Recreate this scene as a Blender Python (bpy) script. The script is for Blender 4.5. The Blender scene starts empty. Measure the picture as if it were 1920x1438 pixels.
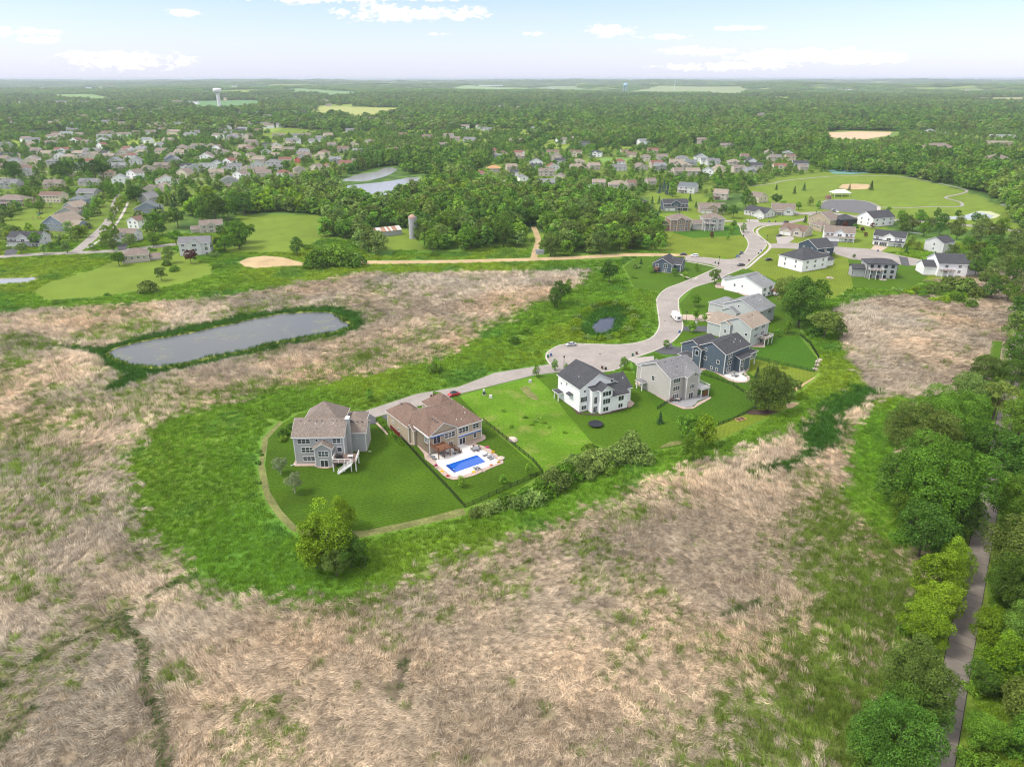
import bpy, math, random
import numpy as np
from mathutils import Vector
random.seed(7); rng = np.random.default_rng(11)
SC = bpy.context.scene
COL = SC.collection
R = math.radians
# ------------------------------------------------------------------ camera
F_PX = 1331.0                                   # focal length in pixels of the 1920 px wide photo
PITCH = math.atan(572 / F_PX)                   # the horizon sits 572 px above the middle
SP, CP = math.sin(PITCH), math.cos(PITCH)
CAM_H = 100.0
cd = bpy.data.cameras.new('camera'); cam = bpy.data.objects.new('camera', cd); COL.objects.link(cam)
cam.location = (0, 0, CAM_H); cam.rotation_euler = (math.pi/2 - PITCH, 0, 0)
cd.sensor_width = 36.0; cd.lens = 36.0 * F_PX / 1920.0
cd.clip_start = 0.5; cd.clip_end = 90000
SC.camera = cam
# ------------------------------------------------------------------ sky, sun, exposure
SUN_EL, SUN_AZ = R(54), R(-104)                  # azimuth measured from +Y towards +X: from the left, a little behind the camera
world = bpy.data.worlds.new('World'); SC.world = world; world.use_nodes = True
SKY_STRENGTH = 0.15
SUN_STRENGTH = 1.9
EXPOSURE = 0.95
HAZE_DENSITY = 6.5e-5
def build_world():
    nt = world.node_tree; N = nt.nodes; L = nt.links
    for n in list(N): N.remove(n)
    out = N.new('ShaderNodeOutputWorld'); bg = N.new('ShaderNodeBackground')
    bg.inputs['Strength'].default_value = SKY_STRENGTH
    sky = N.new('ShaderNodeTexSky'); sky.sky_type = 'NISHITA'; sky.sun_disc = False
    sky.sun_elevation = SUN_EL; sky.sun_rotation = SUN_AZ; sky.altitude = 300
    sky.air_density = 1.0; sky.dust_density = 0.6; sky.ozone_density = 2.5
    tc = N.new('ShaderNodeTexCoord')
    sep = N.new('ShaderNodeSeparateXYZ'); L.new(tc.outputs['Generated'], sep.inputs[0])
    def M(op, a, b=None, c=None, clamp=False):
        n = N.new('ShaderNodeMath'); n.operation = op; n.use_clamp = clamp
        for i, v in enumerate((a, b, c)):
            if v is None: continue
            if isinstance(v, (int, float)): n.inputs[i].default_value = v
            else: L.new(v, n.inputs[i])
        return n.outputs[0]
    def ramp(v, lo, hi):
        n = N.new('ShaderNodeMapRange'); n.interpolation_type = 'SMOOTHSTEP'
        L.new(v, n.inputs[0]); n.inputs[1].default_value = lo; n.inputs[2].default_value = hi
        return n.outputs[0]
    az = M('ARCTAN2', sep.outputs[0], sep.outputs[1]); el = M('ARCSINE', sep.outputs[2])
    azd = M('MULTIPLY', az, 57.2958); eld = M('MULTIPLY', el, 57.2958)
    cmb = N.new('ShaderNodeCombineXYZ'); L.new(azd, cmb.inputs[0]); L.new(M('MULTIPLY', eld, 2.2), cmb.inputs[1])
    def noise(scale, detail, rough=0.6, off=0.0):
        n = N.new('ShaderNodeTexNoise'); n.inputs['Scale'].default_value = scale
        n.inputs['Detail'].default_value = detail; n.inputs['Roughness'].default_value = rough
        v = N.new('ShaderNodeVectorMath'); v.operation = 'ADD'; L.new(cmb.outputs[0], v.inputs[0]); v.inputs[1].default_value = (off, off, off)
        L.new(v.outputs[0], n.inputs['Vector']); return n.outputs['Fac']
    n1 = noise(0.55, 7, 0.62); n2 = noise(2.2, 5, 0.6, 7)
    wob = M('MULTIPLY_ADD', M('SUBTRACT', n1, 0.5), 2.9, M('MULTIPLY', M('SUBTRACT', n2, 0.5), 2.2))
    # cumulus banks at their real bearings and heights (degrees)
    clouds = [(-8.5,4.25,4.5,.62),(-3.3,4.2,1.9,.52),(-14,5.2,6,.5),(-7,5.4,5,.45),(-26.5,1.1,4.6,.62),(-33,2.6,3.2,.35),(-31,2.2,1.5,.25),(7.0,3.1,2.0,.42),
              (11,2.7,2.4,.2),(13.5,1.75,2.9,.36),(15.6,.75,5.2,.32),(20.5,1.45,5.2,.58),(24,1.2,3.5,.42),(30.5,5.0,3.0,.5),(23,5.3,2,.25),(-36,4.3,2,.5),(1.5,2.95,.9,.16),(-5.4,2.9,1.0,.12),
              (-22.5,4.0,1.2,.25),(16,3.2,2.0,.18)]
    best = None
    for a0, e0, wa, we in clouds:
        da = M('MULTIPLY', M('SUBTRACT', azd, a0), 1/wa); de = M('MULTIPLY', M('SUBTRACT', eld, e0), 1/we)
        d = M('SUBTRACT', 1.0, M('ADD', M('MULTIPLY', da, da), M('MULTIPLY', de, de)))
        best = d if best is None else M('MAXIMUM', best, d)
    dens = ramp(M('ADD', best, M('MULTIPLY', wob, 1.7)), -0.1, 1.0)
    # thin veil and scattered cloud over the whole dome
    pz = M('ADD', M('MAXIMUM', sep.outputs[2], 0.0), 0.12)
    pl = N.new('ShaderNodeCombineXYZ'); L.new(M('DIVIDE', sep.outputs[0], pz), pl.inputs[0]); L.new(M('DIVIDE', sep.outputs[1], pz), pl.inputs[1])
    nv = N.new('ShaderNodeTexNoise'); nv.inputs['Scale'].default_value = 0.9; nv.inputs['Detail'].default_value = 7; nv.inputs['Roughness'].default_value = .58
    L.new(pl.outputs[0], nv.inputs['Vector'])
    veil = M('MULTIPLY', ramp(nv.outputs['Fac'], 0.38, 0.78), 0.34)
    hi = M('MULTIPLY', ramp(nv.outputs['Fac'], 0.36, 0.50), ramp(eld, 6.0, 12.0))
    veil = M('MAXIMUM', veil, M('MULTIPLY', hi, 0.85))
    low = M('MULTIPLY', M('SUBTRACT', 1.0, ramp(eld, -0.8, 4.6)), 0.5)       # bright haze towards the horizon
    veil = M('MAXIMUM', veil, low)
    k = 1.0 / SKY_STRENGTH
    mix0 = N.new('ShaderNodeMixRGB'); L.new(veil, mix0.inputs[0])
    tint = N.new('ShaderNodeMixRGB'); tint.blend_type = 'MULTIPLY'; tint.inputs[0].default_value = 1.0
    L.new(sky.outputs[0], tint.inputs[1]); tint.inputs[2].default_value = (0.61, 0.575, 0.82, 1)
    L.new(tint.outputs[0], mix0.inputs[1]); cy_ = SC.cycles; cy_.pixel_filter_type = 'BLACKMAN_HARRIS'; cy_.filter_width = 1.15
    mix0.inputs[2].default_value = (0.405*k, 0.475*k, 0.56*k, 1)
    up = N.new('ShaderNodeMixRGB'); L.new(ramp(eld, 7.0, 16.0), up.inputs[0]); up.inputs[1].default_value = (0.405*k, 0.475*k, 0.56*k, 1); up.inputs[2].default_value = (0.90*k, 0.87*k, 0.82*k, 1); L.new(up.outputs[0], mix0.inputs[2])
    mix1 = N.new('ShaderNodeMixRGB'); L.new(dens, mix1.inputs[0]); L.new(mix0.outputs[0], mix1.inputs[1])
    cm_ = N.new('ShaderNodeMixRGB'); L.new(ramp(M('ADD', best, M('MULTIPLY', n2, 1.2)), 0.3, 1.5), cm_.inputs[0])
    cm_.inputs[1].default_value = (0.50*k, 0.515*k, 0.55*k, 1); cm_.inputs[2].default_value = (0.66*k, 0.64*k, 0.62*k, 1); L.new(cm_.outputs[0], mix1.inputs[2])
    L.new(mix1.outputs[0], bg.inputs['Color']); L.new(bg.outputs[0], out.inputs[0])
build_world()
sd = bpy.data.lights.new('sun', 'SUN'); sd.energy = SUN_STRENGTH; sd.angle = R(13); sd.color = (1.0, 0.94, 0.84)
sun = bpy.data.objects.new('sun', sd); COL.objects.link(sun)
sdir = Vector((math.sin(SUN_AZ)*math.cos(SUN_EL), math.cos(SUN_AZ)*math.cos(SUN_EL), math.sin(SUN_EL)))
sun.rotation_euler = sdir.to_track_quat('Z', 'Y').to_euler()
SC.view_settings.view_transform = 'Standard'; SC.view_settings.look = 'None'
SC.view_settings.gamma = 1.0; SC.view_settings.use_curve_mapping = False
SC.view_settings.exposure = EXPOSURE
SC.render.engine = 'CYCLES'
cy = SC.cycles
cy.use_denoising = True
try: cy.denoiser = 'OPENIMAGEDENOISE'; cy.denoising_input_passes = 'RGB_ALBEDO_NORMAL'
except Exception: pass
cy.max_bounces = 6; cy.diffuse_bounces = 2; cy.glossy_bounces = 2; cy.transmission_bounces = 3
cy.volume_bounces = 0; cy.transparent_max_bounces = 6
cy.use_adaptive_sampling = True; cy.adaptive_threshold = 0.02
cy.caustics_reflective = False; cy.caustics_refractive = False

# ------------------------------------------------------------------ helpers
def P(px, py, z=0.0):
    """ground point (x, y) seen at a pixel of the 1920x1438 photograph"""
    u = (px-960)/F_PX; v = (py-719)/F_PX
    t = (CAM_H-z)/(SP+v*CP)
    return (t*u, t*(CP-v*SP))
def terrain(x, y):
    """height of the land: level round the marsh, rolling far away"""
    x = np.asarray(x, float); y = np.asarray(y, float)
    a = np.clip((y-2600)/6000, 0, 1); a = a*a*(3-2*a)
    h = 16*np.sin(x*0.0011+1.0+y*0.0004)+13*np.sin(y*0.0017+x*0.0006)+9*np.sin(x*0.0031-y*0.0012+2)+6*np.sin(x*.0063+y*.0021)
    h2 = 4*np.sin(x*.013+y*.002)+3*np.sin(x*.021+1)
    far = np.clip((y-8500)/4500, 0, 1); far = far*far*(3-2*far)
    return a*(h+18) + far*(30+h2-0.3*h)
def smooth(e0, e1, v):
    t = np.clip((v-e0)/(e1-e0), 0, 1); return t*t*(3-2*t)
def _hash(ix, iy, s):
    n = (ix.astype(np.int64)*374761393 + iy.astype(np.int64)*668265263 + s*974711) & 0x7fffffff
    n = ((n ^ (n >> 13)) * 1274126177) & 0x7fffffff
    return ((n ^ (n >> 16)) & 0xffff) / 65535.0
def vnoise(x, y, s=0):
    ix = np.floor(x); iy = np.floor(y); fx = x-ix; fy = y-iy
    fx = fx*fx*(3-2*fx); fy = fy*fy*(3-2*fy)
    a = _hash(ix, iy, s); b = _hash(ix+1, iy, s); c = _hash(ix, iy+1, s); d = _hash(ix+1, iy+1, s)
    return (a*(1-fx)+b*fx)*(1-fy)+(c*(1-fx)+d*fx)*fy
def fbm(x, y, scale, oct=4, s=0):
    """fractal noise 0..1, 'scale' is the largest feature in metres"""
    x = np.asarray(x, float)/scale; y = np.asarray(y, float)/scale; t = 0; a = .5; w = 0
    for o in range(oct):
        t = t+a*vnoise(x+17.3*o, y-9.1*o, s+o*31); w += a; a *= .55; x = x*2.03; y = y*2.03
    return t/w
def sdf(poly, x, y):
    """signed distance to a polygon in metres, positive inside"""
    poly = np.asarray(poly, float); n = len(poly); best = np.full(x.shape, 1e18); ins = np.zeros(x.shape, bool)
    for i in range(n):
        ax, ay = poly[i]; bx, by = poly[(i+1) % n]; ex, ey = bx-ax, by-ay
        wx = x-ax; wy = y-ay; t = np.clip((wx*ex+wy*ey)/(ex*ex+ey*ey+1e-9), 0, 1)
        dx = wx-ex*t; dy = wy-ey*t; best = np.minimum(best, dx*dx+dy*dy)
        c = ((ay > y) != (by > y))
        if ey != 0: ins ^= c & (x < ex*(y-ay)/ey+ax)
    d = np.sqrt(best); return np.where(ins, d, -d)
def line_dist(pts, x, y):
    best = np.full(x.shape, 1e18)
    for (ax, ay), (bx, by) in zip(pts[:-1], pts[1:]):
        ex, ey = bx-ax, by-ay; wx = x-ax; wy = y-ay
        t = np.clip((wx*ex+wy*ey)/(ex*ex+ey*ey+1e-9), 0, 1)
        best = np.minimum(best, (wx-ex*t)**2+(wy-ey*t)**2)
    return np.sqrt(best)
def WP(pts): return [P(*p) for p in pts]
def Z(s, ox, oy, pts):
    """points read off an enlargement -> photo pixels"""
    return [(ox+x/s, oy+y/s) for x, y in pts]

# ------------------------------------------------------------------ materials
MATS = {}
def srgb(r, g, b):
    f = lambda c: (c/255/12.92) if c/255 <= .04045 else ((c/255+.055)/1.055)**2.4
    return (f(r), f(g), f(b))
def mat(name, col, rough=0.8, var=0.12, scale=2.0, bump=0.0, metal=0.0, spec=0.3, obj_var=0.0, stretch=None, var2=0.0, scale2=0.2):
    if name in MATS: return MATS[name]
    m = bpy.data.materials.new(name); m.use_nodes = True; nt = m.node_tree; N = nt.nodes; L = nt.links
    b = N['Principled BSDF']; b.inputs['Roughness'].default_value = rough; b.inputs['Metallic'].default_value = metal
    b.inputs['Specular IOR Level'].default_value = spec
    tc = N.new('ShaderNodeTexCoord'); vec = tc.outputs['Object']
    if stretch:
        mp = N.new('ShaderNodeMapping'); mp.inputs['Scale'].default_value = stretch; L.new(vec, mp.inputs[0]); vec = mp.outputs[0]
    nz = N.new('ShaderNodeTexNoise'); nz.inputs['Scale'].default_value = scale; nz.inputs['Detail'].default_value = 5
    L.new(vec, nz.inputs['Vector'])
    mr = N.new('ShaderNodeMapRange'); mr.inputs[1].default_value = .25; mr.inputs[2].default_value = .75
    mr.inputs[3].default_value = 1-var; mr.inputs[4].default_value = 1+var; L.new(nz.outputs['Fac'], mr.inputs[0])
    cur = mr.outputs[0]
    def mul(a, bb):
        n = N.new('ShaderNodeMath'); n.operation = 'MULTIPLY'; L.new(a, n.inputs[0]); L.new(bb, n.inputs[1]); return n.outputs[0]
    if var2:
        n2 = N.new('ShaderNodeTexNoise'); n2.inputs['Scale'].default_value = scale2; n2.inputs['Detail'].default_value = 4
        L.new(tc.outputs['Object'], n2.inputs['Vector'])
        m2 = N.new('ShaderNodeMapRange'); m2.inputs[1].default_value = .3; m2.inputs[2].default_value = .7
        m2.inputs[3].default_value = 1-var2; m2.inputs[4].default_value = 1+var2; L.new(n2.outputs['Fac'], m2.inputs[0]); cur = mul(cur, m2.outputs[0])
    if obj_var:
        oi = N.new('ShaderNodeObjectInfo'); m3 = N.new('ShaderNodeMapRange'); m3.inputs[3].default_value = 1-obj_var; m3.inputs[4].default_value = 1+obj_var
        L.new(oi.outputs['Random'], m3.inputs[0]); cur = mul(cur, m3.outputs[0])
    vm = N.new('ShaderNodeVectorMath'); vm.operation = 'SCALE'; vm.inputs[0].default_value = col; L.new(cur, vm.inputs['Scale'])
    L.new(vm.outputs[0], b.inputs['Base Color'])
    if bump:
        bp = N.new('ShaderNodeBump'); bp.inputs['Strength'].default_value = bump; bp.inputs['Distance'].default_value = .05
        L.new(nz.outputs['Fac'], bp.inputs['Height']); L.new(bp.outputs[0], b.inputs['Normal'])
    MATS[name] = m; return m
def siding(name, col, vertical=False):
    """lap siding: fine shadow-line relief in the normal plus slight board to board tone"""
    if name in MATS: return MATS[name]
    m = mat(name, col, .7, .05, 1.5, var2=.05, scale2=.3)
    nt = m.node_tree; N = nt.nodes; L = nt.links
    tc = N.new('ShaderNodeTexCoord'); w = N.new('ShaderNodeTexWave'); w.wave_type = 'BANDS'
    w.bands_direction = 'X' if vertical else 'Z'; w.wave_profile = 'SAW'; w.inputs['Scale'].default_value = 1.6
    L.new(tc.outputs['Object'], w.inputs['Vector'])
    bp = N.new('ShaderNodeBump'); bp.inputs['Strength'].default_value = .5; bp.inputs['Distance'].default_value = .03
    L.new(w.outputs['Fac'], bp.inputs['Height']); L.new(bp.outputs[0], N['Principled BSDF'].inputs['Normal'])
    return m
def shingle(name, col): return mat(name, col, .9, .42, 2.4, bump=.8, spec=.15, stretch=(1, 1, 2.2), var2=.10, scale2=.35)
def glass_pane():
    if 'window_glass' in MATS: return MATS['window_glass']
    m = mat('window_glass', (.035, .045, .055), .08, .5, .35, spec=.8, obj_var=.5); return m

# ------------------------------------------------------------------ mesh builder
class MB:
    def __init__(s): s.v = []; s.f = []; s.m = []
    def poly(s, pts, m=0):
        n = len(s.v); s.v += [tuple(p) for p in pts]; s.f.append(tuple(range(n, n+len(pts)))); s.m.append(m)
    def box(s, x0, y0, z0, x1, y1, z1, m=0):
        n = len(s.v)
        s.v += [(x0,y0,z0),(x1,y0,z0),(x1,y1,z0),(x0,y1,z0),(x0,y0,z1),(x1,y0,z1),(x1,y1,z1),(x0,y1,z1)]
        for q in ((0,3,2,1),(4,5,6,7),(0,1,5,4),(1,2,6,5),(2,3,7,6),(3,0,4,7)): s.f.append(tuple(n+i for i in q)); s.m.append(m)
    def extrude(s, pts, vec, m=0):
        n = len(s.v); k = len(pts); s.v += [tuple(p) for p in pts]+[(p[0]+vec[0], p[1]+vec[1], p[2]+vec[2]) for p in pts]
        s.f.append(tuple(range(n+k-1, n-1, -1))); s.f.append(tuple(range(n+k, n+2*k))); s.m += [m, m]
        for i in range(k): j = (i+1) % k; s.f.append((n+i, n+j, n+k+j, n+k+i)); s.m.append(m)
    def bar(s, a, b, w, h, m=0):
        a = Vector(a); b = Vector(b); d = (b-a).normalized(); up = Vector((0,0,1)) if abs(d.z) < .95 else Vector((1,0,0))
        r = d.cross(up).normalized()*w/2; u = r.cross(d).normalized()*h/2
        s.extrude([a-r-u, a+r-u, a+r+u, a-r+u], b-a, m)
    def tube(s, a, b, r0, r1, n=6, m=0, cap=True):
        a = Vector(a); b = Vector(b); d = (b-a).normalized(); up = Vector((0,0,1)) if abs(d.z) < .95 else Vector((1,0,0))
        p = d.cross(up).normalized(); q = d.cross(p); k = len(s.v)
        for c, r in ((a, r0), (b, r1)):
            for i in range(n): t = 2*math.pi*i/n; s.v.append(tuple(c+p*math.cos(t)*r+q*math.sin(t)*r))
        for i in range(n): j = (i+1) % n; s.f.append((k+i, k+n+i, k+n+j, k+j)); s.m.append(m)
        if cap: s.f.append(tuple(k+i for i in range(n))); s.f.append(tuple(k+n+i for i in reversed(range(n)))); s.m += [m, m]
    def lathe(s, prof, n=16, m=0, c=(0,0)):
        k = len(s.v)
        for r, z in prof:
            for i in range(n): t = 2*math.pi*i/n; s.v.append((c[0]+r*math.cos(t), c[1]+r*math.sin(t), z))
        for a in range(len(prof)-1):
            for i in range(n): j = (i+1) % n; s.f.append((k+a*n+i, k+a*n+j, k+a*n+n+j, k+a*n+n+i)); s.m.append(m)
        s.f.append(tuple(k+i for i in reversed(range(n)))); s.m.append(m)
        s.f.append(tuple(k+(len(prof)-1)*n+i for i in range(n))); s.m.append(m)
    def mesh(s, name, mats, smooth=False):
        me = bpy.data.meshes.new(name); me.from_pydata(s.v, [], s.f)
        for mm in (mats if isinstance(mats, (list, tuple)) else [mats]): me.materials.append(mm)
        if len(me.materials) > 1: me.polygons.foreach_set('material_index', s.m)
        if smooth: me.polygons.foreach_set('use_smooth', [True]*len(me.polygons))
        me.update(); return me
    def build(s, name, mats, parent=None, loc=(0,0,0), rz=0, smooth=False):
        return put(name, s.mesh(name, mats, smooth), parent, loc, rz)
def put(name, me, parent=None, loc=(0,0,0), rz=0):
    o = bpy.data.objects.new(name, me); COL.objects.link(o); o.parent = parent; o.location = loc; o.rotation_euler = (0, 0, rz); return o
def tag(o, label=None, cat=None, group=None, kind=None):
    if label: o['label'] = label
    if cat: o['category'] = cat
    if group: o['group'] = group
    if kind: o['kind'] = kind
    return o
def thing(name, label, cat, loc=(0,0,0), rz=0, group=None):
    o = bpy.data.objects.new(name, None); COL.objects.link(o); o.location = loc; o.rotation_euler = (0,0,rz); o.empty_display_size = .5
    return tag(o, label, cat, group)
def copy_tree(o, parent=None):
    c = o.copy(); COL.objects.link(c); c.parent = parent
    for ch in [x for x in o.children]: copy_tree(ch, c)
    return c
ORD = ['first','second','third','fourth','fifth','sixth','seventh','eighth','ninth','tenth','eleventh','twelfth','thirteenth','fourteenth','fifteenth',
       'sixteenth','seventeenth','eighteenth','nineteenth','twentieth','twenty-first','twenty-second','twenty-third','twenty-fourth','twenty-fifth','twenty-sixth','twenty-seventh','twenty-eighth','twenty-ninth','thirtieth']
def number_labels(items):
    """items: (object, phrase, screen x). Alike phrases get their order from the left in the picture."""
    g = {}
    for o, ph, x in items: g.setdefault(ph, []).append((x, o))
    for ph, L in g.items():
        L.sort(key=lambda t: t[0])
        for i, (x, o) in enumerate(L):
            o['label'] = ph if len(L) == 1 else (ph+', '+(ORD[i] if i < len(ORD) else str(i+1)+'th')+' from the left')
def screen(x, y, z=0):
    dz = z-CAM_H; d = y*CP-dz*SP; return (960+F_PX*x/d, 719-F_PX*(y*SP+dz*CP)/d)
# ------------------------------------------------------------------ zones of the land (outlines read off the photo, laid on the ground)
def Zr(px): return WP(px)
MEADOW = WP([(225,850),(330,792),(450,752),(620,715),(760,690),(860,655),(960,600),(1030,560),(1085,530),(1112,505),(1200,470),(1300,440),(1560,500),(1700,520),
   (1850,545),(1800,570),(1720,548),(1640,555),(1575,580),(1592,650),(1625,712),(1600,745),(1540,772),(1480,812),(1380,852),(1200,905),(1080,955),(960,1002),(860,1030),
   (760,1072),(680,1108),(600,1112),(500,1100),(380,1104),(340,1040),(280,990),(235,930)])
NORTH = WP([(-400,478),(0,475),(300,440),(700,430),(1250,440),(1130,500),(1060,507),(900,508),(700,514),(600,526),(480,545),(400,562),(250,566),(120,578),(0,588),(-400,600)])
LAKE_RING = WP([(184,652),(250,634),(330,617),(430,597),(500,584),(580,577),(640,575),(678,588),(684,603),(672,618),(640,629),(560,642),(480,661),(420,676),(380,685),(330,696),(292,706),(250,722),(215,736),(200,732),(232,704),(215,692),(190,676),(172,664),(120,657),(85,650),(85,645),(150,649)])
BASIN = WP([(1088,616),(1100,598),(1120,582),(1150,573),(1174,575),(1174,600),(1160,626),(1130,633),(1095,629)])
SEDGE_A = WP([(1500,790),(1545,740),(1600,722),(1650,730),(1655,745),(1600,780),(1580,835),(1530,860),(1490,885),(1420,892),(1395,880),(1440,862),(1490,850)])
GREEN_R = WP([(1590,880),(1600,800),(1640,745),(1700,735),(1720,780),(1690,830),(1680,900),(1725,1010),(1700,1040),(1640,1000),(1600,940)])
OLIVE_R = WP([(1500,1060),(1560,985),(1620,960),(1700,1010),(1745,1100),(1740,1200),(1690,1330),(1640,1450),(1340,1460),(1400,1330),(1480,1230),(1570,1170),(1560,1110)])
REED_E = WP([(1566,580),(1620,566),(1680,556),(1760,572),(1895,562),(1895,610),(1885,660),(1850,700),(1790,738),(1700,742),(1640,735),(1610,700),(1585,650)])
FIELD_W = WP([(60,548),(90,530),(180,505),(230,480),(330,475),(400,500),(400,515),(330,535),(200,556),(90,565)])
TRANS = WP([(560,745),(690,690),(820,668),(960,610),(1030,566),(1090,520),(1060,540),(940,590),(800,650),(640,700),(480,740),(330,780),(240,830),(300,830)])
OLIVE_B = WP([(680,1110),(860,1035),(1000,1000),(1200,930),(1330,880),(1250,960),(1000,1060),(900,1150),(760,1180),(640,1150)])
GREEN_P = [WP(p) for p in ([(0,830),(60,810),(95,850),(30,900),(0,905)], [(1050,1020),(1120,1000),(1140,1030),(1080,1050)], [(1130,1220),(1200,1210),(1210,1260),(1120,1280)],
   [(30,1090),(60,1070),(70,1120),(40,1130)], [(300,1255),(345,1240),(350,1275),(305,1285)], [(150,620),(260,600),(330,610),(230,640),(120,650)], [(400,590),(480,570),(560,560),(470,592)],
   [(600,700),(700,650),(740,655),(640,715)], [(1330,1290),(1420,1260),(1380,1400),(1280,1440)], [(0,625),(120,640),(60,690),(0,700)], [(330,740),(480,715),(560,720),(430,760)],
   [(1540,1010),(1600,990),(1610,1020),(1560,1050)])]
TRACKS = [WP(p) for p in ([(0,1290),(60,1240),(150,1195),(230,1150),(300,1105),(365,1080)], [(270,1200),(278,1290),(300,1345),(312,1438)], [(228,1160),(250,1190)],
   [(740,1300),(752,1260),(765,1230)], [(1365,1150),(1420,1130)], [(60,1330),(20,1370),(0,1400)])]
PARK = WP([(1420,352),(1450,335),(1560,322),(1690,328),(1760,345),(1830,365),(1860,380),(1900,388),(1890,425),(1800,425),(1700,415),(1640,405),(1560,395),(1480,380),(1440,370)])
OPEN_N = [WP(p) for p in ([(445,402),(500,405),(590,404),(640,425),(600,450),(560,470),(575,500),(450,500),(420,470),(450,450)],
   [(0,478),(140,480),(300,462),(400,490),(440,500),(570,505),(570,560),(0,600)], [(0,420),(60,395),(130,400),(110,430),(40,450)],
   [(690,445),(720,430),(770,430),(800,470),(700,470)], [(1080,300),(1180,298),(1190,308),(1095,310)], [(1210,365),(1300,352),(1345,385),(1300,400),(1230,395)],
   [(1240,400),(1400,395),(1410,480),(1270,470),(1240,450)], [(1400,350),(1470,340),(1640,390),(1920,420),(1920,440),(1800,432),(1640,410),(1700,460),(1640,520),(1400,520),(1380,440),(1240,480),(1240,440),(1400,400)],
   [(480,260),(560,230),(620,230),(620,250),(500,262)])]
FIELDS = [WP(p) for p in ([(95,178),(170,179),(235,190),(170,191),(110,187)], [(350,198),(370,190),(480,189),(500,197),(460,207),(380,207)], [(575,212),(600,200),(680,201),(750,204),(760,214),(690,221),(600,216)],
   [(590,180),(640,177),(680,181),(620,186)], [(1550,246),(1600,245),(1680,246),(1690,258),(1640,270),(1560,268),(1540,258)], [(1130,296),(1185,296),(1190,305),(1110,306)], [(1080,186),(1130,184),(1150,187),(1100,190)], [(30,186),(80,185),(90,189),(40,190)], [(1560,196),(1640,194),(1660,199),(1580,200)], [(700,188),(760,187),(770,191),(710,192)], [(510,176),(560,174),(680,176),(680,180),(560,179)], [(840,168),(900,164),(980,166),(980,172),(860,174)], [(1170,172),(1250,165),(1400,168),(1400,175),(1250,174)],
   [(1800,184),(1920,184),(1920,194),(1830,192)], [(520,162),(590,161),(600,164),(530,164)], [(960,167),(1090,166),(1090,170),(960,171)])]
FIELD_COL = [(.16,.26,.07), (.11,.22,.08), (.30,.33,.10), (.14,.24,.09), (.13,.2,.04), (.14,.25,.05), (.2,.3,.1), (.2,.3,.1), (.22,.3,.12), (.2,.3,.1), (.15,.26,.09), (.20,.30,.12), (.22,.28,.12), (.26,.27,.12), (.24,.25,.13), (.18,.26,.12)]
TRAILWOOD = WP([(1840,560),(1897,560),(1888,660),(1855,705),(1795,738),(1705,744),(1690,830),(1668,900),(1705,960),(1745,1010),(1765,1100),(1735,1200),(1685,1290),(1630,1460),(2300,1460),(2300,560)])
def zones(x, y):
    """weights of each plant cover at ground points: dry reed, bright meadow, dark sedge, mown grass, woodland floor, far field index"""
    n1 = (fbm(x, y, 26, 4, 1)-.5); n2 = (fbm(x, y, 7, 3, 5)-.5); wob = n1*16+n2*7
    w = dict()
    mead = smooth(-7, 4, sdf(MEADOW, x, y)+wob*.7)
    north = smooth(-4, 4, sdf(NORTH, x, y)+wob*.9)
    g = np.maximum(np.maximum(mead, north), smooth(392, 400, y))
    tw = smooth(-2, 3, sdf(TRAILWOOD, x, y)+wob*.2); g = np.maximum(g, tw)
    east = smooth(-3, 3, sdf(GREEN_R, x, y)+wob*.4)
    g = np.maximum(g, east)
    mixz = smooth(.44, .60, fbm(x, y, 15, 4, 9))
    ol = smooth(-17, 1, sdf(OLIVE_R, x, y)+wob*1.1)*(.86+.14*mixz)
    ob = smooth(-5, 6, sdf(OLIVE_B, x, y)+wob*1.2)*(.25+.6*mixz)
    tr = smooth(-3, 6, sdf(TRANS, x, y)+wob)*(.2+.6*mixz)
    olive = np.maximum(np.maximum(ol, ob), tr)
    patch = smooth(.55, .68, fbm(x, y, 21, 4, 40))*.5+smooth(.62, .74, fbm(x, y, 6, 3, 44))*.35
    west = smooth(250, 60, np.hypot(x+160, y-190))*smooth(.47, .6, fbm(x, y, 30, 4, 47))*.7
    olive = np.maximum(olive, np.maximum(patch, west))
    for p in GREEN_P: olive = np.maximum(olive, smooth(-3, 3, sdf(p, x, y)+wob*.6)*.95)
    sed = np.maximum(np.maximum(smooth(-2, 2, sdf(LAKE_RING, x, y)+wob*.25), smooth(-1, 1, sdf(BASIN, x, y))), smooth(-2, 4, sdf(SEDGE_A, x, y)+wob*.5))
    trk = np.zeros_like(x)
    for t in TRACKS: trk = np.maximum(trk, smooth(1.7, .6, line_dist(t, x, y)+n2*2.6))
    reedE = smooth(-2, 2, sdf(REED_E, x, y)+wob*.3)*(1-tw)
    g = g*(1-reedE*(mead > .2)); g = g*(1-reedE)
    olive = olive*(1-reedE*.8)
    w['sedge'] = sed; w['track'] = trk
    w['meadow'] = g*(1-sed)
    w['olive'] = olive*(1-g)*(1-sed)
    w['reed'] = (1-g)*(1-olive)*(1-sed)
    return w
def is_open(x, y):
    """open land north of the marsh: no woodland"""
    o = np.zeros(x.shape, bool)
    for p in OPEN_N+[PARK]: o |= sdf(p, x, y) > 0
    return o
def clearing(x, y):
    """glades, pastures and yards breaking the far woods"""
    return (fbm(x*.55, y, 170, 3, 201) > .60) & (y > 1150)
def in_fields(x, y):
    k = np.full(x.shape, -1)
    for i, p in enumerate(FIELDS): k[sdf(p, x, y) > 0] = i
    return k
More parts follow.
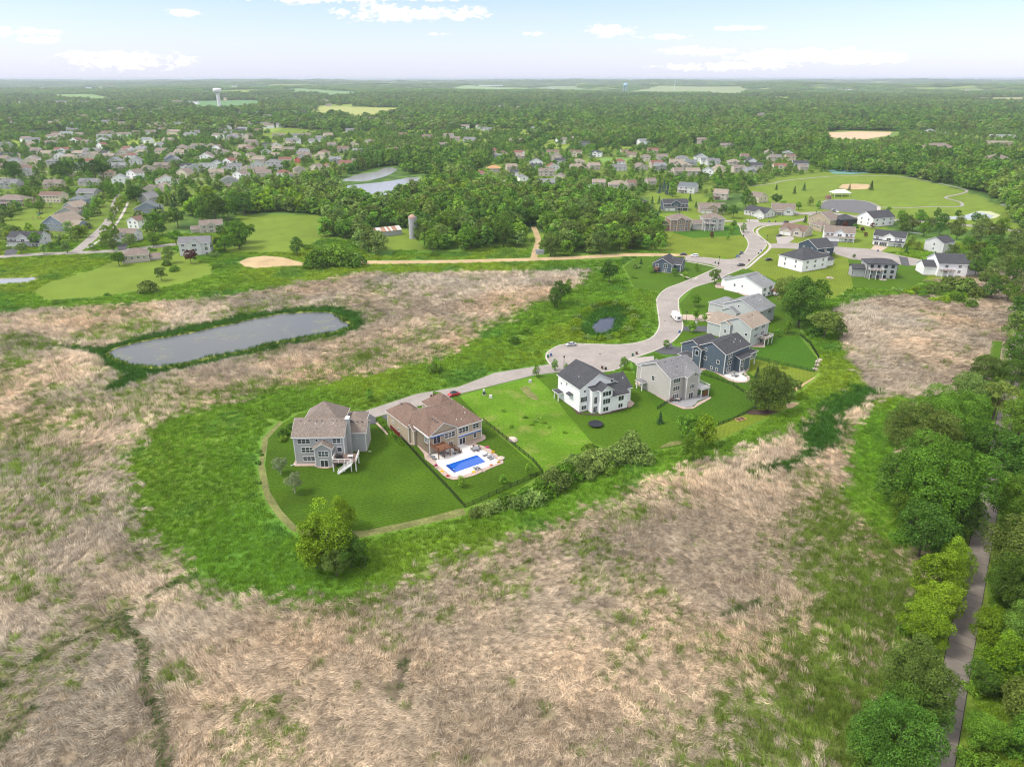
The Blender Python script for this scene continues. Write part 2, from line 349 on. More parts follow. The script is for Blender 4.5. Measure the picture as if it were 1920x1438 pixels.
HOODS = [WP(p) for p in ([(-200,480),(-200,200),(60,205),(240,215),(420,235),(480,240),(620,245),(620,330),(560,345),(520,350),(395,368),(348,400),(300,460),(140,480)],
    [(480,240),(620,240),(800,225),(960,240),(960,300),(860,290),(700,300),(640,330),(560,345),(480,330)], [(960,280),(1300,270),(1500,290),(1560,330),(1440,345),(1400,360),(1300,370),(1080,370),(960,360),(900,350),(880,330),(900,310)], [(1560,300),(1700,290),(1960,300),(1960,250),(1700,230),(1540,240)])]
C_REED = np.array([.50, .40, .28]); C_MEAD = np.array([.16, .27, .035]); C_SEDGE = np.array([.035, .10, .018]); C_OLIVE = np.array([.12, .16, .035])
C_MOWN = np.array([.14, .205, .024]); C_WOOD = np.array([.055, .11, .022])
def ground_colour(x, y):
    w = zones(x, y)
    n = fbm(x, y, 9, 4, 60)[:, None]; nb = fbm(x, y, 60, 3, 66)[:, None]
    reed = C_REED*(.75+.5*n)
    mead = C_MEAD*(.65+.7*n)*(1+np.array([.5, .12, .2])*(nb-.5)*2)
    c = reed*.55*w['reed'][:, None]+mead*.8*w['meadow'][:, None]+C_SEDGE*(.7+.6*n)*w['sedge'][:, None]+C_OLIVE*(.6+.6*n)*w['olive'][:, None]
    c = c*(1-.6*w['track'][:, None])
    fw = smooth(-3, 3, sdf(FIELD_W, x, y))[:, None]; c = c*(1-fw)+C_MOWN*(.8+.4*n)*fw
    op = is_open(x, y)[:, None]*1.0; mown = C_MOWN*(.72+.5*n); c = np.where((op > 0) & (y[:, None] > 440), mown, c)
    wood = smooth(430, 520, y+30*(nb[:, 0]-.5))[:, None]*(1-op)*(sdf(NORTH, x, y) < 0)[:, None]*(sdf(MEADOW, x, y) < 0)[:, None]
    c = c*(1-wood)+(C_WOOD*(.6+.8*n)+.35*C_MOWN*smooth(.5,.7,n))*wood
    hd = np.zeros(len(x))
    for p in HOODS: hd = np.maximum(hd, smooth(-8, 8, sdf(p, x, y)))
    hd = (hd*(1-op[:, 0])*(sdf(NORTH, x, y) < 0)*.75)[:, None]; c = c*(1-hd)+C_MOWN*(.6+.6*n)*hd
    cl = (clearing(x, y) & (op[:, 0] == 0))[:, None]; c = np.where(cl, C_MOWN*(1.0+.5*n)+np.array([.04,.03,.015])*nb, c)
    k = in_fields(x, y)
    for i, fc in enumerate(FIELD_COL):
        mk = k == i; c[mk] = np.array(fc)*(.85+.3*n[mk])
    return c
def attr_mat(name, attr='col', rough=.95, fine=.25, scale=1.2, bump=.5):
    m = bpy.data.materials.new(name); m.use_nodes = True; nt = m.node_tree; N = nt.nodes; L = nt.links; b = N['Principled BSDF']
    b.inputs['Roughness'].default_value = rough; b.inputs['Specular IOR Level'].default_value = .1
    a = N.new('ShaderNodeAttribute'); a.attribute_name = attr
    g = N.new('ShaderNodeNewGeometry')
    nz = N.new('ShaderNodeTexNoise'); nz.inputs['Scale'].default_value = scale; nz.inputs['Detail'].default_value = 6; nz.inputs['Roughness'].default_value = .7
    L.new(g.outputs['Position'], nz.inputs['Vector'])
    mr = N.new('ShaderNodeMapRange'); mr.inputs[1].default_value = .3; mr.inputs[2].default_value = .7; mr.inputs[3].default_value = 1-fine; mr.inputs[4].default_value = 1+fine
    L.new(nz.outputs['Fac'], mr.inputs[0])
    vm = N.new('ShaderNodeVectorMath'); vm.operation = 'SCALE'; L.new(a.outputs['Color'], vm.inputs[0]); L.new(mr.outputs[0], vm.inputs['Scale'])
    L.new(vm.outputs[0], b.inputs['Base Color'])
    bp = N.new('ShaderNodeBump'); bp.inputs['Strength'].default_value = bump; bp.inputs['Distance'].default_value = .3
    L.new(nz.outputs['Fac'], bp.inputs['Height']); L.new(bp.outputs[0], b.inputs['Normal'])
    return m
def grid_mesh(name, xs, ys, colour=None, hz=True):
    """xs: (rows, cols) x per row; ys: (rows,)"""
    r, c = xs.shape; X = xs.ravel(); Y = np.repeat(ys, c); H = terrain(X, Y) if hz else np.zeros_like(X)
    me = bpy.data.meshes.new(name); me.vertices.add(r*c); me.vertices.foreach_set('co', np.stack([X, Y, H], 1).ravel())
    i = np.arange((r-1)*(c-1)); a = (i//(c-1))*c+i % (c-1)
    q = np.stack([a, a+1, a+c+1, a+c], 1).ravel()
    nf = (r-1)*(c-1); me.loops.add(nf*4); me.loops.foreach_set('vertex_index', q)
    me.polygons.add(nf); me.polygons.foreach_set('loop_start', np.arange(nf)*4); me.polygons.foreach_set('loop_total', np.full(nf, 4))
    me.update(calc_edges=True)
    if colour is not None:
        col = colour(X, Y); at = me.color_attributes.new('col', 'FLOAT_COLOR', 'POINT')
        at.data.foreach_set('color', np.concatenate([col, np.ones((len(col), 1))], 1).ravel())
    me.polygons.foreach_set('use_smooth', [True]*nf)
    return me
ys = np.concatenate([np.arange(-260, 50, 12.), 50*np.exp(np.linspace(0, math.log(52000/50), 470))])
half = np.where(ys < 50, 420., np.maximum(420, ys*1.25+90.))
tt = np.linspace(-1, 1, 440)
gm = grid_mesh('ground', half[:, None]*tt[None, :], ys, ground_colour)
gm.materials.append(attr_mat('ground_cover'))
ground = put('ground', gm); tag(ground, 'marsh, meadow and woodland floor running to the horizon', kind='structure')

# ------------------------------------------------------------------ flat sheets: roads, lawns, ponds
LEVEL = {}
BASE_Z = {'mown_path': .008, 'lawn': .016, 'bare_patch': .092, 'street': .10, 'driveway': .124, 'private_lane': .150, 'road': .156, 'garden_bed': .160, 'algae': .012, 'pond': .04}
def level_of(name):
    LEVEL[name] = LEVEL.get(name, -1)+1; return BASE_Z.get(name, .08)+(.004 if name != 'garden_bed' else .0005)*(LEVEL[name] % (18 if name == 'lawn' else 5))
def sheet(name, px, material, label=None, z=None, world_pts=None, thick=0):
    pts = world_pts or WP(px)
    if z is None: z = level_of(name)
    from mathutils.geometry import tessellate_polygon
    v = [(x, y, 0) for x, y in pts]; tris = tessellate_polygon([[Vector(p) for p in v]])
    me = bpy.data.meshes.new(name); me.from_pydata(v, [], [tuple(t) for t in tris]); me.materials.append(material)
    nrm = np.array([p.normal.z for p in me.polygons])
    if len(nrm) and nrm.mean() < 0: me.flip_normals()
    o = put(name, me, None, (0, 0, z)); tag(o, label, kind='structure'); return o
def ribbon_pts(pts, w):
    pts = [Vector(p) for p in pts]; Lp = []; Rp = []
    for i, p in enumerate(pts):
        a = pts[max(0, i-1)]; b = pts[min(len(pts)-1, i+1)]; d = (b-a).normalized(); n = Vector((-d.y, d.x))
        ww = w[i] if isinstance(w, (list, tuple)) else w
        Lp.append(p+n*ww/2); Rp.append(p-n*ww/2)
    return Lp, Rp
def ribbon(name, pts, w, material, label=None, z=None, h=0.0, parent=None):
    """a strip along world points; h>0 gives a real kerb"""
    Lp, Rp = ribbon_pts(pts, w); m = MB()
    if z is None and not h: z = level_of(name)
    for i in range(len(pts)-1):
        a, b, c, d = Lp[i], Rp[i], Rp[i+1], Lp[i+1]
        if h: m.poly([(a.x,a.y,h),(b.x,b.y,h),(c.x,c.y,h),(d.x,d.y,h)]); m.poly([(a.x,a.y,-.1),(a.x,a.y,h),(d.x,d.y,h),(d.x,d.y,-.1)]); m.poly([(b.x,b.y,h),(b.x,b.y,-.1),(c.x,c.y,-.1),(c.x,c.y,h)])
        else: m.poly([(a.x,a.y,0),(b.x,b.y,0),(c.x,c.y,0),(d.x,d.y,0)])
    o = m.build(name, material, parent, (0, 0, z or 0)); 
    if parent is None: tag(o, label, kind='structure')
    return o
def smooth_line(pts, n=4):
    out = []; P_ = [pts[0]]+list(pts)+[pts[-1]]
    for i in range(1, len(P_)-2):
        p0, p1, p2, p3 = [np.array(q, float) for q in P_[i-1:i+3]]
        for k in range(n):
            t = k/n; out.append(tuple(.5*((2*p1)+(-p0+p2)*t+(2*p0-5*p1+4*p2-p3)*t*t+(-p0+3*p1-3*p2+p3)*t**3)))
    out.append(tuple(pts[-1])); return out
M_CONC = mat('road_concrete', (.285, .258, .235), .9, .10, .6, var2=.12, scale2=.12)
M_KERB = mat('kerb_concrete', (.46, .43, .38), .9, .08, 3)
M_WALK = mat('walk_concrete', (.42, .39, .35), .9, .1, 1)
M_ASPH = mat('asphalt', (.075, .078, .085), .9, .2, 4, var2=.15)
M_DRIVE = mat('driveway_concrete', (.34, .31, .29), .9, .1, 1)
M_DIRT = mat('dirt_track', (.42, .31, .17), .95, .18, .8, var2=.15, scale2=.1)
def lawn_mat(name, col, stripe=0.0, ang=0.0, width=1.2, patch=.15, yellow=0.0):
    m = mat(name, col, .95, .30, 1.3, bump=.6, spec=.1, var2=patch, scale2=.06)
    nt = m.node_tree; N = nt.nodes; L = nt.links; b = N['Principled BSDF']
    src = b.inputs['Base Color'].links[0].from_socket
    tc = N.new('ShaderNodeTexCoord')
    if stripe:
        mp = N.new('ShaderNodeMapping'); mp.inputs['Rotation'].default_value = (0, 0, ang); L.new(tc.outputs['Object'], mp.inputs[0])
        wv = N.new('ShaderNodeTexWave'); wv.inputs['Scale'].default_value = .314/width; wv.inputs['Distortion'].default_value = .6; wv.inputs['Detail Scale'].default_value = .3
        L.new(mp.outputs[0], wv.inputs['Vector'])
        mr = N.new('ShaderNodeMapRange'); mr.inputs[3].default_value = 1-stripe; mr.inputs[4].default_value = 1+stripe; L.new(wv.outputs['Fac'], mr.inputs[0])
        vm = N.new('ShaderNodeVectorMath'); vm.operation = 'SCALE'; L.new(src, vm.inputs[0]); L.new(mr.outputs[0], vm.inputs['Scale']); src = vm.outputs[0]
    nz = N.new('ShaderNodeTexNoise'); nz.inputs['Scale'].default_value = .11; nz.inputs['Detail'].default_value = 8; nz.inputs['Roughness'].default_value = .7
    L.new(tc.outputs['Object'], nz.inputs['Vector'])
    mr = N.new('ShaderNodeMapRange'); mr.inputs[1].default_value = .52; mr.inputs[2].default_value = .72; mr.inputs[4].default_value = yellow if yellow else .35; L.new(nz.outputs['Fac'], mr.inputs[0])
    mx = N.new('ShaderNodeMixRGB'); L.new(mr.outputs[0], mx.inputs[0]); L.new(src, mx.inputs[1])
    mx.inputs[2].default_value = (.30, .26, .10, 1) if yellow else (col[0]*1.5, col[1]*1.18, col[2], 1)
    L.new(mx.outputs[0], b.inputs['Base Color']); return m
# ------------------------------------------------------------------ lawns
ML_A = lawn_mat('lawn_grass_dark', (.050, .102, .006), .13, R(62), 1.1, .26)
ML_B = lawn_mat('lawn_grass_mid', (.058, .120, .007), .15, R(-50), 1.1, .12)
ML_C = lawn_mat('lawn_grass_striped', (.048, .108, .007), .16, R(-35), 1.2, .12)
ML_R = lawn_mat('rough_grass', (.090, .185, .011), 0, 0, 1, .26, yellow=.55)
ML_Y = lawn_mat('yellowish_grass', (.13, .18, .018), .06, R(20), 1.3, .15)  # grass of a yellower green, faintly striped
M_STRIP = mat('mown_strip', (.15, .16, .05), .95, .3, 1.2, bump=.3, var2=.35, scale2=.15)
sheet('mown_path', [(492,822),(484,880),(497,935),(521,970),(548,996),(600,1010),(680,1007),(740,995),(800,982),(874,965),(868,952),(800,966),(740,980),(680,992),(600,994),(556,984),(528,955),(506,920),(495,870),(503,826),(530,795),(524,790)], M_STRIP, 'worn mown strip round the back lawn')
sheet('lawn', [(503,822),(528,795),(560,775),(640,768),(690,770),(706,783),(752,820),(872,951),(800,970),(740,983),(680,995),(600,997),(556,987),(528,957),(506,922),(497,872)], ML_A, 'dark green lawn behind the grey house')
sheet('lawn', [(706,783),(745,772),(809,757),(862,743),(905,789),(1000,865),(1018,887),(960,925),(872,951),(752,820)], ML_A, 'fenced lawn round the pool')
sheet('lawn', [(862,743),(1004,706),(1030,730),(1062,775),(1112,832),(1080,858),(1018,887),(905,789)], ML_R, 'rough bright grass on the vacant lot')
sheet('lawn', [(1004,706),(1066,698),(1150,697),(1190,700),(1226,760),(1262,790),(1330,812),(1270,838),(1180,850),(1112,832),(1062,775),(1030,730)], ML_B, 'dark lawn round the white house')
sheet('lawn', [(1190,700),(1184,676),(1226,661),(1308,690),(1402,700),(1420,690),(1480,700),(1500,728),(1440,758),(1340,800),(1262,790),(1226,760)], ML_C, 'striped lawn behind the grey stone-edged house')
sheet('lawn', [(1406,672),(1535,697),(1505,728),(1470,742),(1405,700)], ML_Y, 'yellow green lawn behind the dark blue house')
sheet('lawn', [(1405,670),(1402,630),(1440,627),(1500,632),(1532,672),(1528,698)], lawn_mat('lawn_grass_checked', (.045, .115, .008), .2, R(-55), .9, .08), 'striped square lawn inside the black fence')
sheet('lawn', [(1276,627),(1282,600),(1274,570),(1300,541),(1360,518),(1400,503),(1480,520),(1540,545),(1500,590),(1500,632),(1402,630),(1330,640),(1262,645)], ML_B, 'lawns along the street')
sheet('lawn', [(1340,800),(1460,752),(1485,762),(1340,828),(1280,838)], ML_Y, 'yellowish grass strip outside the fence')
sheet('lawn', [(1240,548),(1275,531),(1348,502),(1285,489),(1200,480),(1170,500),(1190,540)], ML_B, 'lawn round the blue house')
sheet('lawn', [(1262,437),(1390,440),(1400,452),(1396,472),(1380,486),(1330,484),(1262,476),(1250,455)], ML_Y, 'open grass lot at the bend')
sheet('lawn', [(1262,437),(1270,425),(1385,423),(1394,441),(1300,447)], lawn_mat('lawn_striped_far', (.05, .13, .010), .2, R(-50), 1.6, .1), 'striped lawn below the two beige houses')
sheet('lawn', [(1425,425),(1470,424),(1545,464),(1600,487),(1700,505),(1790,522),(1700,530),(1610,530),(1560,560),(1500,545),(1400,503),(1440,460)], ML_Y, 'lawns around the upper street')
sheet('lawn', [(1590,486),(1720,500),(1740,520),(1700,545),(1600,540)], ML_B, 'dark lawn below the grey house')
sheet('lawn', [(1850,700),(1860,640),(1880,640),(1870,700)], ML_B, None)
# ------------------------------------------------------------------ roads
ROAD = [(1032,684),(1024,672),(1026,662),(1035,655),(1050,648),(1075,645),(1120,646),(1158,647),(1190,644),(1213,638),(1227,629),(1236,613),(1235,594),(1232,572),(1233,558),
  (1249,542),(1275,532),(1307,519),(1348,501),(1330,496),(1285,489),(1285,480),(1318,483),(1358,487),(1378,486),(1394,476),(1403,461),(1400,449),(1390,437),(1387,425),(1382,419),(1404,417),(1437,418),(1473,417),(1510,409),
  (1512,413),(1473,422),(1425,424),(1414,429),(1413,436),(1429,449),(1437,457),(1435,464),(1421,479),(1398,500),(1394,503),(1358,518),(1338,528),(1299,540),(1275,558),(1272,567),(1273,583),(1278,599),(1280,613),(1275,626),
  (1259,642),(1227,658),(1199,668),(1179,675),(1165,688),(1149,695),(1110,699),(1066,696)]
sheet('road', ROAD, M_CONC, 'pale concrete street with a cul-de-sac')
sheet('private_lane', [(703.6,783),(685,771),(782,739),(860,726),(927,700),(963,694),(1034,683),(1068,696),(1002,704),(938,720),(855,741),(809,756),(743,772)], M_CONC, 'shared lane from the cul-de-sac')
def kerb(px): ribbon('kerb', smooth_line(WP(px), 3), .55, M_KERB, 'pale concrete kerb', h=.2)
kerb(ROAD[0:19]); kerb(ROAD[22:31]); kerb(ROAD[36:])
for px, w in (([(1470,422),(1440,424),(1424,429),(1419,436),(1428,447),(1441,457),(1444,464),(1436,474),(1422,485),(1405,500),(1396,505)], 1.6), ([(1287,491),(1325,498),(1346,503)], 1.4), ([(1275,515),(1300,525),(1306,520)], 1.2)):
    ribbon('sidewalk', smooth_line(WP(px), 3), w, M_WALK, 'concrete sidewalk along the street', z=.2)
sheet('street', [(1441,458),(1470,455),(1520,458),(1545,462),(1572,463),(1627,467),(1675,477),(1745,491),(1752,500),(1690,497),(1650,490),(1599,487),(1570,478),(1540,470),(1470,466),(1441,466)], M_CONC, 'upper residential street')
ribbon('street', smooth_line(WP([(1490,402),(1545,399),(1600,406),(1645,412),(1700,414),(1770,419),(1850,427),(1960,440),(2100,460)])), 8, M_CONC, 'road below the park')
ribbon('street', smooth_line(WP([(1473,395),(1500,400),(1530,404)])), 6, M_CONC)
sheet('parking_court', [(1535,391),(1548,376),(1600,374),(1630,380),(1644,387),(1645,405),(1580,397)], mat('court_asphalt', (.12,.12,.125), .9, .15, .3), 'grey asphalt court in the park')
sheet('park_drive', [(1644,388),(1651,388),(1652,406),(1645,406)], M_WALK)
for px, w in (([(1652,389),(1700,390),(1745,388),(1790,388),(1804,386),(1800,379),(1776,373),(1776,369),(1800,364),(1813,359),(1800,353),(1730,338),(1680,331),(1620,330),(1560,331),(1480,338),(1455,343)], 2.6), ([(1540,380),(1560,375),(1620,377),(1650,388)], 2), ([(1400,350),(1445,345),(1460,342)], 2.2)):
    ribbon('park_path', smooth_line(WP(px), 3), w, mat('path_asphalt', (.27,.255,.235), .9, .12, 1), 'winding path through the park')
sheet('ballfield', [(1572,352),(1580,346),(1602,345),(1628,346),(1634,350),(1625,355),(1595,356),(1578,354)], M_DIRT, 'tan infield of the ball field')
sheet('tennis_court', [(1552,319),(1580,317),(1630,318),(1634,324),(1600,327),(1560,326)], mat('court_green', (.12,.26,.22), .8), 'green tennis court')
sheet('dirt_track', [(448,492),(465,484),(495,480),(530,483),(570,494),(680,489.5),(850,488),(1000,484),(1090,480),(1180,475),(1262,476),(1300,479),(1300,483),(1262,481),(1180,481),(1090,486),(1000,490),(850,494),(680,496),(570,498),(530,500),(480,503),(458,500)], M_DIRT, 'tan dirt track with a turning loop')
ribbon('dirt_track', smooth_line(WP([(1000,488),(1004,470),(1009,452),(1005,436),(1000,426)])), 4, M_DIRT)
sheet('bare_soil', [(1554,249),(1600,247),(1672,248),(1668,254),(1625,261),(1580,261),(1556,257)], mat('bare_soil', (.55,.36,.23), .95, .12, .05), 'bare orange earth of a building site')
ribbon('street', smooth_line(WP([(-160,488),(0,482),(60,478),(132,475),(232,470),(290,463),(335,458)])), 8, M_CONC, 'street across the left side')
ribbon('street', smooth_line(WP([(140,474),(158,460),(178,442),(196,425),(208,408),(214,391),(222,371),(238,360)])), 6.5, M_CONC, 'street climbing between the houses')
ribbon('sidewalk', smooth_line(WP([(165,466),(190,448),(214,425),(229,403),(240,380)])), 2.0, M_WALK)
def ragged(px, amp, s, inset=0.0):
    """world outline with small irregular bays"""
    pts = smooth_line(WP(px)+[P(*px[0])], 8)[:-1]; A = np.array(pts); c = A.mean(0)
    nxt = np.roll(A, -1, 0)-np.roll(A, 1, 0); nrm = np.stack([nxt[:, 1], -nxt[:, 0]], 1); nrm /= np.linalg.norm(nrm, axis=1)[:, None]
    if ((A-c)*nrm).sum() < 0: nrm = -nrm
    d = (fbm(A[:, 0], A[:, 1], 9, 3, s)-.5)*2*amp-inset
    return [tuple(p) for p in A+nrm*d[:, None]]
sheet('bare_patch', None, M_STRIP, 'worn patch on the vacant lot', world_pts=ragged([(975,728),(990,726),(1003,738),(1012,748),(1000,752),(985,742)], 1.2, 4))
def drive(px, m=None, label='short driveway'): sheet('driveway', px, m or M_DRIVE, label)
drive([(655,772),(685,771),(703.6,783),(712,795),(690,796),(668,786)], M_ASPH, 'black driveway behind the grey house')
drive([(716,782),(741,770),(752,776),(760,795),(742,800)], M_ASPH, 'black driveway beside the tan house')
drive([(1184,672),(1178,675),(1210,692),(1226,690),(1226,668)])
drive([(1226,658),(1258,642),(1262,650),(1310,655),(1300,668),(1240,664)], M_ASPH)
drive([(1276,620),(1279,612),(1345,612),(1345,624),(1300,622)], M_ASPH); drive([(1280,590),(1279,600),(1338,604),(1338,592)], mat('driveway_tan',(.42,.34,.27)))
drive([(1350,520),(1360,516),(1370,527),(1362,530)], M_ASPH); drive([(1455,445),(1485,443),(1490,448),(1475,458),(1458,458)])
drive([(1550,452),(1572,452),(1570,463),(1545,463)], M_ASPH); drive([(1640,460),(1665,464),(1652,472),(1632,468)], mat('driveway_tan',(.42,.34,.27)))
drive([(1685,481),(1702,484),(1706,500),(1690,497)], M_ASPH); drive([(1398,412),(1422,412),(1424,418),(1404,418)])
drive([(10,470),(36,463),(30,478),(8,480)], M_ASPH); drive([(218,460),(240,456),(238,468),(222,470)], M_ASPH)
drive([(1256,410),(1276,411),(1276,405),(1258,405)], M_ASPH); drive([(1345,412),(1370,414),(1384,419),(1370,416),(1350,417)])
# ------------------------------------------------------------------ water
def water_mat(name, deep, rough=.06, rip=.12, scale=1.5):
    m = bpy.data.materials.new(name); m.use_nodes = True; nt = m.node_tree; N = nt.nodes; L = nt.links; b = N['Principled BSDF']
    b.inputs['Base Color'].default_value = (*deep, 1); b.inputs['Roughness'].default_value = rough; b.inputs['IOR'].default_value = 1.33
    b.inputs['Specular IOR Level'].default_value = .36
    tc = N.new('ShaderNodeTexCoord'); nz = N.new('ShaderNodeTexNoise'); nz.inputs['Scale'].default_value = scale; nz.inputs['Detail'].default_value = 4
    L.new(tc.outputs['Object'], nz.inputs['Vector']); bp = N.new('ShaderNodeBump'); bp.inputs['Strength'].default_value = rip; bp.inputs['Distance'].default_value = .1
    L.new(nz.outputs['Fac'], bp.inputs['Height']); L.new(bp.outputs[0], b.inputs['Normal'])
    # floating weed: a few thin yellow green rafts
    n2 = N.new('ShaderNodeTexNoise'); n2.inputs['Scale'].default_value = .09; n2.inputs['Detail'].default_value = 9; n2.inputs['Roughness'].default_value = .72
    L.new(tc.outputs['Object'], n2.inputs['Vector'])
    mr = N.new('ShaderNodeMapRange'); mr.inputs[1].default_value = .53 if name.startswith('marsh') else .66; mr.inputs[2].default_value = .72; mr.inputs[4].default_value = .8 if name.startswith('marsh') else .45; L.new(n2.outputs['Fac'], mr.inputs[0])
    mx = N.new('ShaderNodeMixRGB'); L.new(mr.outputs[0], mx.inputs[0]); mx.inputs[1].default_value = (*deep, 1); mx.inputs[2].default_value = (.17, .18, .09, 1)
    L.new(mx.outputs[0], b.inputs['Base Color'])
    r2 = N.new('ShaderNodeMapRange'); r2.inputs[3].default_value = rough; r2.inputs[4].default_value = .6; L.new(mr.outputs[0], r2.inputs[0]); L.new(r2.outputs[0], b.inputs['Roughness'])
    return m
M_LAKE = water_mat('marsh_water', (.085, .095, .095), .12, .3)
M_POND = water_mat('pond_water', (.24, .25, .25), .22, .1); M_POND_DARK = water_mat('dark_pond_water', (.02, .032, .055), .05, .05); M_POND_PALE = mat('pale_pond_water', (.33, .36, .35), .25, .12, .4)
M_ALGAE = mat('algae', (.27, .30, .05), .9, .22, .7, var2=.25, scale2=.15)
LAKE = [(197,662),(210,653),(250,641),(300,631),(370,618),(430,605),(500,591),(560,584),(612,584),(650,596),(663,604),(660,614),(622,626),(560,637),(500,650),(440,664),(390,675),(350,685),(300,692),(250,687),(212,677)]
sheet('algae', None, M_ALGAE, 'yellow green algae rim of the marsh pond', world_pts=ragged(LAKE, .8, 3))
sheet('pond', None, M_LAKE, 'still grey water of the marsh pond', world_pts=ragged(LAKE, 2.4, 8, 2.4))
SP_ = [(1104,610),(1112,600),(1122,592),(1140,590),(1158,593),(1160,602),(1152,614),(1140,622),(1122,626),(1108,620)]
sheet('pond', None, M_POND_DARK, 'small dark pond in the ring of shrubs', world_pts=ragged([(1110,618),(1118,604),(1134,596),(1155,596),(1153,608),(1145,619),(1130,625),(1116,624)], .7, 4))
for px in (Z(3.994,480,140,[(640,795),(700,770),(770,748),(900,728),(960,700),(1045,703),(1040,730),(960,765),(870,788),(780,802)]),
           Z(3.994,480,140,[(590,850),(720,828),(880,812),(1000,798),(1150,772),(1300,768),(1440,752),(1400,775),(1340,792),(1320,822),(1200,865),(1130,880),(1100,910),(1000,950),(930,925),(900,895),(800,905),(700,885)])):
    sheet('pond', None, M_POND, 'pond between the woods and the houses', world_pts=ragged(px, 2, 5))
lp = Z(3,0,440,[(-60,225),(0,215),(100,206),(295,198),(268,222),(215,252),(170,274),(0,284),(-80,280)])
sheet('algae', lp, M_ALGAE); sheet('pond', Z(3,0,440,[(-60,252),(0,248),(120,244),(215,240),(170,268),(0,280),(-70,276)]), M_POND, 'algae covered pond at the left edge')
rp = Z(5.053,1540,340,[(1040,345),(1200,338),(1350,325),(1500,282),(1600,285),(1700,322),(1650,350),(1500,368),(1350,366),(1150,360)])
sheet('algae', rp, mat('pale_algae',(.42,.44,.25))); sheet('pond', Z(5.053,1540,340,[(1060,346),(1200,340),(1350,328),(1480,290),(1540,300),(1640,330),(1600,350),(1500,362),(1350,360),(1150,356)]), M_POND_PALE, 'pale pond below the park')
sheet('pond', Z(5.053,1540,340,[(1690,222),(1740,208),(1810,212),(1800,232),(1740,240)]), M_POND_PALE)
sheet('pond', Z(5.053,1540,340,[(820,482),(900,488),(1000,494),(1020,500),(900,498)]), M_POND)
# ------------------------------------------------------------------ concrete trail on the right, slab by slab
trail_c = [P(1752,1470), P(1855,935)]
tdir = (Vector(trail_c[1])-Vector(trail_c[0])).normalized(); tn = Vector((-tdir.y, tdir.x)); t0 = Vector(trail_c[0])-tdir*40
M_SLAB = mat('trail_slab', (.195, .17, .145), .9, .14, 3.0, bump=.25, var2=.12, scale2=.4, obj_var=.13, stretch=(1, 6, 1))
trail = tag(ribbon('trail', [t0, t0+tdir*460], 4.5, mat('joint_filler', (.03,.03,.03)), 'straight paved trail under the trees', z=.015), kind='structure')
pos = 0; i = 0; slab_me = {}
while pos < 400:
    ln = (4.6, 3.1, 6.2, 4.0)[i % 4]
    if ln not in slab_me:
        m = MB(); m.box(.05, -2.12, 0, ln-.05, 2.12, .05); slab_me[ln] = m.mesh('slab', M_SLAB)
    q = t0+tdir*pos; s_ = put('slab', slab_me[ln], trail, (q.x, q.y, .02), math.atan2(tdir.y, tdir.x)+random.uniform(-.004,.004)); s_.parent = trail
    s_.location.z = .008+random.uniform(0,.006); pos += ln; i += 1
# ------------------------------------------------------------------ foliage
def leaf_mat(name, col, var=.35, trans=.16):
    m = bpy.data.materials.new(name); m.use_nodes = True; nt = m.node_tree; N = nt.nodes; L = nt.links
    for n in list(N): N.remove(n)
    out = N.new('ShaderNodeOutputMaterial'); mix = N.new('ShaderNodeMixShader'); mix.inputs[0].default_value = trans
    d = N.new('ShaderNodeBsdfDiffuse'); t = N.new('ShaderNodeBsdfTranslucent'); L.new(d.outputs[0], mix.inputs[1]); L.new(t.outputs[0], mix.inputs[2]); L.new(mix.outputs[0], out.inputs[0])
    a = N.new('ShaderNodeAttribute'); a.attribute_name = 'leaf'
    oi = N.new('ShaderNodeObjectInfo'); mr = N.new('ShaderNodeMapRange'); mr.inputs[3].default_value = .72; mr.inputs[4].default_value = 1.3; L.new(oi.outputs['Random'], mr.inputs[0])
    m1 = N.new('ShaderNodeMath'); m1.operation = 'MULTIPLY'; L.new(a.outputs['Fac'], m1.inputs[0]); L.new(mr.outputs[0], m1.inputs[1])
    hs = N.new('ShaderNodeHueSaturation'); hs.inputs['Color'].default_value = (*col, 1)
    m2 = N.new('ShaderNodeMath'); m2.operation = 'FRACT'; m3 = N.new('ShaderNodeMath'); m3.operation = 'MULTIPLY'; m3.inputs[1].default_value = 7.31; L.new(oi.outputs['Random'], m3.inputs[0]); L.new(m3.outputs[0], m2.inputs[0])
    mh = N.new('ShaderNodeMapRange'); mh.inputs[3].default_value = .484; mh.inputs[4].default_value = .508; L.new(m2.outputs[0], mh.inputs[0]); L.new(mh.outputs[0], hs.inputs['Hue'])
    vm = N.new('ShaderNodeVectorMath'); vm.operation = 'SCALE'; L.new(hs.outputs[0], vm.inputs[0]); L.new(m1.outputs[0], vm.inputs['Scale'])
    L.new(vm.outputs[0], d.inputs[0]); L.new(vm.outputs[0], t.inputs[0]); return m
LEAF = {'dark': leaf_mat('leaves_dark', (.076,.158,.024)), 'mid': leaf_mat('leaves_green', (.105,.21,.024)), 'olive': leaf_mat('leaves_olive', (.12,.18,.036)),
        'bright': leaf_mat('leaves_bright', (.145,.245,.018)), 'light': leaf_mat('leaves_light', (.15,.235,.055)), 'silver': leaf_mat('leaves_silver', (.28,.37,.17)),
        'spruce': leaf_mat('needles', (.04,.095,.035)), 'blue': leaf_mat('blue_needles', (.09,.14,.13)), 'red': leaf_mat('red_leaves', (.09,.035,.025)), 'yellow': leaf_mat('yellow_leaves', (.42,.33,.04))}
BARK = mat('bark', (.11,.085,.06), .95, .25, 3); BIRCH = mat('birch_bark', (.5,.47,.42), .9, .3, 6)
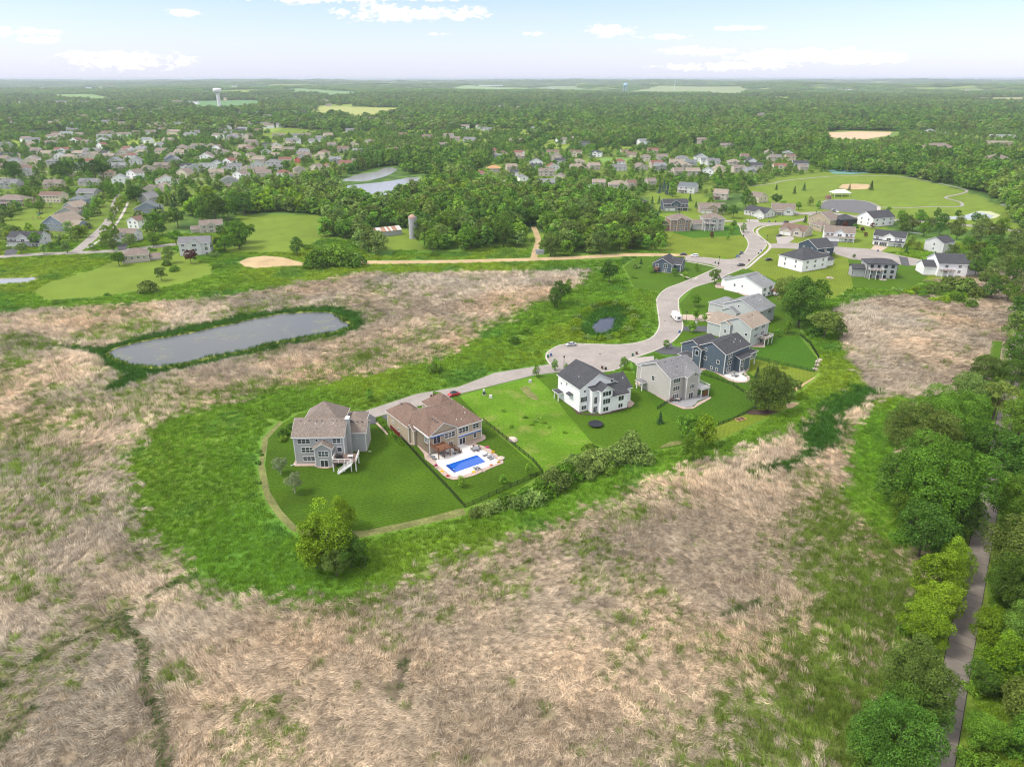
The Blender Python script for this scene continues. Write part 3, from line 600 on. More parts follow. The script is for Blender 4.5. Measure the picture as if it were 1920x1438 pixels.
def quads_mesh(name, c, nrm, size, val, mats, extra=None, flat=False):
    """cloud of small leaf-shaped faces; c, nrm (n,3), size (n,), val (n,)"""
    n = len(c); r = rng.normal(size=(n, 3)); u = np.cross(nrm, r); u /= np.linalg.norm(u, axis=1)[:, None]+1e-9
    v = np.cross(nrm, u); s = size[:, None]; k = rng.uniform(.5, .8, (n, 1))
    V = np.stack([c-u*s, c-v*s*k+nrm*s*.15, c+u*s, c+v*s*k+nrm*s*.15], 1).reshape(-1, 3)
    me = bpy.data.meshes.new(name); me.vertices.add(4*n); me.vertices.foreach_set('co', V.ravel())
    me.loops.add(4*n); me.loops.foreach_set('vertex_index', np.arange(4*n)); me.polygons.add(n)
    me.polygons.foreach_set('loop_start', np.arange(n)*4); me.polygons.foreach_set('loop_total', np.full(n, 4)); me.update(calc_edges=True)
    at = me.attributes.new('leaf', 'FLOAT', 'FACE'); at.data.foreach_set('value', val.astype(np.float32))
    me.materials.append(mats); return me
def crown_arrays(n, clumps, leaf, seed, ax=(1,1,1), low=-1.0, tight=.30, shape=0, up=.35):
    """unit crown centred on the origin: many overlapping leafy boughs"""
    g = np.random.default_rng(seed); cc = []
    while len(cc) < clumps:
        p = g.uniform(-1, 1, 3); d = np.linalg.norm(p)
        if d > 1 or d < .25 or p[2] < low: continue
        p = p/d*(d**.55)*(1-tight*.75)*(1+.16*math.sin(3*math.atan2(p[1], p[0])+seed)+.10*math.sin(5*math.atan2(p[1],p[0])+2*seed)); 
        if shape == 1: p[2] = p[2]*1.1; f = 1-.45*max(0, p[2]); p[0] *= f; p[1] *= f
        cc.append(p)
    cc = np.array(cc); rr = g.uniform(tight*.7, tight*1.35, clumps)
    w = rr**2; idx = g.choice(clumps, int(n*1.9), p=w/w.sum())
    d = g.normal(size=(len(idx), 3)); d /= np.linalg.norm(d, axis=1)[:, None]; d[:, 2] = np.where(d[:, 2] < -.35, -d[:, 2], d[:, 2])
    pos = cc[idx]+d*(rr[idx]*g.uniform(.72, 1.1, len(idx)))[:, None]
    keep = np.ones(len(pos), bool)
    for k in range(clumps):
        dd = np.linalg.norm(pos-cc[k], axis=1); keep &= ~((dd < rr[k]*.68) & (idx != k))
    pos = pos[keep][:n]; d = d[keep][:n]; ii = idx[keep][:n]
    nrm = d+g.normal(size=d.shape)*.5+np.array([0,0,up]); nrm /= np.linalg.norm(nrm, axis=1)[:, None]
    tone = g.uniform(.8, 1.2, clumps)[ii]; val = tone*g.uniform(.55, 1.45, len(pos))
    if n < 1000: val = val*1.32  # leaf colour of coarse crowns lightened to stand for sunlit tops
    size = leaf*g.uniform(.6, 1.35, len(pos))
    return pos*np.array(ax), nrm, size, val, cc*np.array(ax)
def tree_meshes(key, seed, n, clumps, leaf, m, ax=(1,1,1), shape=0, low=-.75, tight=.30, bark=None, stem=1.25):
    pos, nrm, size, val, cc = crown_arrays(n, clumps, leaf, seed, ax, low, tight, shape, .9 if n < 1000 else .35)
    cm = quads_mesh('crown', pos, nrm, size, val, m)
    t = MB(); zb = -stem
    t.tube((0,0,zb-.02), (.02,.01,-.35), .055, .035, 7); t.tube((.02,.01,-.35), (0,0,.35), .035, .012, 5)
    g = random.Random(seed)
    for c in g.sample(list(cc), min(9, len(cc))): t.tube((.01,0,-.45+g.uniform(-.1,.2)), tuple(c*.95), .018, .004, 4, cap=False)
    return cm, t.mesh('trunk', bark or BARK)
PROTO = {}
def tree_proto(colour, lod, var):
    k = (colour, lod, var)
    if k in PROTO: return PROTO[k]
    n, cl, lf = {'huge': (30000, 150, .0215), 'near': (12000, 85, .032), 'mid': (2900, 46, .058), 'far': (700, 26, .12)}[lod]
    ax = [(1,1,.92),(.95,1.05,1.12),(1.05,.95,.85)][var % 3]
    PROTO[k] = tree_meshes(k, 31*var+7+{'huge':3,'near':0,'mid':1,'far':2}[lod]*100, n, cl, lf, LEAF[colour], ax, shape=1 if var == 1 else 0, tight=.20 if lod == 'huge' else .235 if lod != 'far' else .28, bark=BIRCH if colour == 'silver' else BARK)
    return PROTO[k]
def bush_proto(colour, lod, var):
    k = ('bush', colour, lod, var)
    if k in PROTO: return PROTO[k]
    n, cl, lf = {'near': (4200, 40, .055), 'mid': (1100, 26, .085), 'far': (300, 14, .16)}[lod]
    pos, nrm, size, val, cc = crown_arrays(n, cl, lf, 51*var+3, (1,1,.8), -.25, .30, 0)
    PROTO[k] = (quads_mesh('crown', pos, nrm, size, val, LEAF[colour]), None); return PROTO[k]
def spruce_proto(colour, lod, var):
    k = ('spruce', colour, lod, var)
    if k in PROTO: return PROTO[k]
    n = {'near': 3500, 'mid': 1100, 'far': 400}[lod]; g = np.random.default_rng(var+90)
    z = g.uniform(0, 1, n)**1.25; tier = np.floor(z*11)/11; a = g.uniform(0, 2*math.pi, n); lobes = 1+.18*np.sin(a*7+tier*40)
    r = (1-z)*lobes*g.uniform(.45, 1.02, n)*(1-.3*((z*11) % 1)); pos = np.stack([r*np.cos(a), r*np.sin(a), z*2.6-.06*r*2-1.0], 1)
    nrm = np.stack([np.cos(a)*.5, np.sin(a)*.5, np.full(n, .8)], 1)+g.normal(size=(n,3))*.3; nrm /= np.linalg.norm(nrm, axis=1)[:, None]
    cm = quads_mesh('crown', pos, nrm, g.uniform(.06,.12,n)*(1.0 if lod == 'near' else 1.5), g.uniform(.7,1.3,n), LEAF[colour])
    t = MB(); t.tube((0,0,-1.25), (0,0,1.4), .05, .01, 6); PROTO[k] = (cm, t.mesh('trunk', BARK)); return PROTO[k]
ONAME = {'tree': 'broadleaf_tree', 'bush': 'shrub', 'spruce': 'spruce_tree'}
TREE_LABELS = []; BLOCKERS = []
def plant(kind, colour, px, py, rpx, label=None, group=None, tall=1.0, lod=None, base=None, squash=1.0, sink=0.0):
    """px, py: middle of the crown in the photo, rpx its radius there. The plant is set where that crown stands on the ground."""
    z = 0.0; x, y = P(px, py, 0)
    for _ in range(4):
        depth = y*CP-(z-CAM_H)*SP; rad = rpx*depth/F_PX
        hc = {'tree': rad*1.22*tall, 'bush': rad*.3, 'spruce': rad*1.1*tall}[kind]
        z = hc; x, y = P(px, py, min(z, 60))
    if base is not None: x, y = P(*base); depth = y*CP+CAM_H*SP; rad = rpx*depth/F_PX
    hz = float(terrain(x, y))
    lod = lod or ('huge' if kind == 'tree' and rpx > 56 else 'near' if rpx*1024/1920 > 15 else 'mid' if rpx*1024/1920 > 5 else 'far')
    var = random.randrange(3 if lod != 'huge' else 1)
    cm, tm = {'tree': tree_proto, 'bush': bush_proto, 'spruce': spruce_proto}[kind](colour, lod, var)
    t = thing(ONAME[kind], 'tree', 'tree' if kind != 'bush' else 'shrub', (x, y, hz-.05), random.uniform(0, 6.28), group)
    sz = {'tree': 1.25*tall*rad, 'bush': rad*.15, 'spruce': 1.25*rad*tall}[kind]
    sc = (rad*random.uniform(.95,1.05), rad*random.uniform(.95,1.05), rad*tall*squash)
    c = put('crown', cm, t, (0, 0, sz*(1-sink))); c.scale = sc
    if tm is not None: k = put('trunk', tm, t, (0, 0, sz)); k.scale = sc
    BLOCKERS.append((x, y, rad)); TREE_LABELS.append((t, label, px, py, kind, colour)); return t
# ------------------------------------------------------------------ houses
TRIM = mat('white_trim', (.78,.77,.75), .6, .03, 1); DARKTRIM = mat('black_trim', (.03,.03,.035), .6)
SIDES = {'S': 0.0, 'E': math.pi/2, 'N': math.pi, 'W': -math.pi/2}
WIN_CACHE = {}
M_GARAGE = {'white': mat('garage_white', (.72,.71,.69), .6, .03, 1), 'black': mat('garage_black', (.06,.06,.065), .5), 'tan': mat('garage_tan', (.5,.45,.37), .6)}
def window(house, side, pos, u, z, w, h, kind='w', frame=TRIM, n=None, gm='white'):
    """side: which way it faces in the house's own frame; pos: plane of the wall; u: middle along the wall; z: sill height"""
    n = n or max(1, round(w/1.0)); key = (round(w,2), round(h,2), kind, n, frame.name, gm)
    if key not in WIN_CACHE:
        f = MB(); t = .10 if kind != 'g' else .14; g = .13
        f.box(-w/2-t, -.07, h, w/2+t, .0, h+g); f.box(-w/2-t, -.10, -g, w/2+t, 0, 0)
        f.box(-w/2-t, -.07, 0, -w/2, 0, h); f.box(w/2, -.07, 0, w/2+t, 0, h)
        for i in range(1, n): x = -w/2+w*i/n; f.box(x-.05, -.06, 0, x+.05, 0, h)
        if kind == 'h':
            for i in range(n): x0 = -w/2+w*i/n+.05; f.box(x0, -.055, h/2-.035, x0+w/n-.1, 0, h/2+.035)
        p = MB()
        if kind == 'g':
            k = 4
            for i in range(k): p.box(-w/2, -.04, h*i/k+.012, w/2, 0, h*(i+1)/k-.012)
            p.box(-w/2, -.02, 0, w/2, 0, h)
        else: p.box(-w/2, -.028, 0, w/2, 0, h)
        WIN_CACHE[key] = (f.mesh('window', frame), p.mesh('pane', M_GARAGE[gm] if kind == 'g' else glass_pane()))
    fm, pm = WIN_CACHE[key]
    loc = {'S': (u, pos, z), 'N': (u, pos, z), 'E': (pos, u, z), 'W': (pos, u, z)}[side]
    nm = {'g': 'garage_door', 'd': 'patio_door'}.get(kind, 'window')
    o = put(nm, fm, house, loc, SIDES[side]); put('door_panel' if kind == 'g' else 'pane', pm, o, (0,0,0)); return o
def mass(W, T, RF, FA, x0, x1, y0, y1, eave, roof='gx', pitch=.5, z0=-.3, over=.45, trim=True):
    """one block of a house: walls into W, corner boards into T, shingles into RF, fascia into FA"""
    xm, ym = (x0+x1)/2, (y0+y1)/2; roof, _, roof_run = roof.partition(':')
    if roof == 'gx':
        r = pitch*(y1-y0)/2
        W.extrude([(x0,y0,z0),(x0,y1,z0),(x0,y1,eave),(x0,ym,eave+r),(x0,y0,eave)][::-1], (x1-x0,0,0))
        def chev(lo, hi, o, ex):
            return [(x0-ex,y0-o,eave-pitch*o+lo),(x0-ex,ym,eave+r+lo),(x0-ex,y1+o,eave-pitch*o+lo),(x0-ex,y1+o,eave-pitch*o+hi),(x0-ex,ym,eave+r+hi),(x0-ex,y0-o,eave-pitch*o+hi)]
        FA.extrude(chev(.02,.22,over,over), (x1-x0+2*over,0,0)); RF.extrude(chev(.21,.30,over-.05,over-.05), (x1-x0+2*over-.1,0,0))
    elif roof == 'gy':
        r = pitch*(x1-x0)/2
        W.extrude([(x0,y0,z0),(x1,y0,z0),(x1,y0,eave),(xm,y0,eave+r),(x0,y0,eave)], (0,y1-y0,0))
        def chev(lo, hi, o, ex):
            return [(x0-o,y0-ex,eave-pitch*o+lo),(xm,y0-ex,eave+r+lo),(x1+o,y0-ex,eave-pitch*o+lo),(x1+o,y0-ex,eave-pitch*o+hi),(xm,y0-ex,eave+r+hi),(x0-o,y0-ex,eave-pitch*o+hi)][::-1]
        FA.extrude(chev(.02,.22,over,over), (0,y1-y0+2*over,0)); RF.extrude(chev(.21,.30,over-.05,over-.05), (0,y1-y0+2*over-.1,0))
    elif roof in ('hip','hipx','hipy'):
        W.box(x0,y0,z0,x1,y1,eave)
        a0,a1,b0,b1 = x0-over,x1+over,y0-over,y1+over; FA.box(a0,b0,eave-.02,a1,b1,eave+.16)
        run = float(roof_run) if roof_run else None
        a0 += .04; a1 -= .04; b0 += .04; b1 -= .04; z = eave+.15; w = a1-a0; d = b1-b0; s = min(w, d)/2; r = s*pitch
        if w >= d: e_ = run or s; A = (a0+e_,ym,z+r); B = (a1-e_,ym,z+r); RF.poly([(a0,b0,z),(a1,b0,z),B,A]); RF.poly([(a1,b1,z),(a0,b1,z),A,B]); RF.poly([(a0,b1,z),(a0,b0,z),A]); RF.poly([(a1,b0,z),(a1,b1,z),B])
        else: A = (xm,b0+s,z+r); B = (xm,b1-s,z+r); RF.poly([(a1,b0,z),(a1,b1,z),B,A]); RF.poly([(a0,b1,z),(a0,b0,z),A,B]); RF.poly([(a0,b0,z),(a1,b0,z),A]); RF.poly([(a1,b1,z),(a0,b1,z),B])
    elif roof == 'flat':
        W.box(x0,y0,z0,x1,y1,eave); FA.box(x0-.15,y0-.15,eave,x1+.15,y1+.15,eave+.2); RF.box(x0-.1,y0-.1,eave+.2,x1+.1,y1+.1,eave+.26)
    elif roof == 'shedS':                                   # low at the south side
        r = pitch*(y1-y0); W.extrude([(x0,y0,z0),(x0,y1,z0),(x0,y1,eave+r),(x0,y0,eave)][::-1], (x1-x0,0,0))
        q = lambda lo, hi, o: [(x0-o,y0-o,eave-pitch*o+lo),(x0-o,y1,eave+r+lo),(x0-o,y1,eave+r+hi),(x0-o,y0-o,eave-pitch*o+hi)][::-1]
        FA.extrude(q(.02,.2,over), (x1-x0+2*over,0,0)); RF.extrude(q(.19,.28,over-.05), (x1-x0+2*over-.1,0,0))
    if trim:
        e = .035; wd = .16
        for cx, sx in ((x0,-1),(x1,1)):
            for cy, sy in ((y0,-1),(y1,1)):
                c_ = MB(); T.append(c_); c_.box(min(cx+sx*e, cx-sx*wd), min(cy+sy*e, cy), z0+.5, max(cx+sx*e, cx-sx*wd), max(cy+sy*e, cy), eave-.03)
                c_.box(min(cx+sx*e, cx), min(cy+sy*e, cy-sy*wd), z0+.5, max(cx+sx*e, cx), max(cy+sy*e, cy-sy*wd), eave-.035)
ROOF = {'charcoal': shingle('shingle_charcoal', (.062,.064,.07)), 'grey': shingle('shingle_grey', (.17,.17,.175)), 'taupe': shingle('shingle_taupe', (.20,.165,.14)), 'brown': shingle('shingle_brown', (.170,.118,.092)),
        'tan': shingle('shingle_tan', (.27,.225,.18)), 'bluegrey': shingle('shingle_bluegrey', (.135,.155,.165)), 'slate': shingle('shingle_slate', (.20,.21,.215)), 'orange': shingle('shingle_orange', (.42,.25,.12)), 'red': shingle('shingle_redbrown', (.20,.10,.08))}
WALL = {'white': siding('siding_white', (.82,.82,.82)), 'cream': siding('siding_cream', (.62,.55,.40)), 'tan': siding('siding_tan', (.40,.33,.235)), 'beige': siding('siding_beige', (.47,.42,.35)),
        'grey': siding('siding_grey', (.36,.365,.36)), 'greygreen': siding('siding_greygreen', (.43,.46,.44)), 'navy': siding('siding_navy', (.05,.075,.105)), 'steel': siding('siding_steel', (.085,.115,.145)),
        'black': siding('siding_black', (.035,.04,.045)), 'blue': siding('siding_blue', (.22,.26,.32)), 'brick': mat('brick_tan', (.30,.21,.16), .9, .3, 5), 'red': siding('siding_red', (.42,.09,.06)), 'pale': siding('siding_pale', (.58,.58,.57)), 'warm': siding('siding_warm_grey', (.44,.42,.385))}
M_STONE = mat('foundation_stone', (.33,.29,.25), .9, .3, 3, bump=.5)
M_VENT = mat('vent_metal', (.12,.12,.13), .5); M_PIPE = mat('pipe_white', (.75,.75,.73), .5)
vent_m = MB(); vent_m.extrude([(-.25,-.25,0),(.25,-.25,0),(.25,.25,.02),(-.25,.25,.02)], (0,0,.2)); VENT = vent_m.mesh('roof_vent', M_VENT)
pipe_m = MB(); pipe_m.tube((0,0,-.2),(0,0,.55),.11,.11,8); PIPE = pipe_m.mesh('vent_pipe', M_PIPE)
def house(name, label, anchor, yaw, wall, roof, masses, wins=(), trim=TRIM, fascia=None, extra=None, found=True, cat='house', group=None, base=None, vents=None, trimmed=True, second_wall=None):
    ax, ay = base or P(*anchor); h = thing(name, label, cat, (ax, ay, float(terrain(ax, ay))), R(yaw), group)
    W, T, RF, FA = MB(), [], MB(), MB()
    for k, a in enumerate(masses): mass(W, T, RF, FA, *a[:8 if len(a) > 7 else len(a)], trim=trimmed)
    wl = W.build('wall', WALL[wall], h)
    for c_ in T: c_.build('corner_board', trim, h)
    RF.build('roof', ROOF[roof], h); FA.build('fascia', fascia or trim, h)
    if found:
        fm = MB()
        for a in [q for q in masses if len(q) < 8]: fm.box(a[0]-.04, a[2]-.04, -.3, a[1]+.04, a[3]+.04, .28)
        fm.build('foundation', M_STONE, h)
    for w in wins: window(h, *w[:7], **(w[7] if len(w) > 7 else {}), frame=trim)
    for v in (vents or ()):
        put('roof_vent' if v[3] == 'v' else 'vent_pipe', VENT if v[3] == 'v' else PIPE, h, v[:3], 0)
    if extra: extra(h)
    return h
def row(side, pos, us, z, w, h, kind='w', n=None): return [(side, pos, u, z, w, h, kind, {'n': n}) for u in us]
# ------------------------------------------------------------------ decks and small house pieces
M_DECKB = mat('deck_boards_redbrown', (.20,.09,.05), .8, .2, 2, stretch=(1,8,1)); M_DECKG = mat('deck_boards_brown', (.17,.12,.10), .8, .2, 2, stretch=(1,8,1))
M_RAILB = mat('rail_brown', (.16,.08,.045), .7)
def deck(h, x0, x1, y0, y1, z, floor, rail, legs, stair=None, rails=('S','E','W'), name='deck', gap=.9):
    d = MB()
    nb = max(4, int((y1-y0)/.3))
    for i in range(nb): a = y0+(y1-y0)*i/nb; d.box(x0, a+.012, z-.06, x1, a+(y1-y0)/nb-.012, z)
    d.box(x0+.02, y0+.02, z-.3, x1-.02, y0+.1, z-.065); d.box(x0+.02, y1-.12, z-.3, x1-.02, y1-.02, z-.065); d.box(x0+.03, y0+.1, z-.28, x0+.1, y1-.12, z-.066); d.box(x1-.1, y0+.1, z-.28, x1-.03, y1-.12, z-.066)
    o = d.build(name, floor, h)
    for lx, ly in legs: p = MB(); p.box(lx-.12, ly-.12, -.2, lx+.12, ly+.12, z-.3); p.build('post', rail, o)
    r = MB()
    def run(a, b):
        a = Vector(a); b = Vector(b); L = (b-a).length; n = max(1, round(L/1.8))
        r.bar(a+Vector((0,0,1)), b+Vector((0,0,1)), .14, .08); r.bar(a+Vector((0,0,.12)), b+Vector((0,0,.12)), .08, .07)
        for i in range(n+1): q = a+(b-a)*i/n; r.box(q.x-.07, q.y-.07, q.z-.25, q.x+.07, q.y+.07, q.z+1.08)
        k = int(L/.28)
        for i in range(1, k): q = a+(b-a)*i/k; r.bar(q+Vector((0,0,.13)), q+Vector((0,0,.97)), .025, .025)
    e = .06
    if 'S' in rails: 
        if stair and stair[3] == 'front': run((x0+e,y0+e,z), (min(stair[0],stair[1]) if False else x1-1.5,y0+e,z))
        else: run((x0+e,y0+e,z), (x1-e,y0+e,z))
    if 'E' in rails: run((x1-e,y0+e,z), (x1-e,y1-e,z))
    if 'W' in rails: run((x0+e,y0+e,z), (x0+e,y1-e,z))
    if 'N' in rails: run((x0+e,y1-e,z), (x1-e,y1-e,z))
    r.build('railing', rail, o)
    if stair:
        xt, xb, ys_, _ = stair; w = 1.15; s = MB(); n = 14
        for i in range(n):
            x = xt+(xb-xt)*(i+.5)/n; zz = z*(1-(i+1)/(n+1)); dx = abs(xb-xt)/n/2
            s.box(x-dx, ys_-w/2+.05, zz-.05, x+dx, ys_+w/2-.05, zz)
        for k in (-1, 1):
            yy = ys_+k*w/2; s.bar((xt,yy,z-.15), (xb,yy,.0), .08, .34); s.bar((xt,yy,z+.95), (xb,yy,.95), .12, .09)
            s.bar((xt,yy,z+.6), (xb,yy,.6), .05, .05); s.bar((xt,yy,z+.3), (xb,yy,.3), .05, .05)
            for t in (0, .33, .66, 1): x = xt+(xb-xt)*t; zz = z*(1-t); s.box(x-.07, yy-.07, max(0,zz-.3), x+.07, yy+.07, zz+1.02)
        s.build('stair', rail, o)
    return o
M_GRILL = mat('grill_black', (.025,.025,.028), .4)
M_CUSH = mat('cushion_grey', (.22,.23,.25), .9); M_WHITEF = mat('white_furniture', (.7,.7,.68), .6); M_TEAK = mat('teak', (.32,.18,.09), .7)
def world_of(h, x, y, z=0):
    a = h.rotation_euler.z; c, s = math.cos(a), math.sin(a); L = h.location; return (L.x+x*c-y*s, L.y+x*s+y*c, z)
def chimney(h, x0, x1, y0, y1, z, m):
    c = MB(); c.box(x0, y0, -.3, x1, y1, z); o = c.build('chimney', m, h)
    k = MB(); k.box(x0-.12, y0-.12, z, x1+.12, y1+.12, z+.14); k.box(x0+.25, y0+.25, z+.14, x1-.25, y1-.25, z+.4); k.build('chimney_cap', TRIM, o)
def shade_roof(h, x0, x1, y0, y1, z, side, roof):
    m = MB(); m.extrude([(x0,y0,z),(x1,y0,z),(x1,y1,z+.55),(x0,y1,z+.55)] if side == 'S' else [(x0,y0,z),(x1,y0,z+.5),(x1,y1,z+.5),(x0,y1,z)], (0,0,.12)); m.build('canopy', ROOF[roof], h)
def porch(h, x0, x1, y0, y1, z, roof, posts, rt='hip'):
    W, T, RF, FA = MB(), [], MB(), MB(); mass(W, T, RF, FA, x0, x1, y0, y1, z, rt, .35, z0=z-.3, trim=False)
    o = RF.build('porch_roof', ROOF[roof], h); FA.build('porch_fascia', TRIM, o); W.build('porch_beam', TRIM, o)
    for px_, py_ in posts: p = MB(); p.box(px_-.14, py_-.14, -.2, px_+.14, py_+.14, z-.25); p.build('post', TRIM, o)
# ------------------------------------------------------------------ the five big houses in front
def exA(h):
    chimney(h, 14.03, 15.0, 4.0, 5.6, 12.0, WALL['grey'])
    d = deck(h, 11.3, 17.9, -4.6, .4, 3.05, M_DECKG, TRIM, [(11.5,-4.4),(16.4,-4.4),(17.7,-4.4),(17.6,.2),(14.5,-4.4)], stair=(16.9, 12.9, -5.35, 'front'))
    g = MB(); g.box(12.1,-2.9,3.06,13.9,-2.0,3.95); g.lathe([(.45,3.95),(.42,4.1),(.2,4.2)], 12, c=(13,-2.45)); 
    o = g.build('covered_grill', M_GRILL, None, h.location, 0); o.rotation_euler = h.rotation_euler; tag(o, 'black covered grill on the white-railed deck of the grey house', 'grill')
    t = MB(); t.box(15.2,-2.6,3.65,16.6,-1.6,3.72); 
    for a, b in ((15.3,-2.5),(16.5,-2.5),(15.3,-1.7),(16.5,-1.7)): t.box(a-.04,b-.04,3.06,a+.04,b+.04,3.65)
    o = t.build('deck_table', M_WHITEF, None, h.location, 0); o.rotation_euler = h.rotation_euler; tag(o, 'small white table on the deck of the grey house', 'table')
    for u in (1.2, 19.1):                                   # white downpipe ends lying on the lawn
        m = MB(); m.bar((u if u > 5 else -.1, -.1 if u < 5 else 6.8, .15), (u-2.6 if u < 5 else u+.9, -1.0 if u < 5 else 6.9, .05), .12, .12); m.build('downpipe', TRIM, h)
house('detached_house', 'three-storey light grey house with a white-railed stair deck and tall pyramid roof', (555.5,870), 1.2, 'grey', 'taupe',
    [(0,14,0,10.5,8.6,'gx',.55),(.9,12.0,7.2,18.2,8.5,'hip',.86),(13.9,18.7,6.9,14.2,6.3,'gx',.55),(11.5,17.4,13,20.5,6.2,'hip',.5),(6,10.8,-2,1,5.9,'gy',.62),(-2.2,.5,9.5,15,7.0,'gx',.5)],
    [('S',0,2.9,6.55,3.4,1.3,'h',{'n':3}),('S',0,6.5,7.0,.6,.9),('S',0,8.6,7.3,.55,.55),('S',0,12.0,6.6,2.2,1.35,'h',{'n':2}),('S',0,3.7,3.75,3.3,1.5,'h',{'n':3}),('S',-2,8.45,3.5,2.7,1.5,'h',{'n':3}),
     ('S',0,12.6,3.9,1.2,1.35),('S',0,3.8,1.1,3.2,1.25,'h',{'n':3}),('S',-2,8.5,.15,2.0,2.1,'d',{'n':2}),('S',6.9,16.2,4.6,.5,.4)], extra=exA,
    vents=[(u,4.6,11.3,'v') for u in (1.5,3.9,5.9,7.4,10.4,11.7,12.9)]+[(2.7,3.3,10.6,'p'),(5.9,3.3,10.6,'p'),(7.9,3.5,10.7,'p'),(10.8,3.3,10.6,'p'),(6.4,2.4,10.0,'v'),(9.0,2.6,10.1,'v'),(12.1,2.7,10.1,'v')]+[(u,9.9,8.3,'v') for u in (14.8,16.1,17.4)])
def exB(h):
    deck(h, .35, 4.7, -4.4, -.02, 3.0, M_DECKB, M_RAILB, [(.6,-4.1),(2.5,-4.1),(4.4,-4.1)], stair=(4.9, 8.3, -3.5, 'side'), rails=('S','W'))
    for x0, x1, z, y in ((.3,4.9,5.55,-.02),(9.7,17.6,3.05,-.02)):
        m = MB(); m.box(x0, y-.28, z, x1, y-.02, z+.28); k = m.build('awning_cassette', TRIM, h); m = MB(); m.box(x0+.05, y-.42, z-.28, x1-.05, y-.2, z-.01); m.build('awning_fabric', mat('awning_blue', (.02,.10,.34), .8), k)
house('detached_house', 'tan house with a sprawling brown roof, blue awnings and a pool behind', (806,853), 36, 'tan', 'brown',
    [(0,18,0,17.3,6.0,'hipx:4.6',.50),(0,9.7,-.03,8.6,5.97,'gy',.62),(-1.5,6.8,9.7,23.5,5.4,'hip',.74),(10.5,18.8,12.4,22.5,5.5,'hip',.8),(-.9,1.5,7.6,11,5.2,'gx',.6)],
    [('S',-.03,2.5,3.05,2.2,2.2,'d',{'n':2}),('S',-.03,6.9,3.7,3.4,1.6,'h',{'n':3}),('S',0,11.7,3.9,3.2,1.6,'h',{'n':3}),('S',0,16,4.0,2.0,1.5,'h',{'n':2}),('S',0,11.1,.1,2.0,2.1,'d',{'n':2}),('S',0,15.6,1.0,1.0,1.4,'h'),
     ('S',-.03,7.1,.8,1.4,1.3,'h',{'n':2}),('W',0,1.7,3.5,1.8,1.5,'h',{'n':2}),('W',-1.5,19.6,3.0,1.3,.5),('W',-1.5,16,1.6,.6,1.0),('E',18,6,3.6,1.4,1.4,'h')], extra=exB,
    vents=[(u,8.0,10.1,'v') for u in (6,7.4,9.0,10.3,11.6,12.7)]+[(3.9,y,8.75,'v') for y in (1.8,3.1,4.4)]+[(15.2,5.3,8.7,'p'),(14.4,3.4,7.9,'p'),(12,1.7,7.1,'p'),(10.6,2.0,7.2,'p'),(1.6,19.5,8.6,'v')])
def exC(h):
    porch(h, -1.5, .3, 11.2, 14.4, 3.0, 'charcoal', [(-1.3,11.5),(-1.3,14.1)]); shade_roof(h, -1.1, .2, 4.8, 7.4, 4.5, 'W', 'charcoal')
house('detached_house', 'tall white house with charcoal roof and stacked gables beside the trampoline', (1087,776), 27, 'white', 'charcoal',
    [(.3,14.3,.8,14.6,8.3,'gy',.58),(5.7,9.9,-3.5,3,8.1,'gy',.72),(3.5,5.9,-1.7,1.2,7.9,'shedS',.2),(9.7,16.3,-3.3,5.2,5.5,'gx',.6),(14,20,.2,11,5.45,'gx',.62)],
    [('S',.8,2.1,6.9,.7,.7),('S',.8,1.9,3.6,2.3,1.7,'w',{'n':3}),('S',.8,2.0,.9,1.7,1.3),('S',-1.7,4.75,3.4,1.1,2.3,'w',{'n':1}),('S',-1.7,4.7,.2,1.3,2.1,'d',{'n':2}),('S',-3.5,7.8,6.3,3.1,1.5,'w',{'n':3}),('S',-3.5,7.8,3.5,2.7,1.7,'w',{'n':3}),
     ('S',-3.5,7.6,.9,1.9,1.4,'w',{'n':2}),('S',-3.3,13.6,3.4,2.0,1.6,'w',{'n':2}),('S',-3.3,13.5,.9,1.6,1.3,'w',{'n':2}),('S',.8,12.6,8.6,1.0,1.0),('W',.3,9,6.5,.5,1.0),('W',.3,12.5,5.6,.6,.8)], extra=exC,
    vents=[(7.0,y,11.8,'v') for y in (6,7.2,8.4,9.6,10.8,12,13.2)]+[(4.2,8,11.1-.9,'p'),(3.0,6,9.9,'p'),(18.6,3.2,7.6,'p')]+[(u,5.2,8.6,'v') for u in (15,16.2,17.4,18.6)])
def exD(h):
    deck(h, 11.4, 15.4, -2.8, 3.0, 3.15, mat('deck_grey', (.5,.5,.5)), TRIM, [(15.1,-2.5),(15.1,2.6),(11.7,-2.5)], rails=('S','E'))
    m = MB()
    for i in range(9): m.box(12.6, -2.45, .15+i*.26, 15.1, -2.37, .32+i*.26)
    m.build('slat_screen', M_DECKB, h)
    porch(h, -1.9, .2, 12.2, 15.2, 3.0, 'grey', [(-1.7,12.4),(-1.7,15)])
house('detached_house', 'grey three-storey house with white deck and curved grey patio', (1256,755), 31, 'warm', 'grey',
    [(0,13.4,.5,15.4,8.4,'gx',.44),(5.9,11.2,-1.1,5.2,8.35,'gy',.5),(4,13,15.3,22,5.4,'hip',.5),(11,14.2,2.5,8.5,6.9,'gx',.5)],
    [('S',.5,2.8,6.6,2.8,1.4,'h',{'n':3}),('S',.5,2.8,3.7,2.8,1.4,'h',{'n':3}),('S',.5,2.7,.9,2.7,1.4,'h',{'n':3}),('S',-1.1,9.6,8.0,.6,1.0),('S',-1.1,8.5,3.8,2.0,1.4,'h',{'n':3}),('S',-1.1,8.2,.1,1.9,2.1,'d',{'n':2}),('W',0,9.0,4.9,1.3,1.6,'h'),('E',11.2,1,3.6,.9,2.1)],
    extra=exD, vents=[(u,7.3,11.6,'v') for u in (3,6,9,11)]+[(9,3,9.8,'p'),(6,4.3,10.3,'v')])
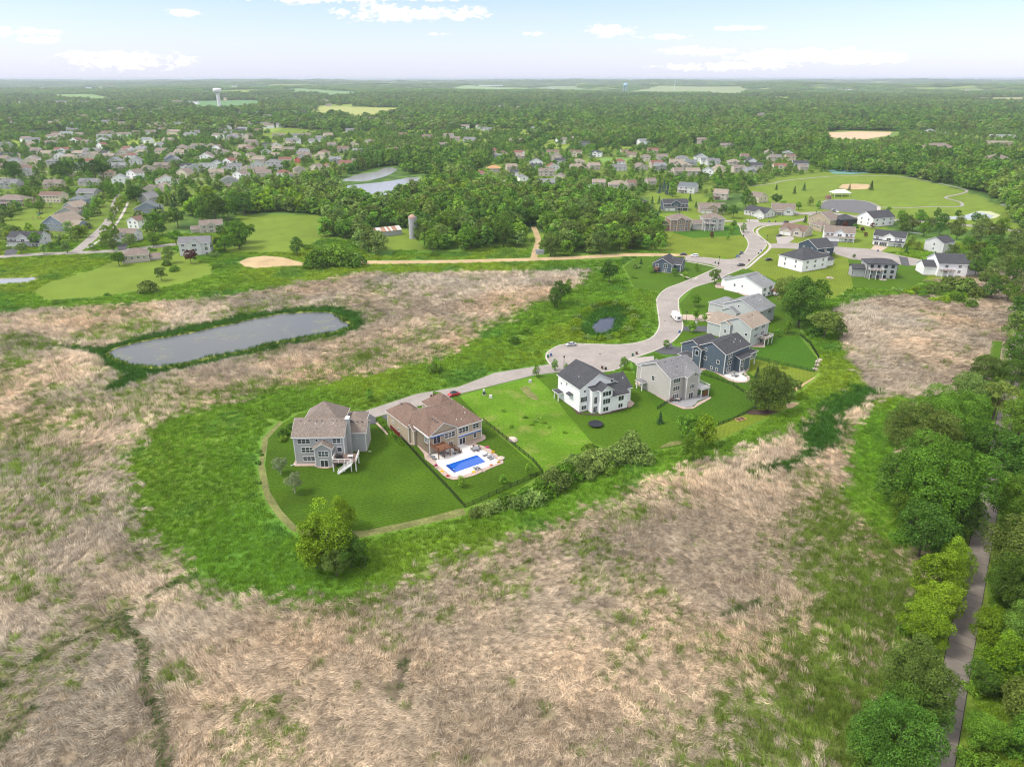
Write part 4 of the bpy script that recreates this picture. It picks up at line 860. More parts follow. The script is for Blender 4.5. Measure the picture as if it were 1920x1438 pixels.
def exE(h):
    porch(h, -1.4, 3.2, 13.0, 19.0, 3.2, 'charcoal', [(-1.2,13.3),(-1.2,16),(-1.2,18.7)])
    for x, y in ((18.4,-1.2),(14,-1.2),(18.4,3.8)): m = MB(); m.box(x-.15,y-.15,-.2,x+.15,y+.15,2.85); m.build('post', TRIM, h)
house('detached_house', 'dark slate blue house with charcoal roof and stone-edged patio', (1356,704), 41, 'steel', 'charcoal',
    [(0,15.6,0,12,8.2,'gx',.5),(-1.3,3,9.5,13.2,7.6,'gx',.45),(4,15,12,22,5.6,'gx',.5),(6.6,13,-2.4,3,5.3,'shedS',.35),(12.9,18.8,-1.5,4.2,5.35,'hip',.4,2.85)],
    [('W',-1.3,11.3,5.0,1.4,1.8,'w'),('W',0,8.4,7.4,.8,.8),('W',0,8.3,3.9,1.1,1.1),('W',0,2.8,3.9,1.1,1.1),('W',0,5.2,1.1,.8,.8),('W',0,3.0,1.1,.8,.8),('S',0,3.2,3.6,2.4,2.2,'h',{'n':2}),('S',0,3.0,.8,2.2,1.6,'h',{'n':2}),('S',0,3.2,6.6,2.2,1.2,'h',{'n':2}),
     ('S',-2.4,8.3,3.4,1.3,1.5,'h'),('S',-2.4,8.3,.2,1.8,2.1,'d',{'n':2}),('S',-1.5,15.8,3.2,4.6,1.8,'h',{'n':4}),('E',18.8,1.3,3.2,3.6,1.8,'h',{'n':3})],
    extra=exE, vents=[(u,5.2,11.1,'v') for u in (2,3.4,4.8,6.2,7.6,9,10.4)]+[(11,3.6,10.2,'p'),(9,2.8,9.8,'p'),(12.4,2.2,9.5,'p')], trimmed=True)
# ------------------------------------------------------------------ general house from base corners in the photo
def yaw_len(a, b):
    A = P(*a); B = P(*b); return math.degrees(math.atan2(B[1]-A[1], B[0]-A[0])), math.hypot(B[0]-A[0], B[1]-A[1])
HOUSE_LABELS = []
def auto_house(label, wall, roof, a, b, depth, eave=5.6, rt='gx', pitch=.5, feats='', yaw=None, corner=None, gcol='white', wid=None, cluster=None, trim=TRIM):
    """a, b: left and right ends of the wall base facing the camera (photo pixels)"""
    if corner: yw, dep = yaw_len(a, corner); yw -= 90; _, w = yaw_len(a, b); depth = dep
    else: yw, w = yaw_len(a, b)
    if yaw is not None: yw = yaw
    w = wid or w; w = max(7, min(w, 26)); px_m = F_PX/(P(*a)[1]*CP+CAM_H*SP)*1024/1920; detail = px_m*w
    z0 = -.3; ms = [(0, w, 0, depth, eave, rt, pitch)]; wins = []
    st = 3 if eave > 7.3 else 2 if eave > 4.3 else 1; sh = 2.8; base0 = eave-sh*st
    def fill(side, pos, u0, u1, lo, hi, skip=(), every=3.0, ww=1.5):
        n = max(1, int((u1-u0)/every))
        for s in range(lo, hi):
            for i in range(n):
                u = u0+(u1-u0)*(i+.5)/n
                if any(q0 < u < q1 and s < q2 for q0, q1, q2 in skip): continue
                wins.append((side, pos, round(u,2), base0+sh*s+.85, ww if (i+s) % 3 else ww*.8, 1.35, 'h', {'n': 2 if ww > 1.2 else 1}))
    skip = []; gx = None; ex = []
    if 'g' in feats: gx = (w*.04, w*.50)
    if 'r' in feats: gx = (w*.52, w*.96)
    fy = 0
    if gx:
        fy = -1.6 if 'p' in feats or detail > 22 else 0
        gw = gx[1]-gx[0]
        if fy: ms.append((gx[0]-.3, gx[1]+.3, fy, 2, 3.1, 'shedS' if st > 1 else 'gy', .35 if st > 1 else .6))
        gy = fy
        if gw > 6.4: wins.append(('S', gy, gx[0]+gw*.2, .0, gw*.27, 2.2, 'g', {'gm': gcol})); wins.append(('S', gy, gx[0]+gw*.68, .0, gw*.5, 2.2, 'g', {'gm': gcol}))
        else: wins.append(('S', gy, (gx[0]+gx[1])/2, .0, gw*.8, 2.2, 'g', {'gm': gcol}))
        skip.append((gx[0]-.6, gx[1]+.6, 1))
        if st == 1: skip.append((gx[0]-.6, gx[1]+.6, 2))
    if 'G' in feats:                                         # front gable
        c = w*(.5 if st > 1 else .72); gw = w*.2; ms.append((c-gw, c+gw, -.9, depth*.45, eave-.02, 'gy', .62)); fyg = -.9
        for s in range(0 if not gx else 1 if st > 1 else 0, st): wins.append(('S', -.9, c, base0+sh*s+.8, min(2.4, gw*1.3), 1.4, 'h', {'n': 2}))
        skip.append((c-gw-.5, c+gw+.5, 9))
    if rt != 'gx' and st > 1 and 'G' not in feats and detail > 18 and rt == 'gy': wins.append(('S', 0, w/2, eave+.2, .8, .8))
    fill('S', 0, .6, w-.6, 0, st, skip, every=6.5 if corner else 2.9 if detail > 22 else 4.2)
    side = 'W' if (corner or yw > 8) else 'E'
    if detail > 12: fill(side, 0 if side == 'W' else w, 1, depth-1, 0, st, (), every=5.0, ww=1.0)
    if 'w' in feats: ms.append((-w*.42, .02, 2.2, depth*.8, min(eave-2.6, 3.4) if eave < 7 else 4.6, 'gx', .5))
    if 'e' in feats: ms.append((w-.02, w*1.42, 2.2, depth*.8, min(eave-2.6, 3.4) if eave < 7 else 4.6, 'gx', .5))
    def extra(h):
        if 'P' in feats:
            p0, p1 = (w*.54, w-.1) if 'g' in feats else (.1, w*.46); porch(h, p0, p1, -2.0, -.02, 2.75, roof, [(p0+.2,-1.8),((p0+p1)/2,-1.8),(p1-.2,-1.8)], 'shedS')
        if 'D' in feats: deck(h, w*.05, w*.5, -3.4, -.95 if False else -.02, sh*(st-2)+base0+2.75 if st > 1 else .6, M_DECKG, TRIM if 'b' not in feats else M_RAILB, [(w*.05+.2,-3.2),(w*.5-.2,-3.2),(w*.27,-3.2)])
        if 'c' in feats: chimney(h, w*.3, w*.3+1.0, depth*.55, depth*.55+.8, eave+pitch*depth/2+1.0, WALL['brick'])
    h = house('detached_house', label, a, yw, wall, roof, ms, wins, extra=extra if any(c in feats for c in 'PDc') else None, found=detail > 20, trimmed=detail > 14, trim=trim, fascia=trim)
    if rt == 'gx' and detail > 30 and corner is None:
        for i in range(5): put('roof_vent', VENT, h, (w*(.2+.13*i), depth/2-.7, eave+pitch*depth/2-.1), 0)
    A = P(*a); B = P(*b); BLOCKERS.append((h.location.x+math.cos(R(yw))*w/2-math.sin(R(yw))*depth/2, h.location.y+math.sin(R(yw))*w/2+math.cos(R(yw))*depth/2, max(w, depth)*.62))
    HOUSE_LABELS.append((h, label, cluster, a[0])); return h
z5 = lambda x, y: (1240+x/6, 520+y/6)
z6 = lambda x, y: (1180+x/5.053, 340+y/5.053)
z7 = lambda x, y: (1540+x/5.053, 340+y/5.053)
z1 = lambda x, y: (x/3.994, 140+y/3.994)
AH = auto_house
def mine(label, wall, roof, anchor, yaw, masses, wins, **k):
    h = house('detached_house', label, anchor, yaw, wall, roof, masses, wins, **k)
    for mm in masses: x, y, _ = world_of(h, (mm[0]+mm[1])/2, (mm[2]+mm[3])/2); BLOCKERS.append((x, y, max(mm[1]-mm[0], mm[3]-mm[2])*.6))
    return h
mine('pale grey-green house with a tan roof, just beyond the dark blue house', 'greygreen', 'tan', (1404,652), 41,
    [(0,13,0,12.5,8.2,'gx',.48),(-1.0,3,9,13.4,7.6,'gx',.45),(2,14,12.5,21.5,5.4,'gy',.5)],
    [('W',0,2,4.6,1.1,1.0,'w'),('S',0,4,3.6,2.6,1.5,'h',{'n':3}),('S',0,4,6.5,2.6,1.3,'h',{'n':3}),('S',0,9,3.6,2.0,1.5,'h',{'n':2}),('S',0,9,.2,2.0,2.1,'d',{'n':2}),('S',0,9,6.5,2,1.3,'h',{'n':2}),('W',-1,11,3.8,1,1.3,'h')],
    extra=lambda h: deck(h, 6, 12, -3.4, -.02, 3.0, M_DECKG, TRIM, [(6.2,-3.1),(9,-3.1),(11.8,-3.1)]), vents=[(5,5,10.8,'v'),(8,5,10.8,'v'),(6.5,3.4,10.2,'p')])
mine('blue-grey roofed house with pale siding beside the parked motorhome', 'greygreen', 'slate', (1417,612), 41,
    [(0,14,0,17,6.6,'gx',.42),(2,12,14,26,4.6,'hip',.55),(-2.5,3,9,16,4.4,'gx',.5)],
    [('W',0,4,3.8,1.1,1.3,'h'),('S',0,3.5,4.2,2.6,1.5,'h',{'n':3}),('S',0,10,4.2,2.6,1.5,'h',{'n':3}),('S',0,7,1.0,2.0,1.5,'h',{'n':2}),('W',0,9.5,6.6,.8,.8)],
    vents=[(u,7.6,10.0,'v') for u in (2,3.4,4.8,6.2,7.6,9)]+[(8,4.5,8.8,'p'),(10,5,9,'p'),(9,3.4,8.4,'p')])
mine('long white house under a grey-green roof beside a stone bed', 'white', 'slate', (1427,560), 42,
    [(0,11.6,0,21,5.4,'gx',.38),(5,11,20.9,26,4.2,'hip',.5)],
    [('W',0,15.3,3.2,.9,1.2,'h'),('W',0,11.0,3.6,.7,.8),('S',0,2.5,3.3,2.2,1.5,'h',{'n':3}),('S',0,8,3.3,2.8,1.7,'h',{'n':3}),('S',0,2.5,.6,2.0,1.4,'h',{'n':2}),('S',0,7,.6,2,1.4,'h',{'n':2}),('S',0,10.2,.1,1.4,2.1,'d',{'n':2})],
    extra=lambda h: deck(h, 8.0, 11.6, -3.4, -.02, 2.8, M_DECKB, M_RAILB, [(8.2,-3.1),(11.4,-3.1)]), vents=[(u,9.4,9.2,'v') for u in (1,2.2,3.4,4.6,5.8,7,8.2)]+[(7.5,5,7.6,'p'),(9.4,6.4,8.1,'p'),(8.6,3.3,6.9,'p')])
mine('small dark blue craftsman house with a wooden deck on the corner lot', 'steel', 'charcoal', (1259,513), 63,
    [(0,13,0,11,4.7,'gx',.55),(5,14,-3.6,2,4.2,'gy',.6)],
    [('W',0,3.6,3.0,2.0,1.9,'h',{'n':2}),('W',0,8.6,2.9,1.7,1.7,'h',{'n':2}),('W',0,4,.5,1.9,1.2,'h',{'n':2}),('S',-3.6,9.5,1.2,1.6,1.6,'h',{'n':2}),('S',0,2.5,1.4,1.4,1.5,'h')],
    extra=lambda h: deck(h, -3.4, -.02, 7.0, 11, 2.2, M_DECKB, M_RAILB, [(-3.2,7.2),(-3.2,10.8)], rails=('S','W','N')), vents=[(u,5,7.6,'v') for u in (3,5,7)])
AH('white two-storey house with charcoal hip roof at the street bend', 'white', 'charcoal', z6(1630,866), z6(1745,800), 12, 6.6, 'hip', .55, 'e', corner=z6(1405,806))
AH('navy blue gabled house right behind the white hip-roofed house', 'navy', 'charcoal', z6(1765,742), z6(1800,650), 12, 6.6, 'gx', .5, 'D', corner=z6(1590,690), wid=13)
AH('grey modern house with hip roof and balcony above the shrub bank', 'grey', 'charcoal', z7(415,918), z7(700,928), 11, 8.0, 'hip', .32, 'wD', trim=DARKTRIM)
AH('white farmhouse-style house with black shade roofs at the end of the upper street', 'white', 'charcoal', z7(1092,902), z7(1235,868), 14, 7.0, 'gx', .5, 'ewD', corner=z7(978,835))
AH('pale grey dark-roofed house behind the white farmhouse-style one', 'pale', 'charcoal', z7(1140,690), z7(1252,672), 12, 6.4, 'gx', .5, '', corner=z7(965,655))
AH('white two-storey house with black garage doors', 'white', 'charcoal', z7(482,597), z7(775,628), 11, 5.7, 'gx', .55, 'gGPp', gcol='black')
AH('white house with tan roof and porch beside the black-doored one', 'white', 'taupe', z7(18,562), z7(305,580), 11, 5.7, 'gx', .6, 'gGPp')
AH('black-walled house with low charcoal roof behind the white porch house', 'black', 'charcoal', z7(170,440), z7(330,432), 12, 5.4, 'hip', .45, '', trim=DARKTRIM)
AH('white gabled house with charcoal roof next to the black-walled house', 'white', 'charcoal', z7(480,438), z7(548,398), 12, 6.2, 'gx', .55, '', corner=z7(330,405))
AH('tall beige gabled house above the white porch house', 'tan', 'taupe', z7(70,440), z7(160,425), 14, 5.2, 'gx', .5, '', corner=z7(-130,400))
AH('small beige hip-roofed house beside the tall beige gable', 'tan', 'taupe', z6(1700,452), z6(1812,482), 9, 3.8, 'hip', .5)
AH('beige ranch house with brown roof and a car on its drive', 'beige', 'brown', z6(1422,502), z6(1652,536), 13, 3.7, 'gx', .5, 'gG')
AH('blue and white two-storey house with a wide white garage', 'steel', 'charcoal', z6(320,280), z6(550,278), 10, 5.8, 'gx', .55, 'gGPp')
AH('low dark house at the edge of the woods', 'black', 'charcoal', z6(35,258), z6(175,252), 11, 5.0, 'hip', .4, trim=DARKTRIM)
AH('tan house with two pointed gables and white garage', 'tan', 'taupe', z6(662,303), z6(905,307), 10, 4.6, 'gx', .55, 'gG')
AH('three-storey brown stone house next to the woods', 'brick', 'taupe', z6(385,478), z6(575,474), 12, 8.2, 'hip', .5, 'Gw')
AH('three-storey beige house with a white deck above the striped lawn', 'warm', 'taupe', z6(690,468), z6(892,470), 12, 8.2, 'hip', .5, 'GwD')
AH('grey house with blue-grey roof and back patio', 'pale', 'bluegrey', z6(455,108), z6(612,120), 13, 5.8, 'gx', .5, 'D')
AH('beige two-storey house with plain tan roof', 'beige', 'tan', z6(790,172), z6(918,180), 13, 5.4, 'gx', .45, 'Db')
AH('cream gabled house with grey roof beside the park', 'cream', 'taupe', z6(1118,190), z6(1218,208), 12, 4.6, 'gx', .55)
AH('grey house with blue-charcoal roof and two little front gables', 'pale', 'charcoal', z6(1085,318), z6(1290,352), 12, 3.6, 'gx', .55, 'rG')
AH('pale house with taupe roof and covered porch by the intersection', 'pale', 'taupe', z6(1345,318), z6(1560,328), 13, 4.3, 'gx', .6, 'GP')
# left foreground street
AH('light grey two-storey house with charcoal roof and a white car in front', 'pale', 'charcoal', z1(70,1288), z1(310,1290), 11, 5.6, 'gx', .55, 'gGPp')
AH('blue-grey gabled house, nearest of the row up the left street', 'blue', 'tan', z1(328,1170), z1(470,1182), 20, 5.6, 'gy', .6, 'e', yaw=-12)
AH('cream two-storey house with brown roof and a garage wing', 'cream', 'brown', z1(298,958), z1(455,962), 11, 5.9, 'gx', .5, 'w')
AH('brown brick house with a white deck at the left edge', 'brick', 'taupe', z1(-20,985), z1(175,990), 12, 5.6, 'hip', .5, 'D')
AH('light grey two-storey house with a purple-leaved shrub in front', 'pale', 'grey', z1(1352,1362), z1(1582,1350), 11, 7.8, 'gx', .5, 'G')
AH('beige house with brown roof and low garage wing near the dirt loop', 'beige', 'taupe', z1(1505,1190), z1(1672,1180), 10, 5.6, 'gx', .5, 'Gw')
AH('long beige ranch house with brown hip roof beside the mown field', 'beige', 'taupe', z1(918,1418), z1(1120,1400), 12, 4.2, 'hip', .5, 'e')
AH('white two-storey house with a garage and dark drive', 'pale', 'taupe', z1(862,1255), z1(1010,1258), 10, 5.2, 'gx', .55, 'gGp')
# ------------------------------------------------------------------ the neighbourhoods beyond, read off enlargements: x, y of the wall base, width, wall, roof, ridge
COLNAME = {'white':'white','cream':'cream','tan':'tan','beige':'beige','grey':'grey','greygreen':'grey-green','navy':'navy','steel':'slate blue','black':'black','blue':'blue-grey','brick':'brick','red':'red','pale':'pale grey','warm':'warm grey'}
ROOFNAME = {'charcoal':'charcoal','grey':'grey','taupe':'brown-grey','brown':'brown','tan':'tan','bluegrey':'blue-grey','slate':'slate grey','orange':'orange-brown','red':'red-brown'}
def far_houses(cluster, ox, oy, L, s=3.994):
    for i, e in enumerate(L):
        x, y, w, wall, roof, o = e[:6]; f = e[6] if len(e) > 6 else ''
        a = (ox+(x-w/2)/s, oy+y/s); b = (ox+(x+w/2)/s, oy+y/s)
        yw = {'L': random.uniform(-9, 9), 'G': random.uniform(-28, -14) if i % 2 else random.uniform(12, 28), 'H': random.uniform(-8, 8)}[o]
        wid = max(9, min(yaw_len(a, b)[1]*.92, 24)); ev = 5.5 if i % 4 else 4.4
        AH(f"{COLNAME[wall]} {ROOFNAME[roof]}-roofed house {cluster}", wall, roof, a, b, random.choice((9.5, 11, 12)), ev if 'T' not in f else 7.8, {'L':'gx','G':'gy','H':'hip'}[o], .5, f+random.choice(('', 'G', 'w', 'G')) if o == 'L' else f, yaw=yw, wid=wid, cluster=cluster)
far_houses('along the climbing left street', 0, 140, [(500,1085,170,'grey','taupe','G'),(555,1040,150,'grey','tan','G'),(598,985,130,'blue','bluegrey','H'),(655,930,150,'grey','grey','L'),(665,835,150,'warm','grey','L','G'),
   (395,860,130,'tan','taupe','L','G'),(70,856,140,'grey','grey','L'),(1015,1150,110,'white','brown','G'),(1110,1050,200,'blue','bluegrey','G'),(1105,965,130,'grey','grey','G'),(1130,905,110,'beige','taupe','G'),(1210,885,100,'beige','tan','G')])
far_houses('right of the climbing left street', 0, 140, [(1255,835,170,'white','taupe','G'),(1380,770,110,'cream','taupe','G'),(1470,742,120,'greygreen','bluegrey','G'),(1545,722,110,'white','slate','L'),(1635,700,100,'white','bluegrey','G'),(1715,680,85,'white','red','G'),
   (905,825,130,'white','slate','G'),(1000,775,100,'white','taupe','G'),(1108,740,100,'beige','taupe','G'),(1210,715,110,'tan','taupe','L'),(1290,665,110,'blue','grey','G'),(1700,905,130,'grey','taupe','G'),(1720,835,140,'grey','grey','G'),(1795,785,100,'white','taupe','G'),(1862,750,100,'cream','taupe','G')])
far_houses('in the near left block', 0, 140, [(60,632,150,'cream','charcoal','L'),(30,552,90,'greygreen','grey','L'),(280,602,110,'beige','taupe','L'),(472,594,125,'white','red','L'),(240,660,100,'white','taupe','G'),(205,742,105,'cream','brown','L','D'),(455,640,95,'white','bluegrey','G'),
   (663,630,90,'beige','grey','L'),(678,592,120,'beige','grey','L'),(770,560,95,'white','red','G'),(385,682,70,'grey','grey','H'),(222,550,70,'tan','tan','G'),(375,532,75,'beige','taupe','L'),(570,520,90,'white','brown','G'),(20,660,80,'beige','taupe','L')])
far_houses('among upper left trees', 0, 140, [(435,462,105,'white','brown','L'),(590,468,125,'beige','taupe','H'),(765,515,80,'white','grey','G'),(550,425,105,'pale','slate','L'),(800,455,90,'beige','brown','L'),(625,362,75,'tan','taupe','L'),(505,385,75,'white','charcoal','L'),
   (285,332,90,'white','grey','L'),(495,332,85,'white','taupe','L'),(637,327,60,'white','brown','L'),(740,337,60,'cream','taupe','G'),(380,317,70,'white','taupe','L'),(812,380,60,'beige','bluegrey','L'),(880,325,60,'beige','taupe','L'),(922,382,70,'tan','taupe','L'),(235,455,80,'beige','charcoal','H'),(125,293,55,'cream','taupe','L'),(105,390,60,'pale','grey','L')])
far_houses('left of the water tower', 0, 140, [(1205,382,75,'beige','bluegrey','L'),(1208,430,70,'white','brown','L'),(1290,448,80,'cream','taupe','L'),(1332,388,75,'pale','bluegrey','L'),(1412,430,70,'beige','red','L'),(1662,440,45,'cream','charcoal','L'),(1795,442,85,'beige','charcoal','L'),(1560,392,60,'blue','grey','L'),(1010,450,70,'tan','taupe','L')])
far_houses('below the water tower', 0, 140, [(1735,506,105,'beige','charcoal','G'),(1860,492,100,'beige','taupe','G'),(1590,567,80,'cream','taupe','G'),(1480,562,100,'warm','taupe','L','G'),(1660,600,110,'pale','taupe','H'),(1825,572,80,'cream','tan','L'),(1362,572,70,'beige','taupe','H'),(1188,556,80,'white','slate','G'),(1070,575,90,'beige','tan','G'),(1205,600,90,'cream','taupe','L'),(1560,630,60,'white','grey','G'),(1855,635,40,'cream','taupe','G')])
far_houses('beside the upper pond', 480, 140, [(35,742,95,'beige','taupe','L'),(130,692,115,'pale','grey','H'),(222,672,95,'cream','red','L'),(322,662,55,'red','grey','G'),(335,742,90,'beige','taupe','G'),(270,800,110,'grey','taupe','L'),(310,862,130,'warm','taupe','H'),(450,732,105,'cream','taupe','G'),(555,727,100,'cream','red','G'),(672,702,100,'cream','red','L','D'),(772,686,105,'cream','taupe','L','D')])
far_houses('in rows above the pond', 480, 140, [(155,556,90,'white','taupe','G'),(248,542,85,'cream','taupe','G'),(250,588,85,'beige','taupe','L'),(75,556,70,'grey','charcoal','L'),(85,606,80,'pale','grey','G'),(172,482,95,'beige','taupe','L'),(370,478,95,'beige','taupe','L'),(15,440,50,'beige','brown','L'),(515,357,55,'beige','taupe','L'),(585,357,60,'pale','grey','L'),(650,377,60,'tan','taupe','H'),(745,372,70,'beige','taupe','L'),(840,362,50,'beige','taupe','G'),(905,362,55,'white','charcoal','G'),(1125,366,70,'blue','grey','L'),(1190,352,60,'pale','grey','L')])
far_houses('beyond the upper pond', 480, 140, [(568,547,70,'beige','taupe','L'),(650,584,85,'beige','brown','L'),(740,552,75,'cream','tan','G'),(842,527,60,'beige','taupe','G'),(1105,470,70,'tan','brown','L'),(1290,487,90,'beige','brown','L'),(1450,480,70,'beige','taupe','L'),(1492,502,75,'beige','taupe','L'),(1400,545,60,'beige','taupe','L'),(1035,592,105,'beige','brown','L'),(1297,592,115,'white','brown','L'),(1472,602,100,'white','brown','L'),(1598,607,90,'beige','red','L'),(1768,602,70,'beige','red','L')])
far_houses('right of the pond', 480, 140, [(1790,735,115,'beige','orange','H'),(1685,785,110,'tan','red','H'),(1722,822,85,'grey','bluegrey','G'),(1862,862,85,'beige','tan','H')])
far_houses('behind the central woods', 960, 140, [(20,762,70,'white','charcoal','L'),(262,852,140,'greygreen','slate','L','D'),(262,760,125,'beige','taupe','L'),(350,800,75,'cream','taupe','G'),(85,805,50,'white','grey','G'),(590,888,90,'white','grey','G'),(655,850,100,'beige','tan','L'),(800,868,155,'beige','tan','H'),(900,850,70,'beige','brown','L'),(1050,842,70,'beige','taupe','L')])
far_houses('in rows above the park', 960, 140, [(985,722,100,'beige','taupe','G'),(1095,702,100,'beige','red','L'),(1230,692,105,'beige','tan','L'),(1345,692,85,'grey','bluegrey','L'),(1470,672,110,'white','bluegrey','L'),(1465,757,90,'white','slate','G'),(1365,762,110,'beige','tan','L'),(1255,762,80,'beige','taupe','L'),(1585,737,95,'cream','tan','G'),(1712,737,100,'beige','taupe','L'),(1825,717,110,'beige','charcoal','L')])
far_houses('in the right-centre woods', 960, 140, [(850,606,60,'white','brown','L'),(1055,600,85,'beige','red','L'),(545,545,80,'blue','charcoal','L'),(255,402,80,'beige','tan','L'),(1620,550,100,'beige','taupe','L'),(1262,462,60,'pale','brown','L'),(1445,482,70,'white','slate','L'),(1745,645,60,'beige','brown','L'),(445,497,60,'beige','tan','L'),(1600,520,70,'white','taupe','L'),(1580,302,70,'white','slate','L'),(1735,272,45,'beige','taupe','L'),(1800,335,40,'white','taupe','L'),(1870,338,50,'white','grey','L'),(185,242,60,'warm','taupe','L'),(290,242,40,'grey','grey','L'),(430,228,70,'blue','grey','L'),(610,245,60,'beige','taupe','L'),(860,232,60,'warm','taupe','L')])
far_houses('beyond the tennis court', 1440, 140, [(58,642,105,'pale','grey','L'),(95,722,105,'cream','red','L'),(245,702,120,'pale','charcoal','L'),(745,684,85,'cream','tan','G'),(822,696,90,'cream','tan','G'),(932,696,95,'cream','taupe','G'),(180,304,60,'white','grey','L')])
def big_roof(label, px, py, w, dep, wall, roof, eave, s=3.994, ox=1440, rt='hip', wings=()):
    a = (ox+(px-w/2)/s, 140+py/s); b = (ox+(px+w/2)/s, 140+py/s); W_ = yaw_len(a, b)[1]
    ms = [(0, W_, 0, dep, eave, rt, .5)]+[(W_*u0, W_*u1, -8, dep*.6, eave-.1, 'gy', .5) for u0, u1 in wings]
    wins = []
    for i in range(int(W_/5)): wins.append(('S', 0, 3+i*5.0, 1.0, 1.8, 1.4, 'h', {'n':2}))
    wins = [w_ for w_ in wins if not any(W_*u0-1 < w_[2] < W_*u1+1 for u0, u1 in wings) and w_[2] < W_-1.5]+[('S', -8, W_*(u0+u1)/2, 1.0, 2.2, 1.5, 'h', {'n':2}) for u0, u1 in wings]
    h = house('apartment_block', label, a, random.uniform(-6, 6), wall, roof, ms, wins, cat='building', found=False)
    BLOCKERS.append((h.location.x+W_/2, h.location.y+dep/2, W_*.6))
big_roof('long care-home block with brown-grey roof, left of two beyond the park', 1320, 600, 270, 34, 'beige', 'taupe', 5.5, wings=((.05,.25),(.7,.9)))
big_roof('long care-home block with brown-grey roof at the right edge', 1790, 705, 260, 38, 'beige', 'taupe', 5.5, wings=((.1,.28),(.45,.6),(.78,.95)))
big_roof('flat beige commercial building near the right edge', 1755, 535, 140, 20, 'tan', 'tan', 6, rt='flat')
big_roof('long pale flat-roofed shed near the right edge', 1780, 478, 150, 22, 'pale', 'slate', 5, rt='flat')
big_roof('white flat-roofed workshop above the bare soil, left one', 580, 372, 130, 22, 'white', 'slate', 6, rt='flat')
big_roof('white flat-roofed workshop above the bare soil, middle one', 800, 372, 110, 22, 'white', 'slate', 7, rt='flat')
big_roof('white flat-roofed workshop above the bare soil, right one', 1030, 385, 70, 22, 'white', 'slate', 7, rt='flat')
big_roof('small blue-roofed store right of the bare soil', 1330, 470, 55, 12, 'blue', 'bluegrey', 4, rt='gx')
big_roof('low green-roofed store right of the bare soil', 1225, 440, 60, 14, 'tan', 'slate', 4)
big_roof('white industrial hall on the far skyline field', 1760, 100, 180, 60, 'white', 'slate', 10, ox=480, rt='flat')
big_roof('white plant buildings far off, left of the blue tower', 300, 128, 60, 60, 'white', 'slate', 22, ox=960, rt='flat')
big_roof('long white shed far off above the yellow field', 880, 168, 36, 20, 'white', 'slate', 9, ox=480, rt='gx')
big_roof('pale warehouse far off behind the fields', 830, 78, 120, 60, 'white', 'slate', 10, ox=480, rt='flat')
# smaller homes filling the streets beyond, set in loose rows
FILL_ROADS = []
def fill_homes():
    g = random.Random(21); made = 0; y = 640.
    while y < 2350 and made < 98:
        x = -y*.74+g.uniform(0, 20); bend = 18*math.sin(y*.011)
        placed = []
        while x < y*.74 and made < 98:
            xx, yy = x+g.uniform(-5, 5), y+bend*math.sin(x*.006)+g.uniform(-6, 6); sx, sy = screen(xx, yy); x += 21+g.uniform(0, 7)
            A = np.array([xx]); B_ = np.array([yy])
            if not (200 < sy < 335) or is_open(A, B_)[0] or in_fields(A, B_)[0] >= 0: continue
            if not any(sdf(p, A, B_)[0] > 6 for p in HOODS[:3]): continue
            if any(sdf(p, A, B_)[0] > -12 for p in POND_W) or any((bx-xx)**2+(by-yy)**2 < (br+13)**2 for bx, by, br in BLOCKERS) or g.random() < (.12 if sx < 640 else .45): continue
            wall, roof = g.choice([('white','taupe'),('beige','taupe'),('cream','brown'),('pale','grey'),('beige','tan'),('white','charcoal'),('grey','slate'),('cream','tan'),('white','red')]); w = g.uniform(12, 17)
            reg = 'far left' if sx < 300 else 'left' if sx < 620 else 'centre' if sx < 960 else 'right-centre' if sx < 1250 else 'right'; dep = 'far' if sy < 235 else 'middle' if sy < 275 else 'nearer'
            a = screen(xx-w/2, yy); b = screen(xx+w/2, yy)
            AH(f"small {COLNAME[wall]} {ROOFNAME[roof]}-roofed home, {dep} rows {reg}", wall, roof, a, b, 10, g.choice((4.4, 5.6, 5.6)), g.choice(('gx','gx','gy','hip')), .52, g.choice(('','G','w')), yaw=math.degrees(math.atan(bend*.006*math.cos(x*.006)))+g.uniform(-7, 7)+18*math.sin(y*.01), wid=w, cluster='fill'); made += 1; placed.append((xx, yy))
        run = [q for q in placed if screen(*q)[0] < 700]
        if len(run) > 4: line = smooth_line([(a, b-13) for a, b in run[::2]]); ribbon('street', line, 6, M_CONC); FILL_ROADS.append(line[::3]+[line[-1]])
        y += 52+g.uniform(0, 10)
POND_W = [WP(Z(3.994,480,140,[(600,855),(640,770),(900,700),(1060,680),(1080,740),(1300,755),(1440,745),(1400,790),(1200,880),(1060,935),(1000,965),(900,920)]))]
fill_homes()
